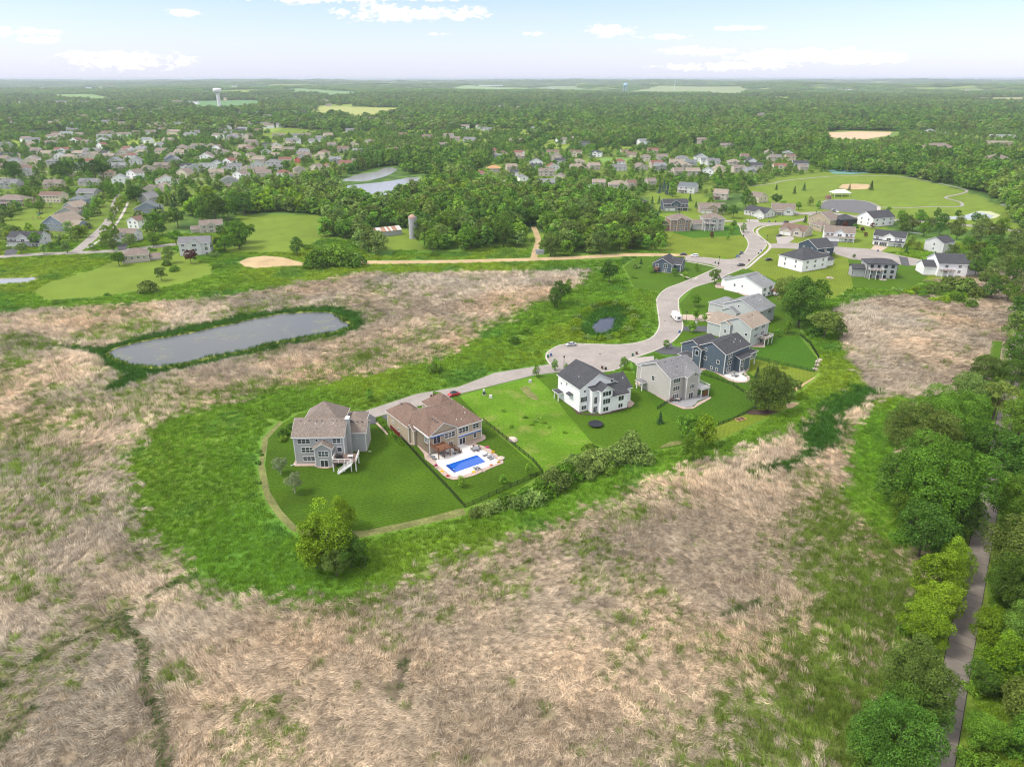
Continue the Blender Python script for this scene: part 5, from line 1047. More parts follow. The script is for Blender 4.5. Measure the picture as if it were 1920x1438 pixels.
def distant_homes():
    """the many tiny homes past the first three hundred: one mesh"""
    g = random.Random(5); made = 0; W = MB(); keys = [('white','slate'),('white','grey'),('beige','taupe'),('cream','tan'),('white','taupe'),('pale','grey')]
    mats_ = []
    for a, b in keys: mats_ += [WALL[a], ROOF[b]]
    for _ in range(9000):
        if made >= 430: break
        sy = g.choice((g.uniform(166, 205), g.uniform(195, 245), g.uniform(160, 230), g.uniform(205, 275))); sx = g.choice((g.uniform(10, 1910), g.uniform(0, 620))); xx, yy = P(sx, sy); A = np.array([xx]); B_ = np.array([yy])
        if yy < 1050 or is_open(A, B_)[0] or in_fields(A, B_)[0] >= 0 or (fbm(A, B_, 900, 2, 300)[0] < .42 and sx > 620) or any((bx-xx)**2+(by-yy)**2 < (br+(13 if yy < 1700 else 20))**2 for bx, by, br in BLOCKERS) or any(sdf(p, A, B_)[0] > -12 for p in POND_W): continue
        k = g.randrange(6); w = g.uniform(15, 24) if yy < 3200 else g.uniform(24, 60); d = 11; z = float(terrain(xx, yy)); e = 6.5 if w < 30 else 9; a = g.uniform(-.6, .6); c_, s_ = math.cos(a), math.sin(a); r = 3.0
        q = lambda u, v, h: (xx+u*c_-v*s_, yy+u*s_+v*c_, z+h)
        W.poly([q(0,0,0),q(w,0,0),q(w,0,e),q(0,0,e)], 2*k); W.poly([q(w,0,0),q(w,d,0),q(w,d,e),q(w,d/2,e+r),q(w,0,e)], 2*k); W.poly([q(0,d,0),q(0,0,0),q(0,0,e),q(0,d/2,e+r),q(0,d,e)], 2*k); W.poly([q(w,d,0),q(0,d,0),q(0,d,e),q(w,d,e)], 2*k)
        W.poly([q(-.5,-.5,e-.1),q(w+.5,-.5,e-.1),q(w+.5,d/2,e+r+.2),q(-.5,d/2,e+r+.2)], 2*k+1); W.poly([q(w+.5,d+.5,e-.1),q(-.5,d+.5,e-.1),q(-.5,d/2,e+r+.2),q(w+.5,d/2,e+r+.2)], 2*k+1)
        BLOCKERS.append((xx, yy, w*.6)); made += 1
    o = W.build('distant_homes', mats_); tag(o, 'tiny pale homes scattered through the far woods', kind='stuff')
distant_homes()
number_labels([(h, l, x) for h, l, c, x in HOUSE_LABELS if c])
# ------------------------------------------------------------------ pool, patios and beds
M_PATIO = mat('pool_deck', (.66,.64,.61), .85, .05, .8); M_ROCK = mat('river_rock_bed', (.40,.31,.26), .95, .38, 4.5, bump=.8, var2=.12, scale2=.8)
M_MULCH = mat('mulch_bed', (.07,.045,.035), .95, .3, 4); M_STAMP = mat('stamped_patio', (.27,.27,.28), .85, .12, 1.5)
zB = lambda L: Z(6.4, 700, 720, L)
sheet('garden_bed', zB([(235,520),(250,560),(330,620),(400,700),(450,735),(520,735),(565,790),(605,840),(620,905),(730,990),(820,1085),(880,1130),(960,1155),(1060,1140),(1200,1105),(1350,1040),(1480,985),(1560,955),(1560,925),(1480,850),(1400,780),(1310,745),(1215,722),(1300,690),(1350,660),(1345,625),(1300,600),(1000,640),(680,820),(420,600),(290,500)]), M_ROCK, 'river rock bed round the tan house and its patio')
sheet('patio', zB([(672,868),(735,900),(765,945),(765,965),(955,1118),(1060,1105),(1120,1085),(1500,950),(1500,925),(1400,845),(1300,790),(1180,745),(1100,735),(1060,722),(860,790),(700,850)]), M_PATIO, 'white concrete pool patio', z=.172)
POOLP = WP(zB([(862,982),(1246,857),(1352,940),(970,1072)]))
pc = thing('swimming_pool', 'rectangular bright blue swimming pool in the white patio', 'swimming pool', (POOLP[0][0], POOLP[0][1], 0))
ox, oy = POOLP[0]; C4 = [Vector((x-ox, y-oy, 0)) for x, y in POOLP]; cen = sum(C4, Vector())/4
m = MB(); m.poly([(p.x,p.y,.185) for p in C4]); 
M_POOL = mat('pool_water', (.004,.085,.42), .05, .12, .7, bump=.12, spec=.5); m.build('water', M_POOL, pc)
m = MB()
for i in range(4):
    a, b = C4[i], C4[(i+1)%4]; oa = a+(a-cen).normalized()*.42; ob = b+(b-cen).normalized()*.42
    m.extrude([(a.x,a.y,.12),(b.x,b.y,.12),(ob.x,ob.y,.12),(oa.x,oa.y,.12)], (0,0,.09))
m.build('coping', mat('pool_coping', (.74,.73,.70), .8, .04, 2), pc)
m = MB(); e1 = (C4[1]-C4[0]).normalized(); e2 = (C4[3]-C4[0]).normalized(); q = C4[0]+e2*.1
for k, c_ in enumerate((.0, .0)): pass
m.poly([tuple(q+Vector((0,0,.19))), tuple(q+e1*.9+Vector((0,0,.19))), tuple(q+e1*.9+e2*4.9+Vector((0,0,.19))), tuple(q+e2*4.9+Vector((0,0,.19)))]); m.build('shallow_step', mat('pool_step', (.01,.05,.25), .1), pc)
m = MB(); m.lathe([(.05,.17),(.12,.2),(.1,.26),(.02,.28)], 10, c=tuple((C4[0]*.35+C4[3]*.65+e1*.9).xy)); m.build('skimmer_float', TRIM, pc)
zA = lambda L: Z(8.46, 520, 730, L)
sheet('garden_bed', zA([(255,1185),(290,1130),(620,1180),(880,1185),(960,1180),(930,1230),(780,1262),(640,1250),(590,1222),(280,1225)]), M_ROCK)
sheet('garden_bed', zA([(1125,870),(1400,850),(1470,870),(1430,895),(1240,905),(1190,940),(1130,960)]), M_ROCK)
sheet('garden_bed', zA([(1560,545),(1590,530),(1700,640),(1760,720),(1740,730)]), M_ROCK)
zc = lambda L: Z(4.8, 1020, 640, L)
sheet('garden_bed', zc([(120,440),(190,470),(330,650),(510,660),(750,590),(770,602),(600,650),(490,672),(300,658),(200,545),(130,470)]), M_MULCH)
sheet('garden_bed', zc([(745,560),(780,530),(815,560),(790,590),(760,598)]), M_ROCK)
sheet('garden_bed', zc([(820,370),(880,360),(920,400),(1110,540),(1150,560),(1280,600),(1350,590),(1380,555),(1500,500),(1505,515),(1400,575),(1340,610),(1250,612),(1130,562),(1020,500),(880,400),(820,395)]), M_ROCK)
sheet('patio', zc([(1140,552),(1200,520),(1370,480),(1480,492),(1485,505),(1385,540),(1360,570),(1330,590),(1270,598),(1210,580)]), M_STAMP, 'curved grey stamped patio', z=.168)
ze = lambda L: Z(6, 1240, 520, L)
sheet('patio', ze([(700,1110),(740,1070),(850,1030),(930,1035),(945,1060),(900,1095),(960,1130),(975,1155),(930,1175),(860,1170),(780,1150)]), M_PATIO, 'pale round patio behind the dark blue house', z=.168)
sheet('garden_bed', ze([(380,990),(400,975),(520,990),(690,1105),(780,1155),(860,1178),(950,1178),(985,1155),(960,1110),(920,1085),(1000,1010),(985,1040),(940,1090),(985,1130),(995,1160),(950,1190),(850,1190),(760,1165),(540,1040),(460,1050),(390,1030)]), M_ROCK)
sheet('garden_bed', ze([(1010,790),(1040,700),(1100,700),(1170,745),(1165,790)]), M_ROCK); sheet('garden_bed', ze([(1040,510),(1120,520),(1160,560),(1130,590),(1060,560)]), M_ROCK)
sheet('garden_bed', ze([(600,90),(640,60),(760,60),(770,130),(900,160),(1100,245),(1190,270),(1170,280),(1040,250),(880,190),(760,140),(610,120)]), M_ROCK); sheet('patio', ze([(1230,190),(1270,165),(1325,185),(1290,205)]), M_PATIO)
sheet('garden_bed', ze([(490,420),(530,390),(585,395),(585,430)]), M_ROCK)
sheet('garden_bed', Z(5.333,1200,700,[(1455,310),(1520,290),(1600,300),(1520,350),(1470,355)]), M_DIRT)
sheet('bare_patch', None, M_STRIP, world_pts=ragged(Z(5.333,1200,700,[(190,738),(300,690),(400,685),(395,708),(320,728),(200,750)]), 1.0, 4)); sheet('bare_patch', Z(5.333,1200,700,[(1530,160),(1560,120),(1600,120),(1740,40),(1760,40),(1640,120),(1560,180)]), M_DIRT)
sheet('garden_bed', Z(5.333,1200,700,[(1050,400),(1100,370),(1250,370),(1400,385),(1250,420),(1100,415)]), M_MULCH)
# ------------------------------------------------------------------ boulders and flowering plants round the pool
def rock_mesh(seed):
    g = random.Random(seed); m = MB(); k = 7; ring = [(.5,0),(.62,.22),(.45,.45),(.15,.55)]
    m.lathe([(r*g.uniform(.85,1.15), z*g.uniform(.8,1.1)) for r, z in ring], k); me = m.mesh('boulder', mat('boulder_stone', (.42,.36,.30), .9, .2, 2, bump=.5, obj_var=.25))
    for v in me.vertices: v.co.x *= g.uniform(.8,1.2); v.co.y *= g.uniform(.75,1.15)
    return me
RK = [rock_mesh(i) for i in range(4)]; ITEMS = []
def boulder(px, py, s, where):
    x, y = P(px, py); o = put('boulder', random.choice(RK), None, (x, y, .02), random.uniform(0,6)); o.scale = (s, s*.9, s*.8)
    tag(o, 'b', 'rock', 'boulders edging the garden beds'); ITEMS.append((o, f'pale boulder {where}', px)); return o
for k, (x, y) in enumerate(zB([(640,880),(760,1010),(1530,900),(1190,775),(1270,770),(1030,1110),(1320,1050)])): boulder(x, y, 1.0 if k != 2 else 1.9, 'edging the pool patio')
for x, y in Z(6.4,700,720,[(1675,680)]): boulder(x, y, 2.6, 'alone on the vacant lot')
for x, y in ze([(800,1160),(840,1175),(880,1182),(920,1182),(960,1170),(980,1150),(975,1125),(950,1100)]): boulder(x, y, 1.2, 'curving round the patio of the dark blue house')
for x, y in ze([(640,70),(700,65),(810,150),(870,180),(950,205),(1030,235),(1100,255)]): boulder(x, y, 1.4, 'lining the bed of the long white house')
for x, y in ze([(1755,960),(1750,1000),(1730,1040),(1780,940)]): boulder(x, y, 1.8, 'at the corner of the fenced lawn')
number_labels(ITEMS); ITEMS = []
FLOW = {}
def flower_bush(px, py, col, cname, s, where):
    if cname not in FLOW: FLOW[cname] = quads_mesh('flowers', *(lambda a: (a[0], a[1], a[2], a[3]))(crown_arrays(500, 12, .13, 5, (1,1,.7), -.1, .35)), leaf_mat('flowers_'+cname, col, .3))
    x, y = P(px, py); o = put('flower_bush', FLOW[cname], None, (x, y, .35*s), random.uniform(0,6)); o.scale = (s,)*3
    tag(o, 'b', 'flower bush', 'flowering bushes round the pool'); ITEMS.append((o, f'{cname} flowering bush {where}', px))
for (x, y), c, n_, s in zip(zB([(752,985),(1365,765),(825,1055),(1440,825),(1500,945),(1205,1060),(895,1110),(1415,980)]), [(.40,.05,.14),(.40,.05,.14),(.6,.42,.03),(.6,.42,.03),(.6,.42,.03),(.6,.42,.03),(.35,.05,.03),(.40,.16,.08)], ['pink','pink','yellow','yellow','yellow','yellow','red','rust coloured'], (.55,.6,.5,.6,.5,.5,.5,.5)): flower_bush(x, y, c, n_, s, 'in the rock bed by the pool')
for (x, y), s in zip(zc([(190,490),(240,510),(255,575),(275,590),(300,560)]), (.7,.6,.6,.6,.5)): flower_bush(x, y, (.35,.36,.03), 'yellow-green', s, 'along the side of the tall white house')
number_labels(ITEMS); ITEMS = []
# ------------------------------------------------------------------ outdoor furniture
def lounger():
    t = thing('sun_lounger', 'x', 'sun lounger', group='loungers on the pool patio')
    m = MB(); m.box(-.33,-.95,.28,.33,.35,.36); 
    for a, b in ((-.28,-.9),(.28,-.9),(-.28,.3),(.28,.3)): m.box(a-.03,b-.03,0,a+.03,b+.03,.29)
    m.build('frame', M_GRILL, t); m = MB(); m.box(-.31,-.93,.36,.31,.3,.44); m.extrude([(-.31,.3,.36),(.31,.3,.36),(.31,.85,.82),(-.31,.85,.82)], (0,-.05,.08)); m.build('cushion', M_CUSH, t); return t
def chair():
    t = thing('patio_chair', 'x', 'chair', group='patio chairs'); m = MB(); m.box(-.27,-.27,.38,.27,.27,.46); 
    for a, b in ((-.24,-.24),(.24,-.24),(-.24,.24),(.24,.24)): m.box(a-.03,b-.03,0,a+.03,b+.03,.62 if b < 0 else .95)
    m.build('seat', M_GRILL, t); m = MB(); m.box(-.26,.2,.46,.26,.27,.98); m.build('backrest', M_CUSH, t); return t
def table(m1=None, r=.75, square=False):
    t = thing('patio_table', 'x', 'table'); m = MB()
    if square: m.box(-r,-r*.65,.66,r,r*.65,.72)
    else: m.lathe([(r,.68),(r,.73)], 16)
    m.build('tabletop', m1 or M_CUSH, t); m = MB()
    for a, b in ((-.5,-.4),(.5,-.4),(-.5,.4),(.5,.4)): m.bar((a*r,b*r,.68),(a*r*1.3,b*r*1.3,0),.05,.05)
    m.build('table_leg', M_GRILL, t); return t
PL = lounger(); PCH = chair(); first = {'l': True, 'c': True}
def putl(px, py, rz, proto, key, label, z=.15):
    o = proto if first[key] else copy_tree(proto); first[key] = False; x, y = P(px, py); o.location = (x, y, z); o.rotation_euler = (0,0,R(rz)); ITEMS.append((o, label, px)); return o
for (x, y), a in zip(zB([(1350,865),(1400,885),(1425,905)]), (-60,-52,-50)): putl(x, y, a, PL, 'l', 'dark sun lounger at the right end of the pool')
for (x, y), a in zip(zB([(1225,1030),(1265,1022)]), (205,212)): putl(x, y, a, PL, 'l', 'dark sun lounger on the near side of the pool')
for (x, y), a in zip(zB([(700,880),(725,905)]), (70,60)): putl(x, y, a, PL, 'l', 'dark sun lounger at the left corner of the pool patio')
def dining(px, py, r, n, where, z=.15, m1=None, rz=0):
    t = table(m1, r); x, y = P(px, py); t.location = (x, y, z); t['label'] = f'round patio table {where}'
    for i in range(n):
        a = 2*math.pi*i/n+rz; o = PCH if first['c'] else copy_tree(PCH); first['c'] = False
        o.location = (x+math.cos(a)*(r+.35), y+math.sin(a)*(r+.35), z); o.rotation_euler = (0,0,a-math.pi/2); ITEMS.append((o, f'patio chair at the table {where}', px+math.cos(a)*10))
dining(*zB([(1232,795)])[0], .95, 6, 'by the pool sliding door', m1=M_CUSH)
dining(*zB([(850,850)])[0], .8, 4, 'under the brown deck')
dining(*zB([(1000,835)])[0], .6, 3, 'beside the brown stairs', m1=mat('cream_table', (.5,.45,.38)))
dining(*zc([(1200,535)])[0], .8, 5, 'on the curved grey patio', m1=mat('cream_table', (.5,.45,.38)))
dining(*ze([(830,1120)])[0], .7, 4, 'behind the dark blue house')
number_labels(ITEMS); ITEMS = []
def person(px, py, rz, col, label, z=.15):
    """small standing figure: one skinned body with shirt, shorts and hair"""
    v = [(0,0,.92),(0,0,1.18),(0,.01,1.42),(0,0,1.52),(0,-.01,1.66),(.17,0,1.40),(.24,-.05,1.14),(.22,-.2,.98),(-.17,0,1.40),(-.24,.02,1.12),(-.23,-.1,.9),(.09,0,.88),(.11,-.03,.48),(.11,.02,.06),(.11,-.13,.04),(-.09,0,.88),(-.11,.02,.48),(-.11,.05,.06),(-.11,-.1,.04)]
    e = [(0,1),(1,2),(2,3),(3,4),(2,5),(5,6),(6,7),(2,8),(8,9),(9,10),(0,11),(11,12),(12,13),(13,14),(0,15),(15,16),(16,17),(17,18)]
    r = [.14,.145,.15,.06,.105,.065,.045,.035,.065,.045,.035,.10,.065,.045,.035,.10,.065,.045,.035]
    me = bpy.data.meshes.new('body'); me.from_pydata(v, e, []); o = bpy.data.objects.new('body', me); COL.objects.link(o)
    s = o.modifiers.new('skin','SKIN'); 
    for i, q in enumerate(r): me.skin_vertices[0].data[i].radius = (q, q*.8)
    me.skin_vertices[0].data[0].use_root = True; sub = o.modifiers.new('sub','SUBSURF'); sub.levels = sub.render_levels = 1
    dg = bpy.context.evaluated_depsgraph_get(); me2 = bpy.data.meshes.new_from_object(o.evaluated_get(dg)); bpy.data.objects.remove(o)
    skin = mat('skin', (.42,.25,.17), .6); sh = mat('shirt_'+label[:6], col, .9); pt = mat('shorts', (.06,.07,.10), .9); hr = mat('hair', (.05,.03,.02), .8)
    me2.materials.clear()
    for q in (skin, sh, pt, hr): me2.materials.append(q)
    for p in me2.polygons:
        z_ = p.center.z; x_ = abs(p.center.x); p.material_index = 3 if z_ > 1.69 or (z_ > 1.56 and p.center.y > .03) else 1 if (.98 < z_ < 1.46 and x_ < .2) else 2 if .5 < z_ <= .98 and x_ < .19 else 0; p.use_smooth = True
    x, y = P(px, py); t = put('person', me2, None, (x, y, z), R(rz)); tag(t, label, 'person'); return t
person(*zc([(1148,545)])[0], 20, (.45,.08,.07), 'person in a red top standing at the corner of the curved grey patio')
# ------------------------------------------------------------------ cars
GLS = mat('car_glass', (.02,.025,.03), .08, .1, 1, spec=.8); TYRE = mat('tyre', (.02,.02,.02), .9); RIM = mat('rim', (.4,.4,.42), .3, metal=.6); LAMP = mat('car_lamp', (.7,.7,.68), .2); TAIL = mat('tail_lamp', (.35,.02,.02), .3)
def car_mesh(kind, paint):
    t = thing('car', 'x', 'car'); L_, W_ = (4.5, 1.82)
    prof = {'sedan': [(-2.25,.45),(-2.28,.72),(-1.9,.86),(-1.35,.93),(1.35,.98),(2.15,.92),(2.25,.6),(2.2,.38)], 'suv': [(-2.3,.5),(-2.33,.85),(-2.0,1.02),(-1.2,1.08),(2.2,1.12),(2.3,.7),(2.25,.45)], 'beetle': [(-2.1,.4),(-2.13,.62),(-1.85,.82),(-1.2,.96),(1.3,1.0),(1.95,.85),(2.12,.6),(2.08,.38)]}[kind]
    prof = [(x, z) for x, z in prof]; m = MB(); body = prof+[(2.0,.28),(-2.0,.28)]
    for (w0, zz0) in ((W_/2, 0),): m.extrude([(x, -W_/2, z) for x, z in body], (0, W_, 0))
    b = m.build('body', paint, t)
    md = b.modifiers.new('bevel','BEVEL'); md.width = .1; md.segments = 2
    cab = {'sedan': [(-1.25,.93),(-.45,1.42),(.75,1.45),(1.6,.97)], 'suv': [(-1.25,1.07),(-.65,1.62),(1.95,1.62),(2.2,1.1)], 'beetle': [(-1.15,.96),(-.5,1.42),(.4,1.5),(1.1,1.3),(1.6,.98)]}[kind]
    g = MB(); n = len(cab); lo = W_/2-.08; hi = W_/2-.28; zs = [c[1] for c in cab]; zt = max(zs); zb_ = min(zs)
    wd = [lo-(lo-hi)*(c[1]-zb_)/(zt-zb_) for c in cab]
    L1 = [(c[0], -w, c[1]) for c, w in zip(cab, wd)]; R1 = [(c[0], w, c[1]) for c, w in zip(cab, wd)]
    g.poly(L1[::-1]); g.poly(R1)
    for i in range(n-1): g.poly([L1[i], R1[i], R1[i+1], L1[i+1]][::-1])
    g.build('windows', GLS, t)
    r = MB(); tops = [c for c in zip(cab, wd) if c[0][1] > zt-.12]; 
    x0 = tops[0][0][0]-.05; x1 = tops[-1][0][0]+.08; r.box(x0, -hi-.01, zt-.045, x1, hi+.01, zt+.02)
    for sx in (-1, 1): r.bar((cab[0][0], sx*lo, cab[0][1]), (tops[0][0][0], sx*hi, zt), .07, .07); r.bar((cab[-1][0], sx*lo, cab[-1][1]), (tops[-1][0][0], sx*hi, zt), .07, .07); r.bar((.25, sx*(lo+.0), zb_), (.2, sx*hi, zt), .06, .05)
    r.build('roof', mat('soft_top', (.02,.02,.022), .9) if kind == 'beetle' else paint, t)
    for x in (-1.4, 1.38):
        for sy in (-1, 1):
            w = MB(); w.tube((x, sy*(W_/2-.2), .33), (x, sy*(W_/2+.02), .33), .33, .33, 14); wo = w.build('wheel', TYRE, t); q = MB(); q.tube((x, sy*(W_/2+.0), .33), (x, sy*(W_/2+.035), .33), .2, .18, 10); q.build('rim', RIM, wo)
    for sy in (-1, 1):
        l = MB(); l.box(-2.31, sy*.72-.17, .62, -2.18, sy*.72+.17, .76); l.build('headlight', LAMP, t); l = MB(); l.box(2.16, sy*.74-.13, .64, 2.3, sy*.74+.13, .8); l.build('tail_light', TAIL, t)
    return t
PAINT = {k: mat('paint_'+k, c, .28, .03, 1, spec=.6, metal=.0) for k, c in {'red': (.50,.02,.03), 'silver': (.42,.44,.46), 'black': (.02,.02,.025), 'white': (.78,.78,.78), 'blue': (.08,.13,.22), 'dark': (.05,.055,.065), 'grey': (.2,.21,.22)}.items()}
CARP = {}
def car(px, py, rz, kind, col, label):
    k = (kind, col)
    if k in CARP: o = copy_tree(CARP[k])
    else: o = CARP[k] = car_mesh(kind, PAINT[col])
    x, y = P(px, py); o.location = (x, y, .1); o.rotation_euler = (0,0,R(rz)); tag(o, label, 'car'); return o
car(851,742,214-180,'beetle','red','small red convertible with a black roof on the lane behind the tan house')
car(1071,648.5,14,'sedan','silver','silver sedan parked on the edge of the cul-de-sac')
car(1298,651,12,'suv','black','black car on the drive of the dark blue house')
car(1302,481.5,-8,'suv','white','white car parked on the side road beside the blue craftsman house')
car(1281,479,-6,'sedan','dark','dark car at the end of the side road, behind the blue craftsman house')
car(1383,482.5,62,'sedan','blue','blue-grey car parked at the curb of the bend, nearer of the pair')
car(1390,476.5,62,'sedan','dark','dark car parked at the curb of the bend, farther of the pair')
car(1389,499,20,'sedan','black','black car driving through the junction')
car(1461,443.5,20,'sedan','dark','dark car on the drive of the beige ranch house')
car(1441,489,10,'sedan','black','black car beside the white hip-roofed house')
car(20,463,25,'suv','white','white car on the drive at the far left')
car(168,396,25,'suv','white','white car among trees on the left climbing street')
car(1473,418,10,'sedan','black','dark car on the upper street by the intersection')
car(1425,411.5,-30,'sedan','white','white car on the drive of the house with two little gables')
car(1547,434,-20,'suv','silver','silver car beside the tall beige gabled house')
for i, (x, y) in enumerate(z7(*q) for q in ((105,282),(125,288),(148,295))): car(x, y, 80, 'sedan', ('silver','dark','white')[i], ('silver car, left of three parked by the court','dark car, middle of three parked by the court','white car, right of three parked by the court')[i])
# motorhome
t = thing('motorhome', 'white motorhome parked on the curve of the street', 'motorhome', (*P(1268,600),.09), R(96)); WHT = mat('motorhome_white', (.74,.74,.73), .4, .03, 1)
m = MB(); m.extrude([(x,-1.2,z) for x, z in ((-3.6,.5),(-3.6,2.95),(-3.3,3.1),(3.4,3.1),(4.1,2.6),(4.0,2.15),(3.1,2.1),(3.1,.5))], (0,2.4,0)); b = m.build('body', WHT, t); md = b.modifiers.new('bevel','BEVEL'); md.width = .12; md.segments = 2
m = MB(); m.extrude([(x,-1.0,z) for x, z in ((3.0,.45),(3.0,2.1),(3.7,2.05),(4.4,1.35),(5.2,1.2),(5.3,.5))], (0,2.0,0)); m.build('cab', WHT, t)
m = MB(); m.poly([(3.72,-.85,2.04),(3.72,.85,2.04),(4.42,.85,1.38),(4.42,-.85,1.38)]); m.box(-3.63,-.55,1.5,-3.6,.55,2.3); m.box(-2.4,-1.23,1.5,-1.3,-1.2,2.2); m.box(.3,-1.23,1.5,1.4,-1.2,2.2); m.box(-2.4,1.2,1.5,-1.3,1.23,2.2); m.build('windows', GLS, t)
for x in (-2.0, 4.2):
    for sy in (-1, 1): m = MB(); m.tube((x,sy*.9,.4),(x,sy*1.17,.4),.4,.4,14); m.build('wheel', TYRE, t)
m = MB(); m.box(-1.2,-.4,3.1,-.3,.4,3.35); m.build('roof_vent', mat('grey_plastic',(.4,.4,.4)), t); m = MB(); m.box(-3.64,-1.1,.75,-3.6,-.85,1.1); m.box(-3.64,.85,.75,-3.6,1.1,1.1); m.build('tail_light', TAIL, t)
# ------------------------------------------------------------------ bins
def bin_(px, py, col, cname, where, lying=False):
    t = thing('wheelie_bin', f'{cname} wheelie bin {where}', 'bin', (*P(px,py),.1), R(random.uniform(-40,40)), 'bins at the kerb'); mm = mat('bin_'+cname.replace(' ','_'), col, .6)
    m = MB(); m.extrude([(-.28,-.26,0),(.28,-.26,0),(.36,-.34,1.0),(-.36,-.34,1.0)], (0,.6,0)); m.build('body', mm, t); m = MB(); m.box(-.4,-.4,1.0,.4,.34,1.09); m.bar((-.38,.36,1.0),(.38,.36,1.0),.07,.07); m.build('lid', mm, t)
    for sx in (-1,1): m = MB(); m.tube((sx*.28,.3,.13),(sx*.36,.3,.13),.13,.13,8); m.build('wheel', TYRE, t)
BLU, GRN, BRN, DKG = (.03,.10,.28), (.02,.13,.07), (.10,.05,.035), (.03,.035,.035)
bin_(1027.5,671,GRN,'green','at the left rim of the cul-de-sac'); bin_(1033,668,BLU,'blue','at the left rim of the cul-de-sac'); bin_(1186,668,GRN,'green','on the cul-de-sac beside a brown one'); bin_(1193.5,665,BRN,'brown','on the cul-de-sac beside a green one')
bin_(1135.5,694,DKG,'black','just behind the tall white house'); bin_(1129,692,BRN,'brown','just behind the tall white house'); bin_(1274,625,BLU,'blue','on the curve below the motorhome')
bin_(1394,444,DKG,'black','at the kerb below the striped lawn'); bin_(1404,490,BRN,'brown','at the kerb across the junction'); bin_(1427,472,BLU,'blue','at the kerb island'); bin_(1422,477,GRN,'green','at the kerb island'); bin_(1341,494.5,GRN,'green','at the corner of the side road'); bin_(1347,495.5,DKG,'black','at the corner of the side road')
bin_(1442,417,BLU,'blue','on the upper street'); bin_(1454,417,BRN,'brown','on the upper street'); bin_(1646,472,BLU,'blue','behind the modern grey house')
for px, py, l in ((1125,664,'round iron manhole cover in the middle of the cul-de-sac'),(1246,602,'round iron manhole cover on the street curve'),(1372,503,'round iron manhole cover at the junction')):
    m = MB(); m.lathe([(.42,.17),(.42,.192)], 16); tag(m.build('manhole_cover', DARKTRIM, None, (*P(px,py),0)), l, 'manhole cover')
# ------------------------------------------------------------------ lamp posts, mailboxes, utility boxes, trampoline ...
LP = []
for px, py in ((1057,695),(1286,608),(1405,417),(1347,500),(1437,458)):
    t = thing('street_lamp', 'x', 'street lamp', (*P(px,py),0), 0, 'street lamps'); m = MB(); m.tube((0,0,0),(0,0,5.2),.11,.07,8); m.build('post', DARKTRIM, t); m = MB(); m.lathe([(.1,5.2),(.28,5.3),(.3,5.75),(.16,5.95),(.03,6.05)], 10); m.build('lamp_head', DARKTRIM, t); LP.append((t, px))
for (t, px), l in zip(LP, ('black lamp post between two young trees at the cul-de-sac','black lamp post beside the motorhome drive','black lamp post at the upper intersection','black lamp post at the corner of the side road','black lamp post on the kerb island at the sidewalk crossing')): t['label'] = l
def util(px, py, col, s, label):
    t = thing('utility_box', label, 'utility box', (*P(px,py),0)); m = MB(); m.box(-.6*s,-.5*s,0,.6*s,.5*s,.15); m.build('pad', M_WALK, t); m = MB(); m.box(-.45*s,-.38*s,.15,.45*s,.38*s,.95*s); m.box(-.48*s,-.41*s,.95*s,.48*s,.41*s,1.0*s); m.build('cabinet', mat('utility_'+str(round(col[0],2)), col, .6), t)
util(994,717,(.5,.52,.5),1.0,'pale green utility box on the corner of the vacant lot'); util(908,740,(.05,.09,.06),1.1,'dark green utility box on the vacant lot by the lane'); util(920,746,(.62,.62,.6),1.0,'low white cover slab on the vacant lot'); util(907,733,(.7,.72,.75),.6,'small pale pedestal beside the dark green box'); util(1305,607,(.5,.53,.5),1.0,'pale utility box beside the motorhome')
t = thing('trampoline', 'round black trampoline on the lawn behind the tall white house', 'trampoline', (*P(1117,798),0))
m = MB(); m.lathe([(1.95,.82),(2.3,.86),(2.36,.80),(2.3,.74),(1.95,.76)], 28); m.build('pad', mat('pad_black', (.02,.022,.03), .6), t); m = MB(); m.lathe([(1.95,.79),(1.94,.80)], 28); m.build('mat', mat('mat_black', (.012,.012,.014), .5), t)
for i in range(6): a = i*math.pi/3; m = MB(); m.tube((2.2*math.cos(a),2.2*math.sin(a),0),(2.2*math.cos(a),2.2*math.sin(a),.78),.04,.04,6); m.build('leg', DARKTRIM, t)
t = thing('raised_garden_bed', 'wooden raised planter box on the yellowish grass outside the fence', 'planter', (*P(1388,787),0), R(28)); m = MB()
for a in ((-1.6,-1,1.6,-.88),(-1.6,.88,1.6,1),(-1.6,-.88,-1.48,.88),(1.48,-.88,1.6,.88),(-.06,-.88,.06,.88)): m.box(a[0],a[1],0,a[2],a[3],.4)
m.build('planks', mat('new_wood', (.48,.30,.12), .8, .15, 2), t); m = MB(); m.box(-1.48,-.88,0,1.48,.88,.3); m.build('soil', M_MULCH, t)
for nm, l, px, py in (('fire_pit','round stone fire pit on the open lawn',*z7(80,918)),('fire_pit','small stone-ringed fire pit behind the grey modern house',*z7(580,935))):
    t = thing(nm, l, 'fire pit', (*P(px,py),0)); 
    for i in range(14): a = i*math.pi/7; o = put('stone', RK[i%4], t, (1.5*math.cos(a),1.5*math.sin(a),0), i); o.scale = (.9,.7,.8)
    m = MB(); m.lathe([(1.1,.02),(1.1,.1)], 12); m.build('ash', DARKTRIM, t)
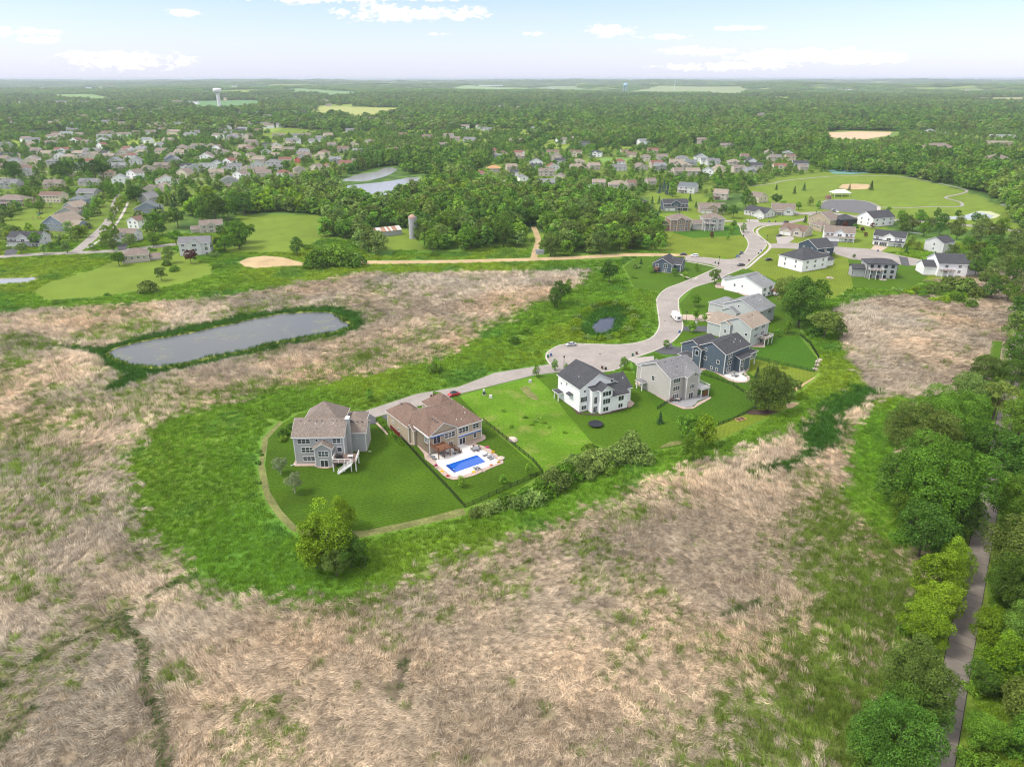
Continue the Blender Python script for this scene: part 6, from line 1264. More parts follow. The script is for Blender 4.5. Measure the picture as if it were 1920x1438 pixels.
# play sets and trampolines in the far yards
def playset(px, py, s, label):
    t = thing('play_set', label, 'play set', (*P(px,py),0), R(random.uniform(0,60))); m = MB()
    for x in (-1.8,1.8):
        for y in (-1,1): m.bar((x,y*1.1,0),(x,0,2.6),.12,.12)
    m.bar((-1.8,0,2.6),(3.2,0,2.6),.12,.12); m.build('frame', M_TEAK, t); m = MB(); m.box(2,-.8,1.3,3.6,.8,1.4)
    for a, b in ((2,-.8),(3.6,-.8),(2,.8),(3.6,.8)): m.box(a-.06,b-.06,0,a+.06,b+.06,3)
    m.build('platform', M_TEAK, t); m = MB(); m.extrude([(1.8,-1,2.9),(3.8,-1,2.9),(2.8,-1,3.9)], (0,2,0)); m.build('play_roof', mat('play_green', (.03,.2,.08)), t)
    m = MB(); m.extrude([(3.6,-.3,1.4),(3.6,.3,1.4),(6,.3,.1),(6,-.3,.1)], (0,0,.08)); m.build('slide', mat('play_yellow', (.6,.4,.03)), t)
    for x in (-.9,.6): m = MB(); m.bar((x,-.2,2.6),(x,-.2,.6),.03,.03); m.bar((x,.2,2.6),(x,.2,.6),.03,.03); m.box(x-.12,-.25,.5,x+.12,.25,.55); m.build('swing', mat('play_blue', (.03,.08,.3)), t)
playset(*z1(355,1000), 1, 'wooden play set with a slide in the yard at the left'); playset(*z1(268,1085), 1, 'play set with blue swings in the left yard, nearer one'); playset(*z7(1375,820), 1, 'wooden play set right of the white farmhouse'); playset(1440+1600/3.994, 140+722/3.994, 1, 'colourful play set by the care-home block')
for px, py, l in ((*z1(300,1045),'dark trampoline with net in the yard at the left'),(*z1(465,1215),'dark covered trampoline behind the blue-grey gabled house')):
    t = thing('trampoline', l, 'trampoline', (*P(px,py),0)); m = MB(); m.lathe([(2,.8),(2.2,.85),(2.2,.78),(2,.77)], 18); m.build('pad', DARKTRIM, t); m = MB()
    for i in range(8): a = i*math.pi/4; m.tube((2.2*math.cos(a),2.2*math.sin(a),0),(2.2*math.cos(a),2.2*math.sin(a),2.5),.05,.05,5)
    m.build('net_pole', DARKTRIM, t)
# pavilion and court things in the park
t = thing('park_pavilion', 'open white-roofed picnic pavilion in the park', 'pavilion', (*P(*z7(197,148)),0), R(4)); W, T, RF, FA = MB(), [], MB(), MB(); mass(W,T,RF,FA,-8,8,0,9,3.2,'hip',.55,z0=2.9,trim=False)
RF.build('roof', mat('pale_metal_roof', (.62,.63,.60), .5), t); FA.build('fascia', TRIM, t); W.build('beam', TRIM, t)
for x in (-7,0,7):
    for y in (.6,8.4): m = MB(); m.box(x-.2,y-.2,0,x+.2,y+.2,3); m.build('post', TRIM, t)
t = thing('park_shelter', 'small red-brown roofed kiosk at the corner of the court', 'kiosk', (*P(*z7(62,172)),0)); m = MB(); m.box(-2,-2,0,2,2,2.6); m.build('wall', WALL['brick'], t); m = MB(); m.lathe([(3.4,2.6),(.1,4.2)], 4); m.build('roof', ROOF['red'], t)
# ------------------------------------------------------------------ barn, silo, towers
t = thing('old_barn', 'weathered shed with a rusty sheet metal roof in the woods clearing', 'barn', (*P(*(480+900/3.994, 140+1222/3.994)),0), R(32)); m = MB(); m.extrude([(0,0,0),(0,9,0),(0,9,3.6),(0,4.5,5.6),(0,0,3.6)][::-1], (19,0,0)); m.build('wall', mat('weathered_wood', (.36,.38,.38), .9, .2, 1), t)
RUST = [mat('roof_sheet_rust', (.34,.20,.13), .7, .25, 1), mat('roof_sheet_grey', (.52,.50,.48), .6, .15, 1)]
for i in range(12):
    for s in (0,1):
        m = MB(); x = -.3+i*1.63; y0, z0, y1, z1_ = (-.4,3.48,4.5,5.7) if s == 0 else (9.4,3.48,4.5,5.7); m.extrude([(x,y0,z0),(x+1.58,y0,z0),(x+1.58,y1,z1_),(x,y1,z1_)] if s == 0 else [(x+1.58,y0,z0),(x,y0,z0),(x,y1,z1_),(x+1.58,y1,z1_)], (0,0,.09)); m.build('roof_sheet', RUST[0 if (i*7+s) % 3 == 0 or i in (3,4,8) else 1], t)
t = thing('silo', 'tall old concrete silo with a rusty dome among the trees', 'silo', (*P(774.5,447),0)); m = MB(); m.lathe([(2.5,0),(2.5,13.6)], 20); m.build('wall', mat('old_concrete', (.40,.40,.41), .9, .25, .8, bump=.5, stretch=(1,1,3)), t); m = MB(); m.lathe([(2.6,13.6),(2.45,14.4),(1.9,15.2),(1.0,15.8),(.1,16.0)], 20); m.build('dome', mat('rusty_dome', (.40,.26,.20), .7, .2, 1), t)
m = MB(); m.box(2.2,-.6,0,3.0,.6,14.4); m.build('chute', mat('chute_metal', (.30,.32,.36), .5), t); m = MB()
for i in range(10): m.lathe([(2.5,1+i*1.3),(2.55,1.03+i*1.3),(2.5,1.12+i*1.3)], 20)
m.build('hoop', mat('hoop_steel', (.2,.19,.19), .6), t)
m_ = thing('farm_shed', 'small grey shed with a low roof at the wood edge path', 'shed', (*P(1012,476),0)); m = MB(); m.box(-2.5,-1.5,0,2.5,1.5,2); m.build('wall', mat('grey_plastic',(.4,.4,.4)), m_); m = MB(); m.extrude([(-2.7,-1.7,2),(-2.7,1.7,2),(-2.7,0,2.9)][::-1], (5.4,0,0)); m.build('roof', ROOF['slate'], m_)
def at_h(px, py):
    z = 0
    for _ in range(6): x, y = P(px, py, z); z = float(terrain(x, y))
    return x, y, z
x, y, z = at_h(413,209); hs = 70.0
t = thing('water_tower', 'white pedestal water tower with a wide round tank', 'water tower', (x, y, z)); WT = mat('tower_white', (.72,.72,.72), .6, .03, .05)
m = MB(); m.lathe([(7.6,0),(6.2,3),(5.7,10),(5.6,hs-19),(6.4,hs-15.5)], 20); m.build('pedestal', WT, t, smooth=True); m = MB(); m.lathe([(6.4,hs-16),(12.4,hs-12),(13.4,hs-8),(13.4,hs-3),(11.5,hs-.8),(4,hs+.2),(.1,hs+.4)], 28); m.build('tank', WT, t, smooth=True)
m = MB()
for i in range(14): a = 2*math.pi*i/14; m.bar((13.45*math.cos(a),13.45*math.sin(a),hs-8.6),(13.45*math.cos(a),13.45*math.sin(a),hs-2.6),.5,.3)
m.build('rib', mat('tower_rib', (.55,.55,.56)), t)
x, y, z = at_h(1172,176); sc_ = math.hypot(y, 100)/1331
t = thing('water_tower', 'small pale blue tower tank on legs near the skyline', 'water tower', (x, y, z)); BL = mat('tower_blue', (.30,.50,.62), .6); hh = 14*sc_
m = MB(); r = 4*sc_; m.lathe([(.2,hh-r*1.0),(r*.8,hh-r*.7),(r,hh),(r*.8,hh+r*.5),(.2,hh+r*.75)], 20); m.build('tank', BL, t, smooth=True)
for i in range(5): a = 2*math.pi*i/5; m = MB(); m.tube((r*1.1*math.cos(a),r*1.1*math.sin(a),0),(r*.9*math.cos(a),r*.9*math.sin(a),hh),1.0,.9,5); m.build('leg', BL, t)
m = MB(); m.tube((0,0,0),(0,0,hh-r*.8),1.8,1.6,8); m.build('riser', BL, t)
for px, top, bot, l in ((1265,144,164,'slender white radio mast on the skyline'),):
    x, y, z = at_h(px, bot); k = y/1331*(bot-top); t = thing('radio_mast', l, 'mast', (x, y, z)); m = MB(); m.tube((0,0,0),(0,0,k),2.6,1.6,6); m.build('mast', WT, t)
# ------------------------------------------------------------------ fences
FENCE = {}
def fence(name, label, px, mt, h=1.25, step=2.4, world_pts=None):
    pts = [Vector(p) for p in (world_pts or WP(px))]; t = thing(name, label, 'fence', (pts[0].x, pts[0].y, 0)); o0 = pts[0]
    key = (mt.name, h)
    if key not in FENCE:
        p = MB(); p.box(-.05,-.05,0,.05,.05,h+.12); p.box(-.07,-.07,h+.12,.07,.07,h+.16)
        q = MB(); q.box(0,-.02,h-.12,1,.02,h-.06); q.box(0,-.02,.14,1,.02,.2)
        for i in range(1, 18): q.box(i/18-.005,-.012,.06,i/18+.005,.012,h)
        FENCE[key] = (p.mesh('fence_post', mt), q.mesh('picket_panel', mt))
    pm, qm = FENCE[key]
    for a, b in zip(pts[:-1], pts[1:]):
        L_ = (b-a).length; n = max(1, round(L_/step)); d = (b-a)/n; ang = math.atan2(d.y, d.x)
        for i in range(n):
            s = a+d*i-o0; put('fence_post', pm, t, (s.x, s.y, 0), ang); k = put('picket_panel', qm, t, (s.x, s.y, 0), ang); k.scale = (d.length, 1, 1)
    e = pts[-1]-o0; put('fence_post', pm, t, (e.x, e.y, 0)); return t
M_FB = mat('fence_black', (.018,.02,.018), .6); M_FR = mat('fence_red', (.28,.05,.04), .8)
fence('pool_fence', 'black picket fence round the pool garden', [(752,822),(800,875),(845,922),(872,952),(945,919),(1018,888),(1000,866),(950,825),(906,790)], M_FB)
fence('lawn_fence', 'black picket fence round the striped square lawn', [(1405,671),(1440,679),(1490,690),(1526,698),(1535,672),(1518,645),(1500,630),(1440,626)], M_FB)
fence('back_fence', 'low dark fence behind the grey house with the white deck', [(1232,768),(1252,755),(1262,752)], M_FB, 1.1)
fence('back_fence', 'low dark fence running diagonally from the big round tree', [(1346,798),(1376,787),(1410,769)], M_FB, 1.1)
fence('yard_fence', 'thin dark fence between the dark blue house and the grey one', [(1310,700),(1345,712),(1375,723),(1408,745)], M_FB, 1.0)
fence('gate_fence', 'short red wooden fence beside the tan house', zB([(205,535),(260,590),(320,640)]), M_FR, 1.5, 1.2)
# ------------------------------------------------------------------ trees and shrubs one can point at
T = lambda c, px, py, r, label=None, **k: plant('tree', c, px, py, r, label, **k)
B = lambda c, px, py, r, label=None, **k: plant('bush', c, px, py, r, label, **k)
S = lambda c, px, py, r, label=None, **k: plant('spruce', c, px, py, r, label, **k)
T('bright', 608, 1008, 52, 'big leafy yellow-green tree standing alone below the grey house', tall=1.05); T('bright', 590, 1030, 36, 'lower left bough-mate of the big yellow-green tree below the grey house'); T('bright', 640, 965, 30, 'upper right neighbour of the big yellow-green tree below the grey house'); T('dark', 655, 1030, 34, 'shaded right half of the big yellow-green tree, painted in darker leaves'); T('olive', 628, 1050, 30, 'leafy tree low beside the big yellow-green tree'); B('dark', 672, 1050, 20, 'dark shrub at the foot of the big yellow-green tree')  # dark-leaved crown on the right paints the big tree's shaded half
T('mid', 1290, 800, 24, 'tall twin-headed tree below the grey patio, left head'); T('bright', 1322, 808, 26, 'tall twin-headed tree below the grey patio, right head'); T('mid', 1302, 838, 24, 'lower part tree of the twin-headed pair below the grey patio'); 
T('olive', 1446, 728, 38, 'big round olive tree at the corner of the striped lawns'); T('light', 1420, 738, 26, 'pale leafy tree left of the big round olive tree'); T('olive', 1478, 722, 22, 'olive tree right of the big round one')
T('dark', 1505, 560, 42, 'large dark spreading tree right of the long white house'); T('olive', 1480, 545, 30, 'olive tree on the left flank of the large dark spreading tree'); T('mid', 1530, 548, 28, 'green tree on the right flank of the large dark spreading tree'); T('olive', 1550, 603, 27, 'bushy olive tree below the large dark spreading one'); T('dark', 1500, 590, 22); B('dark', 1528, 625, 16); T('mid', 1575, 620, 14)
B('light', 1182, 845, 38, 'largest pale willow shrub of the hedge behind the vacant lot', squash=1.15); B('light', 1148, 862, 26, 'second pale willow shrub of the hedge behind the vacant lot')
for px, py, r in ((1118,868,24),(1090,880,22),(1062,890,20),(1040,906,22),(1020,920,18),(1000,934,17),(984,925,12),(968,944,15),(948,938,14),(928,950,14),(908,955,13),(893,962,10),(1205,860,16),(1110,850,14),(1075,868,14),(1050,888,15),(1140,880,14),(1020,905,12)): B('light' if px % 3 else 'mid', px, py, r*1.5, 'shrub in the long hedge behind the pool garden and vacant lot', squash=1.1)
T('silver', 523, 870, 14, 'white-barked birch beside the grey house, upper left one', tall=1.3); T('silver', 550, 903, 16, 'white-barked birch on the lawn in front of the grey house', tall=1.3)
B('dark', 532, 812, 13, 'dark shrub at the left wall of the grey house, upper one'); B('mid', 530, 823, 10, 'round green shrub at the left wall of the grey house, lower one'); B('dark', 548, 800, 10)
for px, py, r in ((485,846,6),(490,852,5),(478,855,4),(483,868,7),(430,873,6),(376,855,5),(450,828,4),(475,925,4),(486,905,5),(505,964,4),(770,997,4),(432,812,4)): B('dark', px, py, r, 'small dark meadow shrub left of the mown strip')
for px, py, r, l in ((866,902,9,'young leafy tree inside the pool fence, left one'),(943,897,8,'young leafy tree inside the pool fence, middle one'),(992,880,9,'young leafy tree inside the pool fence, right one'),(693,741,9,'small round tree beside the lane behind the grey house'),(1006,696,8,'young tree at the lane edge of the vacant lot'),(1041,685,8,'young tree left of the cul-de-sac lamp post'),(1062,690,6,'narrow young tree right of the cul-de-sac lamp post'),
  (1171,681,10,'pointed young tree by the drive of the grey house'),(1250,645,7,'narrow tree at the kerb beyond the grey house'),(1304,562,10,'small tree on the lawn above the motorhome'),(1305,588,9,'small tree beside the motorhome drive'),(1298,612,9,'small tree beside the dark drive'),(1322,595,6,'tiny tree on the drive edge'),(1341,517,12,'street tree at the kerb before the long white house'),
  (1143,508,17,'lone round tree at the marsh corner by the track'),(1052,545,19,'dark round tree at the right end of the upper reed bed'),(1040,560,14,'dark tree just below the one at the end of the upper reed bed'),(1066,537,9,'small tree right of the one at the end of the upper reed bed'),(878,945,0,None),
  (1478,613,9,'young tree in the yard beyond the striped square lawn'),(1459,622,7,'slim young tree in the yard beyond the striped square lawn')):
    if r: T('mid' if r < 13 else 'dark', px, py, r, l, tall=1.15)
S('spruce', 1238, 785, 9, 'small dark spruce on the lawn between white and grey houses'); S('spruce', 1420, 700, 8, 'small spruce left of the big round olive tree'); T('mid', 1468, 683, 7, 'small tree at the black fence corner'); B('red', 812, 744, 7, 'dark red shrub on the lane side of the tan house'); B('mid', 819, 738, 8, 'green shrub on the lane side of the tan house')
for i in range(15): f = i/14; B('mid', 709+(753-709)*f, 787+(833-787)*f, 5, 'clipped arborvitae in the row left of the tan house', squash=1.9, group='arborvitae hedge row')
B('mid', 629, 484, 38, 'huge round bush by the dirt track, middle and tallest part'); B('mid', 600, 490, 31, 'huge round bush by the dirt track, left part'); B('dark', 658, 490, 28, 'huge round bush by the dirt track, right part')
B('olive', 277, 542, 22, 'round grey-green shrub on the field edge at the left'); B('dark', 201, 553, 7, 'small dark shrub on the field edge'); B('dark', 105, 568, 8); B('dark', 38, 537, 5)
for px, py, r, c in ((315,478,13,'light'),(300,512,12,'olive'),(327,505,11,'mid'),(312,495,10,'mid'),(220,482,11,'olive'),(285,468,8,'dark'),(401,478,11,'light'),(407,500,9,'dark'),(383,462,12,'mid'),(356,480,12,'red'),(372,470,11,'red'),(433,440,16,'mid'),(420,455,15,'mid'),(450,450,12,'dark'),(556,462,14,'dark'),(575,465,10,'mid'),(815,692,17,'dark'),(845,703,6,'mid'),
   (815,478,10,'mid'),(1010,598,12,'mid'),(985,622,13,'mid'),(965,640,13,'dark'),(1000,605,10,'mid'),(935,640,5,'dark'),(770,700,5,'dark'),(1190,520,6,'mid'),(1195,500,7,'light'),(1210,545,6,'mid'),(1168,588,8,'mid'),(1212,612,8,'light'),(1205,590,6,'mid'),(1160,550,7,'mid'),(1178,540,6,'mid'),(1010,660,5,'mid'),(1150,530,6,'mid')):
    (B if r < 12 or py > 590 else T)(c, px, py, r, f"{ {'light':'pale green','olive':'olive green','mid':'green','dark':'dark green','red':'purple-leaved'}[c]} {'shrub' if r < 12 or py > 590 else 'tree'} {'near the left street houses' if px < 470 else 'beside the woods clearing' if px < 700 and py < 500 else 'in the meadow above the lane' if px < 1050 else 'in the meadow left of the curving street'}")
for i in range(26):
    a = 2*math.pi*i/26; px = 1134+56*math.cos(a); py = 602+32*math.sin(a)-8*math.cos(a)
    B('bright' if i % 3 else 'light', px, py, 10, 'bright shrub in the ring round the small pond', group='shrubs ringing the small pond')
for px, py, r, c in [(*z1(a, b_), r_, c_) for a, b_, r_, c_ in ((150,1300,10,'light'),(320,1305,9,'light'),(495,1295,9,'light'),(270,1225,13,'mid'),(180,1290,6,'dark'),(690,1290,7,'light'),(610,1110,8,'light'),(655,1050,8,'mid'),(700,1000,8,'mid'),(735,950,9,'mid'),(640,1010,8,'light'),(850,1040,10,'bright'),(835,1075,9,'bright'),(890,990,10,'bright'),(905,945,10,'bright'),(930,915,9,'bright'),
    (815,1195,18,'mid'),(760,1250,9,'light'),(840,1270,10,'light'),(965,1240,13,'light'),(870,1330,0,'light'),(880,1370,13,'mid'),(1010,890,16,'dark'),(1080,1120,0,'mid'),(1150,1110,20,'mid'),(1140,1230,12,'mid'),(1310,1210,13,'mid'),(1320,1060,18,'dark'),(1210,1160,10,'dark'),(1380,920,14,'dark'),(1550,930,20,'mid'),(1440,1000,14,'mid'),(1500,1000,18,'mid'),(1600,1000,20,'dark'),(1700,1000,18,'mid'),(1750,960,18,'mid'),(1820,960,20,'dark'),(1700,1170,18,'mid'),(1780,1200,22,'mid'),(1830,1170,18,'mid'),(1640,1260,12,'dark'),
    (380,1280,7,'dark'),(440,1240,8,'light'),(540,1190,6,'mid'),(285,985,10,'mid'),(75,1050,8,'dark'),(180,880,14,'mid'),(820,860,12,'mid'),(770,850,12,'mid'),(880,850,9,'mid'),(420,715,12,'dark'),(450,725,13,'mid'),(480,710,13,'dark'),(520,700,12,'mid'),(540,690,11,'dark'),(465,690,11,'dark'),(505,735,10,'mid'),(60,715,12,'dark'),(95,725,13,'mid'),(125,712,12,'dark'),(40,735,10,'mid'),(80,695,11,'dark'),(270,740,9,'mid'),(620,690,12,'dark'),(700,700,16,'dark'),(760,700,16,'dark'),(1260,720,0,'mid'))]:
    if r: T(c, px, py, r, f"{ {'light':'pale green','bright':'yellow-green','mid':'green','dark':'dark green'}[c]} {'young' if r < 11 else 'full'} tree {'along the climbing left street' if py > 355 else 'behind the left street houses'}")
for a, b_ in ((1215,935),(1250,945),(1310,955),(1290,975),(1205,1025),(1190,1040),(1170,1045)): S('spruce', *z1(a, b_), 7, 'dark spruce behind the blue-grey houses on the left')
for px, py in ((1005,790),(1012,783),(998,796),(1020,792),(985,782),(1028,800),(960,800),(945,770),(1060,810)): B('mid', px, py, 5, 'weedy clump on the vacant lot')
# conifers and trees about the upper houses
for px, py, r in ((1237,410-16,4),(1247,388,5),(1310,388,5),(1294,372,5),(1305,385,4),(1202,500-9,4),(1221,480,0),(1490,358,5),(1508,352,5),(1634,350,6),(1593,352,4),(1612,353,0),(1507,351,0),(1456,352,4),(1510,412,5),(1530,405,5),(1560,420,0),(1223,377,5),(1236,377,5),(1259,484,0),(1273,405,5),(1700,470,5),(1752,482,6),(1790,490,7),(1822,475,6)):
    if r: S('spruce', px, py, r, 'small dark spruce ' + ('in the park' if py < 360 else 'between the upper houses'))
for px, py, r in ((1245,352,7),(1252,357,7),(1237,356,6),(1259,360,6)): S('blue', px, py, r, 'blue spruce in the clump above the park-side houses')
for px, py, r, c in ((1332,381,8,'mid'),(1356,392,9,'dark'),(1376,395,12,'dark'),(1340,405,6,'mid'),(1400,372,13,'dark'),(1411,382,10,'dark'),(1456,372,10,'dark'),(1468,385,9,'mid'),(1395,428,7,'mid'),(1375,420,7,'mid'),(1498,385,7,'mid'),(1520,378,7,'olive'),(1535,385,6,'mid'),(1691,402,8,'mid'),(1726,402,9,'dark'),(1759,401,8,'dark'),(1796,401,7,'dark'),(1833,410,11,'mid'),(1666,392,5,'dark'),(1262,360,8,'mid'),
   (1636,423,5,'red'),(1624,440,4,'red'),(1618,430,5,'red'),(1585,427,8,'red'),(1605,425,7,'dark'),(1650,438,0,'mid'),(1562,478,5,'light'),(1545,492,6,'light'),(1580,505,0,'red'),(1601,480,4,'dark'),(1710,450,7,'olive'),(1720,460,8,'olive'),(1258,500,6,'dark'),(1265,510,7,'mid'),(1285,516,6,'mid'),(1306,502,6,'mid'),(1220,505,6,'mid'),(1190,498,5,'light'),(1335,441,5,'red'),(1372,432,6,'mid'),(1365,445,4,'mid'),(1480,492,4,'mid')):
    if r: T(c, px, py, r, f"{ {'light':'pale young','olive':'olive','mid':'green','dark':'dark green','red':'purple-leaved'}[c]} tree {'along the road below the park' if px > 1660 and py < 420 else 'among the upper street houses' if px > 1400 else 'near the bend in the street'}")
# the hedge bank right of the striped field and the shrub belt right of the upper houses
for px, py, r, c in ((1690,545,9,'light'),(1702,548,9,'bright'),(1717,546,11,'bright'),(1730,552,11,'mid'),(1745,546,15,'olive'),(1765,540,18,'olive'),(1788,535,20,'olive'),(1812,540,22,'olive'),(1832,552,18,'olive'),(1770,562,12,'bright'),(1750,562,9,'bright'),(1795,560,15,'mid'),(1820,572,12,'mid'),(1675,542,6,'light')): B(c, px, py, r, 'shrub in the bank below the white farmhouse', squash=1.15)
bank = [(1700,410),(1730,408),(1770,412),(1800,418),(1840,425),(1700,425),(1735,430),(1765,428),(1800,435),(1830,440),(1860,435),(1880,430),(1860,455),(1880,470),(1900,450),(1915,470),(1855,480),(1835,500),(1850,520),(1870,505),(1890,495),(1910,500),(1900,520),(1880,530),(1910,540),(1915,560),(1895,545),(1860,540),(1840,470),(1820,485),(1790,470),(1815,455),(1690,418),(1715,420),(1750,420),(1785,425)]
for i, (px, py) in enumerate(bank): T(['olive','mid','dark','olive','light'][i % 5], px+random.uniform(-4,4), py, 12 if px < 1820 else 17, ['olive','green','dark green','olive','pale green'][i % 5]+' tree in the thicket right of the upper houses')
# trees of the paved trail
for px, py, r, c, l in ((1690,1385,76,'dark','large green tree at the bottom right, left of the trail'),(1638,1395,50,'dark','dark tree on the left flank of the large bottom tree'),(1712,1325,50,'dark','dark tree behind the large bottom tree'),(1728,1268,62,'olive','grey-green willow-like tree above the large bottom tree'),(1742,1165,44,'bright','yellow-green tree left of the trail, lower one'),(1768,1128,42,'bright','yellow-green tree left of the trail, second from below'),(1770,1085,46,'bright','yellow-green tree left of the trail, third from below'),(1798,1048,34,'bright','yellow-green tree left of the trail, topmost'),
   (1742,990,52,'dark','dark mixed tree below the broad crown'),(1778,900,80,'mid','broad bright crown beside the trail, largest of the right grove'),(1705,895,52,'dark','dark tree at the left foot of the broad crown'),(1740,812,60,'olive','olive tree above the broad crown'),(1795,778,56,'mid','green tree in the upper right grove'),(1856,835,44,'dark','dark tree leaning to the trail from the left'),(1828,732,38,'light','pale grey-green tree at the top of the right grove'),(1872,748,36,'olive','olive tree at the top of the right grove by the trail'),
   (1700,790,30,'dark','small dark tree at the upper left of the right grove'),(1720,950,36,'mid','green tree at the lower left of the right grove'),(1815,965,42,'dark','dark tree leaning over the trail from the left'),(1912,780,36,'mid','green tree right of the trail near the top'),(1915,868,52,'dark','dark tree right of the trail, upper'),(1912,940,54,'mid','green tree right of the trail, middle'),(1905,1020,52,'olive','olive tree right of the trail, middle'),(1925,1100,62,'dark','dark tree at the right edge'),
   (1880,1090,36,'mid','green tree right of the trail under the olive one'),(1858,1180,42,'bright','yellow-green tree right of the trail'),(1880,1245,48,'bright','yellow-green tree right of the trail, lower one'),(1840,1270,32,'dark','dark tree by the trail, lower right'),(1930,1200,60,'dark','dark tree at the right edge, lower'),(1925,1320,50,'olive','olive tree at the right edge near the bottom'),(1760,1330,36,'dark','thin dark tree reaching over the trail at the bottom'),
   (1840,1370,36,'mid','green bush tree at the bottom right of the trail'),(1850,690,28,'olive','olive tree left of the trail at the reed field corner'),(1893,700,28,'dark','dark tree right of the trail at the reed field corner'),(1900,655,26,'mid','green tree above the reed field corner'),(1902,610,24,'olive','olive tree beside the right reed field'),(1908,575,20,'dark','dark tree at the top of the right reed field'),(1930,620,26,'mid','green tree at the very right beside the reed field'),(1932,680,30,'dark','dark tree at the very right edge')):
    T(c, px+(9 if px > 1830+(1130-py)*.12 and px > 1835 else -6 if px < 1830 else 0), py, r*1.04, l, tall=random.uniform(.9, 1.05))
for i in range(34):
    py = 1010+i*13; px = 1945+random.uniform(-28, 60); T(random.choice(['dark','mid','olive','dark']), px, py, 42, None)
for px, py, r in ((1828,1290,22),(1815,1420,24),(1860,1430,26),(1700,1180,18),(1700,1250,20),(1690,1010,20),(1690,960,18),(1900,1400,28),(1790,1000,20),(1720,1130,18),(1740,1060,18),(1680,830,16)): B('mid', px, py, r, 'low green shrub along the paved trail')
# ------------------------------------------------------------------ the woods: the nearest trees one by one, the rest as one mass
WOODS = [WP(p) for p in ([(348,405),(395,368),(520,348),(600,352),(655,372),(715,388),(748,376),(815,342),(860,326),(905,352),(1000,362),(1100,367),(1190,388),(1232,425),(1266,455),(1262,470),(1180,470),(1165,488),(1010,489),(1003,455),(1010,430),(995,428),(1000,460),(985,470),(935,462),(880,470),(815,477),(780,474),(765,432),(740,425),(715,420),(690,440),(740,468),(735,482),(690,478),(660,452),(600,445),(600,402),(500,398),(440,412)],
   [(1690,322),(1730,332),(1800,350),(1850,368),(1890,380),(1960,400),(1960,300),(1700,300)], [(1880,380),(1960,380),(1960,470),(1900,440),(1885,410)])]
HOUSE_XY = np.array([(x, y, r) for x, y, r in BLOCKERS])
def keep_clear(x, y, extra=2.0):
    ok = np.ones(x.shape, bool)
    for bx, by, br in HB: ok &= (x-bx)**2+(y-by)**2 > (br+extra)**2
    return ok
HB = [b for b in BLOCKERS if b[2] > 4.5 and b[1] > 380 and b in BLOCKERS]
ROADS_W = [WP(p) for p in ([(-160,488),(0,482),(60,478),(132,475),(232,470),(335,458)], [(140,474),(178,442),(208,408),(214,391),(238,360)], [(165,466),(190,448),(214,425),(240,380)], [(1490,402),(1545,399),(1645,412),(1770,419),(1850,427),(1960,440)], [(1000,488),(1004,470),(1009,452),(1005,436),(1000,426)], [(448,492),(570,494),(850,491),(1090,483),(1262,479)])]
WATER_W = [WP(Z(3.994,480,140,p)) for p in ([(600,855),(640,770),(900,700),(1060,680),(1080,740),(1300,755),(1440,745),(1400,790),(1200,880),(1060,935),(1000,965),(900,920)],)]
def clear_static(x, y):
    ok = np.ones(x.shape, bool)
    for l in ROADS_W: ok &= line_dist(l, x, y) > 6
    for l in FILL_ROADS: ok &= line_dist(l, x, y) > 6.5
    for p in WATER_W: ok &= sdf(p, x, y) < -2
    return ok
NEAR_T, FAR_T = [], []
def scatter(y0, y1, step, jit=.45):
    g = np.random.default_rng(int(y0)); ysn = np.arange(y0, y1, step); out = []
    for yy in ysn: hw = yy*.80+60; xs = np.arange(-hw, hw, step); out.append(np.stack([xs+g.uniform(-jit, jit, len(xs))*step, yy+g.uniform(-jit, jit, len(xs))*step], 1))
    return np.concatenate(out)
p1 = scatter(390, 1500, 8.2); x, y = p1[:, 0], p1[:, 1]
wood = np.zeros(len(x), bool)
for w_ in WOODS: wood |= sdf(w_, x, y) > 0
hood = np.zeros(len(x), bool)
for w_ in HOODS: hood |= sdf(w_, x, y) > 0
bx, by = P(960, 345)
farz = y > by                                            # beyond the open ground everything not open is wooded
cand = wood | hood | farz
cand &= ~is_open(x, y) & (in_fields(x, y) < 0) & clear_static(x, y)
dn = fbm(x, y, 60, 3, 77); u = rng.uniform(size=len(x))
cand &= ~(clearing(x, y) & (u > .12) & ~hood)
prob = np.where(wood, .92, np.where(hood, .26+.48*(dn > .50), .95)); cand &= u < prob
HB = [(bx_, by_, br) for bx_, by_, br in BLOCKERS if by_ > 380 and br > 5]
hb = np.array(HB); keep = cand.copy(); idx = np.where(cand)[0]
for b in HB:
    dx_, dy_ = x[idx]-b[0], y[idx]-b[1]; ra = b[2]+1.5
    # keep the yard on the near side of a house low so that the house is seen
    keep[idx[(dx_*dx_+dy_*dy_ < ra*ra) | ((np.abs(dx_) < b[2]*.8) & (dy_ < 0) & (dy_ > -b[2]-14) & hood[idx])]] = False
x, y, wood, hood = x[keep], y[keep], wood[keep], hood[keep]
rad = np.where(wood, rng.uniform(4.3, 7.2, len(x)), np.where(hood, rng.uniform(2.2, 4.2, len(x)), rng.uniform(3.8, 6.8, len(x)))); tl = rng.uniform(.8, 1.1, len(x))
order = np.argsort(-(rad/np.hypot(y, 100))*(np.abs(x) < y*.74+30)); N_SINGLE = 100
colour_n = fbm(x, y, 45, 3, 88)*.6+fbm(x, y, 300, 2, 87)*.4+rng.uniform(-.22, .22, len(x))
KC = ['dark','mid','olive','light','bright']; CN = {'dark':'dark green','mid':'mid green','olive':'olive green','light':'pale green','bright':'bright green'}
def kcol(v): return KC[0] if v < .38 else KC[1] if v < .56 else KC[2] if v < .68 else KC[3] if v < .80 else KC[4]
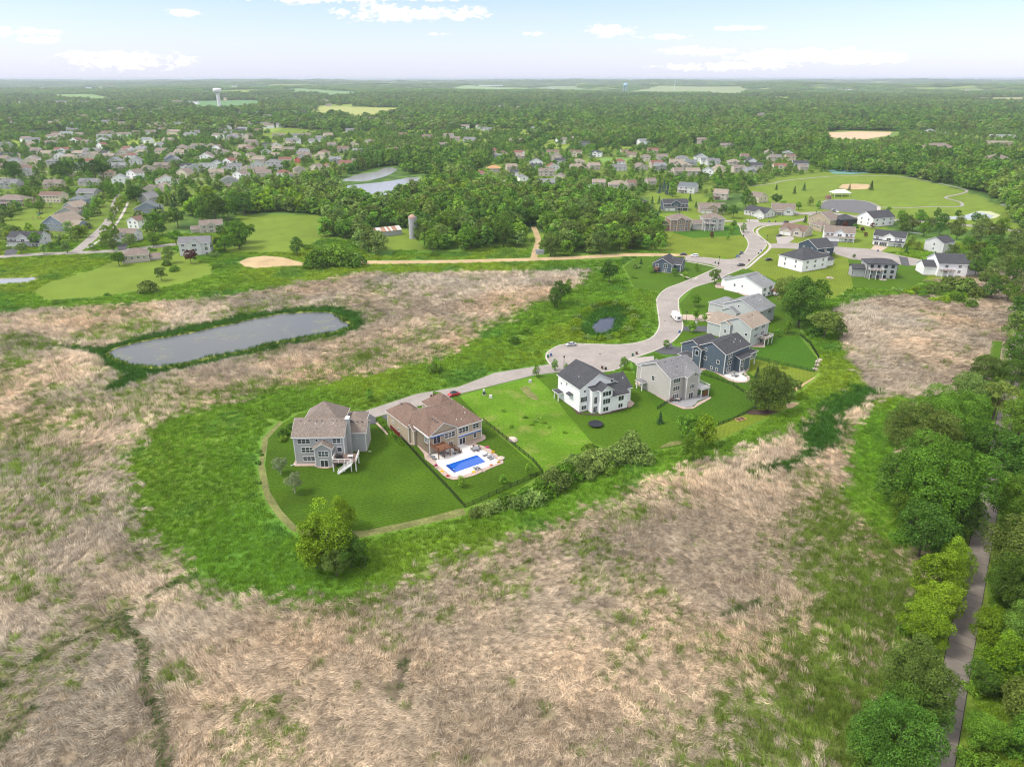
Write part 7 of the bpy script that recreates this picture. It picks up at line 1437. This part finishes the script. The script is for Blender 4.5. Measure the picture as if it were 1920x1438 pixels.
MARKS = [('left of the barn clearing',655,445),('right of the old silo',820,450),('behind the old silo',780,400),('behind the rusty-roofed barn',705,405),('at the path into the woods',1005,440),('in the middle of the central woods',900,420),('along the dirt track, left part',880,475),('along the dirt track, right part',1100,475),('beside the blue craftsman house end of the woods',1180,460),('next to the brown stone house',1225,420),
    ('below the pond in the woods',740,375),('on the left wing of the central woods',500,380),('on the far left tip of the central woods',400,395),('at the top of the central woods',1000,375),('top right of the central woods',1130,385),('right of the left street',240,420),('near the houses at the far left',60,380),('below the left street corner',200,470),('beside the park edge woods',1780,340),('in the right-hand woods beyond the park',1880,385),('beyond the upper pond',850,320),('among the houses left of the pond',600,340)]
for j in order[:N_SINGLE]:
    c = kcol(colour_n[j]); dist = math.hypot(y[j], 100); lod = 'mid'
    cm, tm = tree_proto(c, lod, random.randrange(3)); sx, sy = screen(x[j], y[j])
    t = thing('broadleaf_tree', 't', 'tree', (x[j], y[j], -.05), random.uniform(0, 6.28), 'trees of the woods and yards'); sc = (rad[j], rad[j], rad[j]*tl[j]); zc_ = 1.15*rad[j]*tl[j]
    o = put('crown', cm, t, (0,0,zc_)); o.scale = sc; k = put('trunk', tm, t, (0,0,zc_)); k.scale = sc
    mk = min(MARKS, key=lambda m_: (m_[1]-sx)**2+(2.2*(m_[2]-sy))**2)[0]
    TREE_LABELS.append((t, None, sx, sy, 'wood', (CN[c], mk)))
rest = order[N_SINGLE:]; FAR = [(x[rest], y[rest], rad[rest]*np.where(y[rest] > 900, 1.2, 1.08), tl[rest], colour_n[rest])]
p2 = scatter(1500, 4600, 14.0); fx, fy = p2[:, 0], p2[:, 1]; ok = (in_fields(fx, fy) < 0) & (~clearing(fx, fy) | (rng.uniform(size=len(fx)) < .06)) & (rng.uniform(size=len(fx)) < .95)
hb2 = [b for b in HB if b[1] > 1400]
for b in hb2: ok &= ~(((fx-b[0])**2+(fy-b[1])**2 < (b[2]+3)**2) | ((np.abs(fx-b[0]) < b[2]) & (fy < b[1]) & (fy > b[1]-60)))
fx, fy = fx[ok], fy[ok]; FAR.append((fx, fy, rng.uniform(7.0, 12.5, len(fx)), rng.uniform(.55, .85, len(fx)), fbm(fx, fy, 110, 3, 89)*.6+fbm(fx, fy, 700, 2, 87)*.4+rng.uniform(-.2, .2, len(fx))))
def points_object(name, X, Y, Zc, SC, ROT, IDX, protos, label, extra_col=None):
    """one object that carries many plants as instances"""
    me = bpy.data.meshes.new(name); n = len(X); me.vertices.add(n); me.vertices.foreach_set('co', np.stack([X, Y, Zc], 1).astype(np.float32).ravel()); me.update()
    a = me.attributes.new('scl', 'FLOAT_VECTOR', 'POINT'); a.data.foreach_set('vector', SC.astype(np.float32).ravel())
    a = me.attributes.new('rot', 'FLOAT_VECTOR', 'POINT'); a.data.foreach_set('vector', ROT.astype(np.float32).ravel())
    a = me.attributes.new('pick', 'INT', 'POINT'); a.data.foreach_set('value', IDX.astype(np.int32))
    if extra_col is not None: a = me.attributes.new('tint', 'FLOAT_COLOR', 'POINT'); a.data.foreach_set('color', np.concatenate([extra_col, np.ones((n, 1))], 1).astype(np.float32).ravel())
    o = put(name, me); tag(o, label, kind='stuff')
    col = bpy.data.collections.new(name+'_kinds')
    for i, (pm, mats_) in enumerate(protos):
        q = bpy.data.objects.new(f'{name}_kind_{i:02d}', pm); col.objects.link(q)
    ng = bpy.data.node_groups.new(name+'_spread', 'GeometryNodeTree'); ng.interface.new_socket('Geometry', in_out='INPUT', socket_type='NodeSocketGeometry'); ng.interface.new_socket('Geometry', in_out='OUTPUT', socket_type='NodeSocketGeometry')
    N = ng.nodes; L = ng.links; gi = N.new('NodeGroupInput'); go = N.new('NodeGroupOutput'); ip = N.new('GeometryNodeInstanceOnPoints'); ci = N.new('GeometryNodeCollectionInfo')
    ci.inputs['Collection'].default_value = col; ci.inputs['Separate Children'].default_value = True; ci.inputs['Reset Children'].default_value = True
    L.new(gi.outputs[0], ip.inputs['Points']); L.new(ci.outputs[0], ip.inputs['Instance']); ip.inputs['Pick Instance'].default_value = True
    def na(nm, ty):
        q = N.new('GeometryNodeInputNamedAttribute'); q.data_type = ty; q.inputs['Name'].default_value = nm; return q.outputs[0]
    L.new(na('pick', 'INT'), ip.inputs['Instance Index']); L.new(na('scl', 'FLOAT_VECTOR'), ip.inputs['Scale'])
    e2r = N.new('FunctionNodeEulerToRotation'); L.new(na('rot', 'FLOAT_VECTOR'), e2r.inputs[0]); L.new(e2r.outputs[0], ip.inputs['Rotation'])
    L.new(ip.outputs[0], go.inputs[0]); md = o.modifiers.new('spread', 'NODES'); md.node_group = ng; return o
KIDX = {c: i for i, c in enumerate(KC)}
def idx_of(v): return np.select([v < .38, v < .56, v < .68, v < .80], [0, 1, 2, 3], 4)
protos = [(tree_proto(c, 'far', v)[0], None) for c in KC for v in range(3)]
X = np.concatenate([f[0] for f in FAR]); Y = np.concatenate([f[1] for f in FAR]); RD = np.concatenate([f[2] for f in FAR]); TL = np.concatenate([f[3] for f in FAR]); CV = np.concatenate([f[4] for f in FAR])
hgt = terrain(X, Y); n = len(X)
points_object('distant_woods', X, Y, hgt+RD*TL*.95, np.stack([RD, RD, RD*TL], 1), np.stack([np.zeros(n), np.zeros(n), rng.uniform(0, 6.28, n)], 1), idx_of(CV)*3+rng.integers(0, 3, n), protos, 'woodland and yard trees stretching to the skyline')
# far canopy patches: a hundred crowns at a time reading as one mass
def patch_mesh(seed, colour):
    g = np.random.default_rng(seed); cs, ns, ss, vs = [], [], [], []
    for _ in range(26):
        c = np.array([g.uniform(-38, 38), g.uniform(-38, 38), g.uniform(5, 9)]); r = g.uniform(6, 10); k = 30; d = g.normal(size=(k, 3)); d[:, 2] = np.abs(d[:, 2]); d /= np.linalg.norm(d, axis=1)[:, None]
        cs.append(c+d*r*np.array([1,1,.8])); nn = d+g.normal(size=(k, 3))*.35; ns.append(nn/np.linalg.norm(nn, axis=1)[:, None]); ss.append(g.uniform(1.8, 3.2, k)); vs.append(1.45*g.uniform(.75, 1.2)*g.uniform(.85, 1.15, k))  # values raised: the brightness of lit treetops is put into the leaf colour
    return quads_mesh('canopy', np.concatenate(cs), np.concatenate(ns), np.concatenate(ss), np.concatenate(vs), LEAF[colour])
pk = [(patch_mesh(5+i, c), None) for i, c in enumerate(('dark','mid','dark','olive'))]
out = []; yy = 4500.
while yy < 15500: st = 48+max(0, yy-4500)*.006; hw = yy*.80; xs = np.arange(-hw, hw, st); out.append(np.stack([xs+rng.uniform(-.5, .5, len(xs))*st, yy+rng.uniform(-.4, .4, len(xs))*st], 1)); yy += st
p3 = np.concatenate(out); X, Y = p3[:, 0], p3[:, 1]; ok = (in_fields(X, Y) < 0) & ~clearing(X, Y) & ((fbm(X, Y, 700, 3, 95) < .60) | (Y > 9500)); X, Y = X[ok], Y[ok]; n = len(X)
points_object('skyline_woods', X, Y, terrain(X, Y)-1.5, np.stack([rng.uniform(.8, 1.2, n)]*2+[rng.uniform(.8, 1.15, n)], 1), np.stack([np.zeros(n), np.zeros(n), rng.uniform(0, 6.28, n)], 1), rng.integers(0, 4, n), pk, 'wooded ridges along the skyline')
# labels of the trees
L1 = [(t, l, px) for t, l, px, py, k, c in TREE_LABELS if l]; L2 = []
for t, l, px, py, k, c in TREE_LABELS:
    if l: continue
    if k == 'wood': L2.append((t, f'{c[0]} tree {c[1]}', px))
    else: L2.append((t, f"{dict(dark='dark green', mid='green', olive='olive green', light='pale green', bright='bright green', spruce='dark', blue='blue', silver='silvery', red='purple-leaved', yellow='yellow')[c]} {ONAME[k].replace('_', ' ')} {'near the marsh and meadow' if py > 500 else 'up among the houses'}", px))
number_labels(L1+L2)
# ------------------------------------------------------------------ reeds and meadow plants as real blades
def blade_mat(name, base, var=1.0, trans=.25):
    m = bpy.data.materials.new(name); m.use_nodes = True; nt = m.node_tree; N = nt.nodes; L = nt.links
    for n in list(N): N.remove(n)
    out = N.new('ShaderNodeOutputMaterial'); mix = N.new('ShaderNodeMixShader'); mix.inputs[0].default_value = trans
    d = N.new('ShaderNodeBsdfDiffuse'); t = N.new('ShaderNodeBsdfTranslucent'); L.new(d.outputs[0], mix.inputs[1]); L.new(t.outputs[0], mix.inputs[2]); L.new(mix.outputs[0], out.inputs[0])
    a = N.new('ShaderNodeAttribute'); a.attribute_name = 'leaf'; b = N.new('ShaderNodeAttribute'); b.attribute_type = 'INSTANCER'; b.attribute_name = 'tint'
    vm = N.new('ShaderNodeVectorMath'); vm.operation = 'SCALE'; L.new(b.outputs['Color'], vm.inputs[0]); L.new(a.outputs['Fac'], vm.inputs['Scale'])
    L.new(vm.outputs[0], d.inputs[0]); L.new(vm.outputs[0], t.inputs[0]); return m
M_BLADE = blade_mat('grass_blade', None)
def tuft(name, seed, n, length, width, lean, spread, radius, bend=.5, droop=0.0, segs=3, fan=.35):
    """n tapering blades leaning along +x"""
    g = np.random.default_rng(seed); V = []; Fc = []; val = []
    for i in range(n):
        r = radius*math.sqrt(g.uniform()); a = g.uniform(0, 6.283); bx_, by_ = r*math.cos(a), r*math.sin(a)
        ln = length*g.uniform(.6, 1.15); w = width*g.uniform(.7, 1.3); th = lean+g.normal()*spread; az = g.normal()*fan; tw = g.uniform(0, 3.14)
        p = np.array([bx_, by_, 0.]); k = len(V); wx, wy = -math.sin(az+tw)*w/2, math.cos(az+tw)*w/2; tone = g.uniform(.42, 1.6)
        for s in range(segs+1):
            f = s/segs; t2 = min(1.72, max(0.05, th+bend*f)); ww = 1-f*.75
            V += [(p[0]-wx*ww, p[1]-wy*ww, p[2]), (p[0]+wx*ww, p[1]+wy*ww, p[2])]
            p = p+np.array([math.cos(az)*math.sin(t2), math.sin(az)*math.sin(t2), math.cos(t2)])*ln/segs; p[2] = max(p[2], .12)
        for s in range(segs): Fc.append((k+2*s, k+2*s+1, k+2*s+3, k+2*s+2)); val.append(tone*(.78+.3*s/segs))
    me = bpy.data.meshes.new(name); me.from_pydata(V, [], Fc); at = me.attributes.new('leaf', 'FLOAT', 'FACE'); at.data.foreach_set('value', np.array(val, np.float32)); me.materials.append(M_BLADE); return me
def leafy(name, seed, n, size, h, rad):
    g = np.random.default_rng(seed); a = g.uniform(0, 6.283, n); r = rad*np.sqrt(g.uniform(size=n)); z = h*g.uniform(.25, 1, n)*(1-.4*r/rad); pos = np.stack([r*np.cos(a), r*np.sin(a), z], 1)
    nrm = g.normal(size=(n, 3))*.6+np.array([0,0,1.]); nrm /= np.linalg.norm(nrm, axis=1)[:, None]; return quads_mesh(name, pos, nrm, size*g.uniform(.6, 1.4, n), g.uniform(.65, 1.3, n), M_BLADE)
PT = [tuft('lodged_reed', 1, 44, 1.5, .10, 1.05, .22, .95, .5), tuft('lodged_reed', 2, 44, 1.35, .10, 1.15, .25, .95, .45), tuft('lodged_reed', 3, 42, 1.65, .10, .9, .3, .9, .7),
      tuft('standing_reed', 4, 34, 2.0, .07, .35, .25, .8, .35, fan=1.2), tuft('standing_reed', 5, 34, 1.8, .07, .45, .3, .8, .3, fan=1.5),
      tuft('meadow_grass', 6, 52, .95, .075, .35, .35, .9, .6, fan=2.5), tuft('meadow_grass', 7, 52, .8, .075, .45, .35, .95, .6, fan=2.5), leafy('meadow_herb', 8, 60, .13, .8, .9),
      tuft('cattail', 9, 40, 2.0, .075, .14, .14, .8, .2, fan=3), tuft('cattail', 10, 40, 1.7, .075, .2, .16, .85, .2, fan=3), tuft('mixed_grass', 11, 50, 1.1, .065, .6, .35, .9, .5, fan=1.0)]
LAWNS = [o for o in bpy.data.objects if o.get('kind') == 'structure' and o.name.split('.')[0] in ('lawn','mown_path','road','private_lane','driveway','patio','garden_bed','pond','sidewalk','dirt_track','street','park_path','parking_court','ballfield','park_drive','bare_soil','bare_patch','tennis_court')]
def off_sheets(x, y, objs, margin=True):
    """true where no lawn, road, pond or bed covers the ground"""
    from mathutils.bvhtree import BVHTree
    V, T_ = [], []
    for o in objs:
        k = len(V); V += [(v.co.x+o.location.x, v.co.y+o.location.y, 0.) for v in o.data.vertices]
        for p in o.data.polygons:
            vs = [k+i for i in p.vertices]
            for i in range(1, len(vs)-1): T_.append((vs[0], vs[i], vs[i+1]))
    b = BVHTree.FromPolygons(V, T_); ok = np.ones(len(x), bool)
    offs = [(0,0)]+[(1.15*math.cos(a), 1.15*math.sin(a)) for a in (0,1.26,2.51,3.77,5.03)] if margin else [(0,0)]
    dn_ = Vector((0,0,-1))
    for i in range(len(x)):
        for ox_, oy_ in offs:
            if b.ray_cast(Vector((x[i]+ox_, y[i]+oy_, 1)), dn_, 5)[0] is not None: ok[i] = False; break
    return ok
def spread_points():
    g = np.random.default_rng(5); out = []; y_ = 58.
    while y_ < 640:
        st = .92 if y_ < 150 else .92+(y_-150)*.0040; hw = y_*.79+22; xs = np.arange(-hw, hw, st); out.append(np.stack([xs+g.uniform(-.5, .5, len(xs))*st, y_+g.uniform(-.5, .5, len(xs))*st, np.full(len(xs), st)], 1)); y_ += st
    return np.concatenate(out)
pp = spread_points(); X, Y, ST = pp.T
inr = (Y < 470) | (sdf(NORTH, X, Y) > 0)
inr &= ~((sdf(FIELD_W, X, Y) > 0)); X, Y, ST = X[inr], Y[inr], ST[inr]
op = is_open(X, Y) & (Y > 440); wd = np.zeros(len(X), bool)
for w_ in WOODS: wd |= sdf(w_, X, Y) > 0
k_ = ~op & ~wd; X, Y, ST = X[k_], Y[k_], ST[k_]
k_ = off_sheets(X, Y, [o for o in LAWNS if not o.name.startswith('pond')]) & off_sheets(X, Y, [o for o in LAWNS if o.name.startswith('pond')], False) & (line_dist([tuple(t0), tuple(t0+tdir*460)], X, Y) > 3.4); X, Y, ST = X[k_], Y[k_], ST[k_]
w = zones(X, Y); n = len(X); u = rng.uniform(size=n); u2 = rng.uniform(size=n)
keepm = (rng.uniform(size=n) > w['track']*.5) & ((fbm(X, Y, 3.5, 2, 92) < .72) | (rng.uniform(size=n) < .5))
w = {k: v[keepm] for k, v in w.items()}; X, Y, ST, u, u2 = X[keepm], Y[keepm], ST[keepm], u[keepm], u2[keepm]; n = len(X)
nz = fbm(X, Y, 5, 3, 70); nb = fbm(X, Y, 34, 3, 71); nc = fbm(X, Y, 80, 3, 72)
tot = w['reed']*0; reedw = (1-w['meadow'])*(1-w['sedge'])*(1-w['olive'])
cut1 = w['sedge']; cut2 = cut1+w['meadow']; cut3 = cut2+w['olive']
kind = np.where((u < cut1) | (w['track'] > .4), 0, np.where(u < cut2, 1, np.where(u < cut3, 2, 3)))
flat_ = fbm(X, Y, 28, 3, 73)                                 # where the reeds are laid flat or still stand
pick = np.select([kind == 0, kind == 1, kind == 2], [8+(u2 > .5), np.where(u2 < .4, 5, np.where(u2 < .8, 6, 7)), np.where(u2 < .45, 10, np.where(u2 < .8, 3, 5))], np.where(flat_ > .46, rng.integers(0, 3, n), np.where(u2 < .55, 2, 3+(u2 > .8))))
Cr = np.array([.65,.54,.405])[None, :]*(.78+.40*nz[:, None])*(1+np.array([.05,0,-.05])*(nb[:, None]-.5)*4)*(.88+.26*smooth(.35,.65,nb))[:, None]
Cg = np.array([.15,.30,.024])*(.65+.75*nb[:, None]); yel = smooth(.44, .64, nc)[:, None]; Cg = Cg*(1-yel)+np.array([.26,.37,.03])*yel; blu = smooth(.55,.72,fbm(X, Y, 18, 3, 75))[:, None]*.6; Cg = Cg*(1-blu)+np.array([.075,.22,.045])*blu
Cs = np.array([.065,.165,.022])*(.7+.6*nz[:, None]); Co = np.array([.20,.30,.045])*(.6+.75*nz[:, None]); bro = (rng.uniform(size=n) < np.where(sdf(OLIVE_R, X, Y) > -6, .07, .36))[:, None]; Co = np.where(bro, Cr*.85, Co)
TI = np.select([(kind == 0)[:, None], (kind == 1)[:, None], (kind == 2)[:, None]], [Cs, Cg, Co], Cr)*rng.uniform(.64, 1.34, (n, 1))*(.85+.30*fbm(X, Y, 3.2, 2, 91)[:, None])
ang = 2*math.pi*(fbm(X, Y, 60, 2, 81)*1.3)+2.4*(fbm(X, Y, 9, 2, 82)-.5)+rng.normal(size=n)*.55
s_ = ST/1.15*rng.uniform(.85, 1.2, n); s_ = np.minimum(s_, 2.1); hz_ = np.select([w['track'] > .4, kind == 0, kind == 1], [.3, .6, .85], .9)*s_**.5*rng.uniform(.7, 1.2, n)*np.where(kind == 3, .75+.5*fbm(X, Y, 6, 2, 84), 1)
print('tufts', n)
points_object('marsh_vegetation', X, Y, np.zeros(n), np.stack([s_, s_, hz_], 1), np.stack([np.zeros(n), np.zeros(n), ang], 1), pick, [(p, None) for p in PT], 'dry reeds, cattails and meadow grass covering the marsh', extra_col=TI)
# ------------------------------------------------------------------ haze
hz = MB(); hz.box(-46000, -700, -1.2, 46000, 60000, 106); hb_ = hz.mesh('haze', [])
HM = bpy.data.materials.new('haze_air'); HM.use_nodes = True; N = HM.node_tree.nodes
for n_ in list(N): N.remove(n_)
o_ = N.new('ShaderNodeOutputMaterial'); pv = N.new('ShaderNodeVolumePrincipled'); pv.inputs['Color'].default_value = (.80,.88,.98,1); pv.inputs['Density'].default_value = HAZE_DENSITY; pv.inputs['Anisotropy'].default_value = .2
HM.node_tree.links.new(pv.outputs[0], o_.inputs['Volume']); hb_.materials.append(HM)
hzo = put('haze', hb_); tag(hzo, 'pale summer haze', kind='stuff')
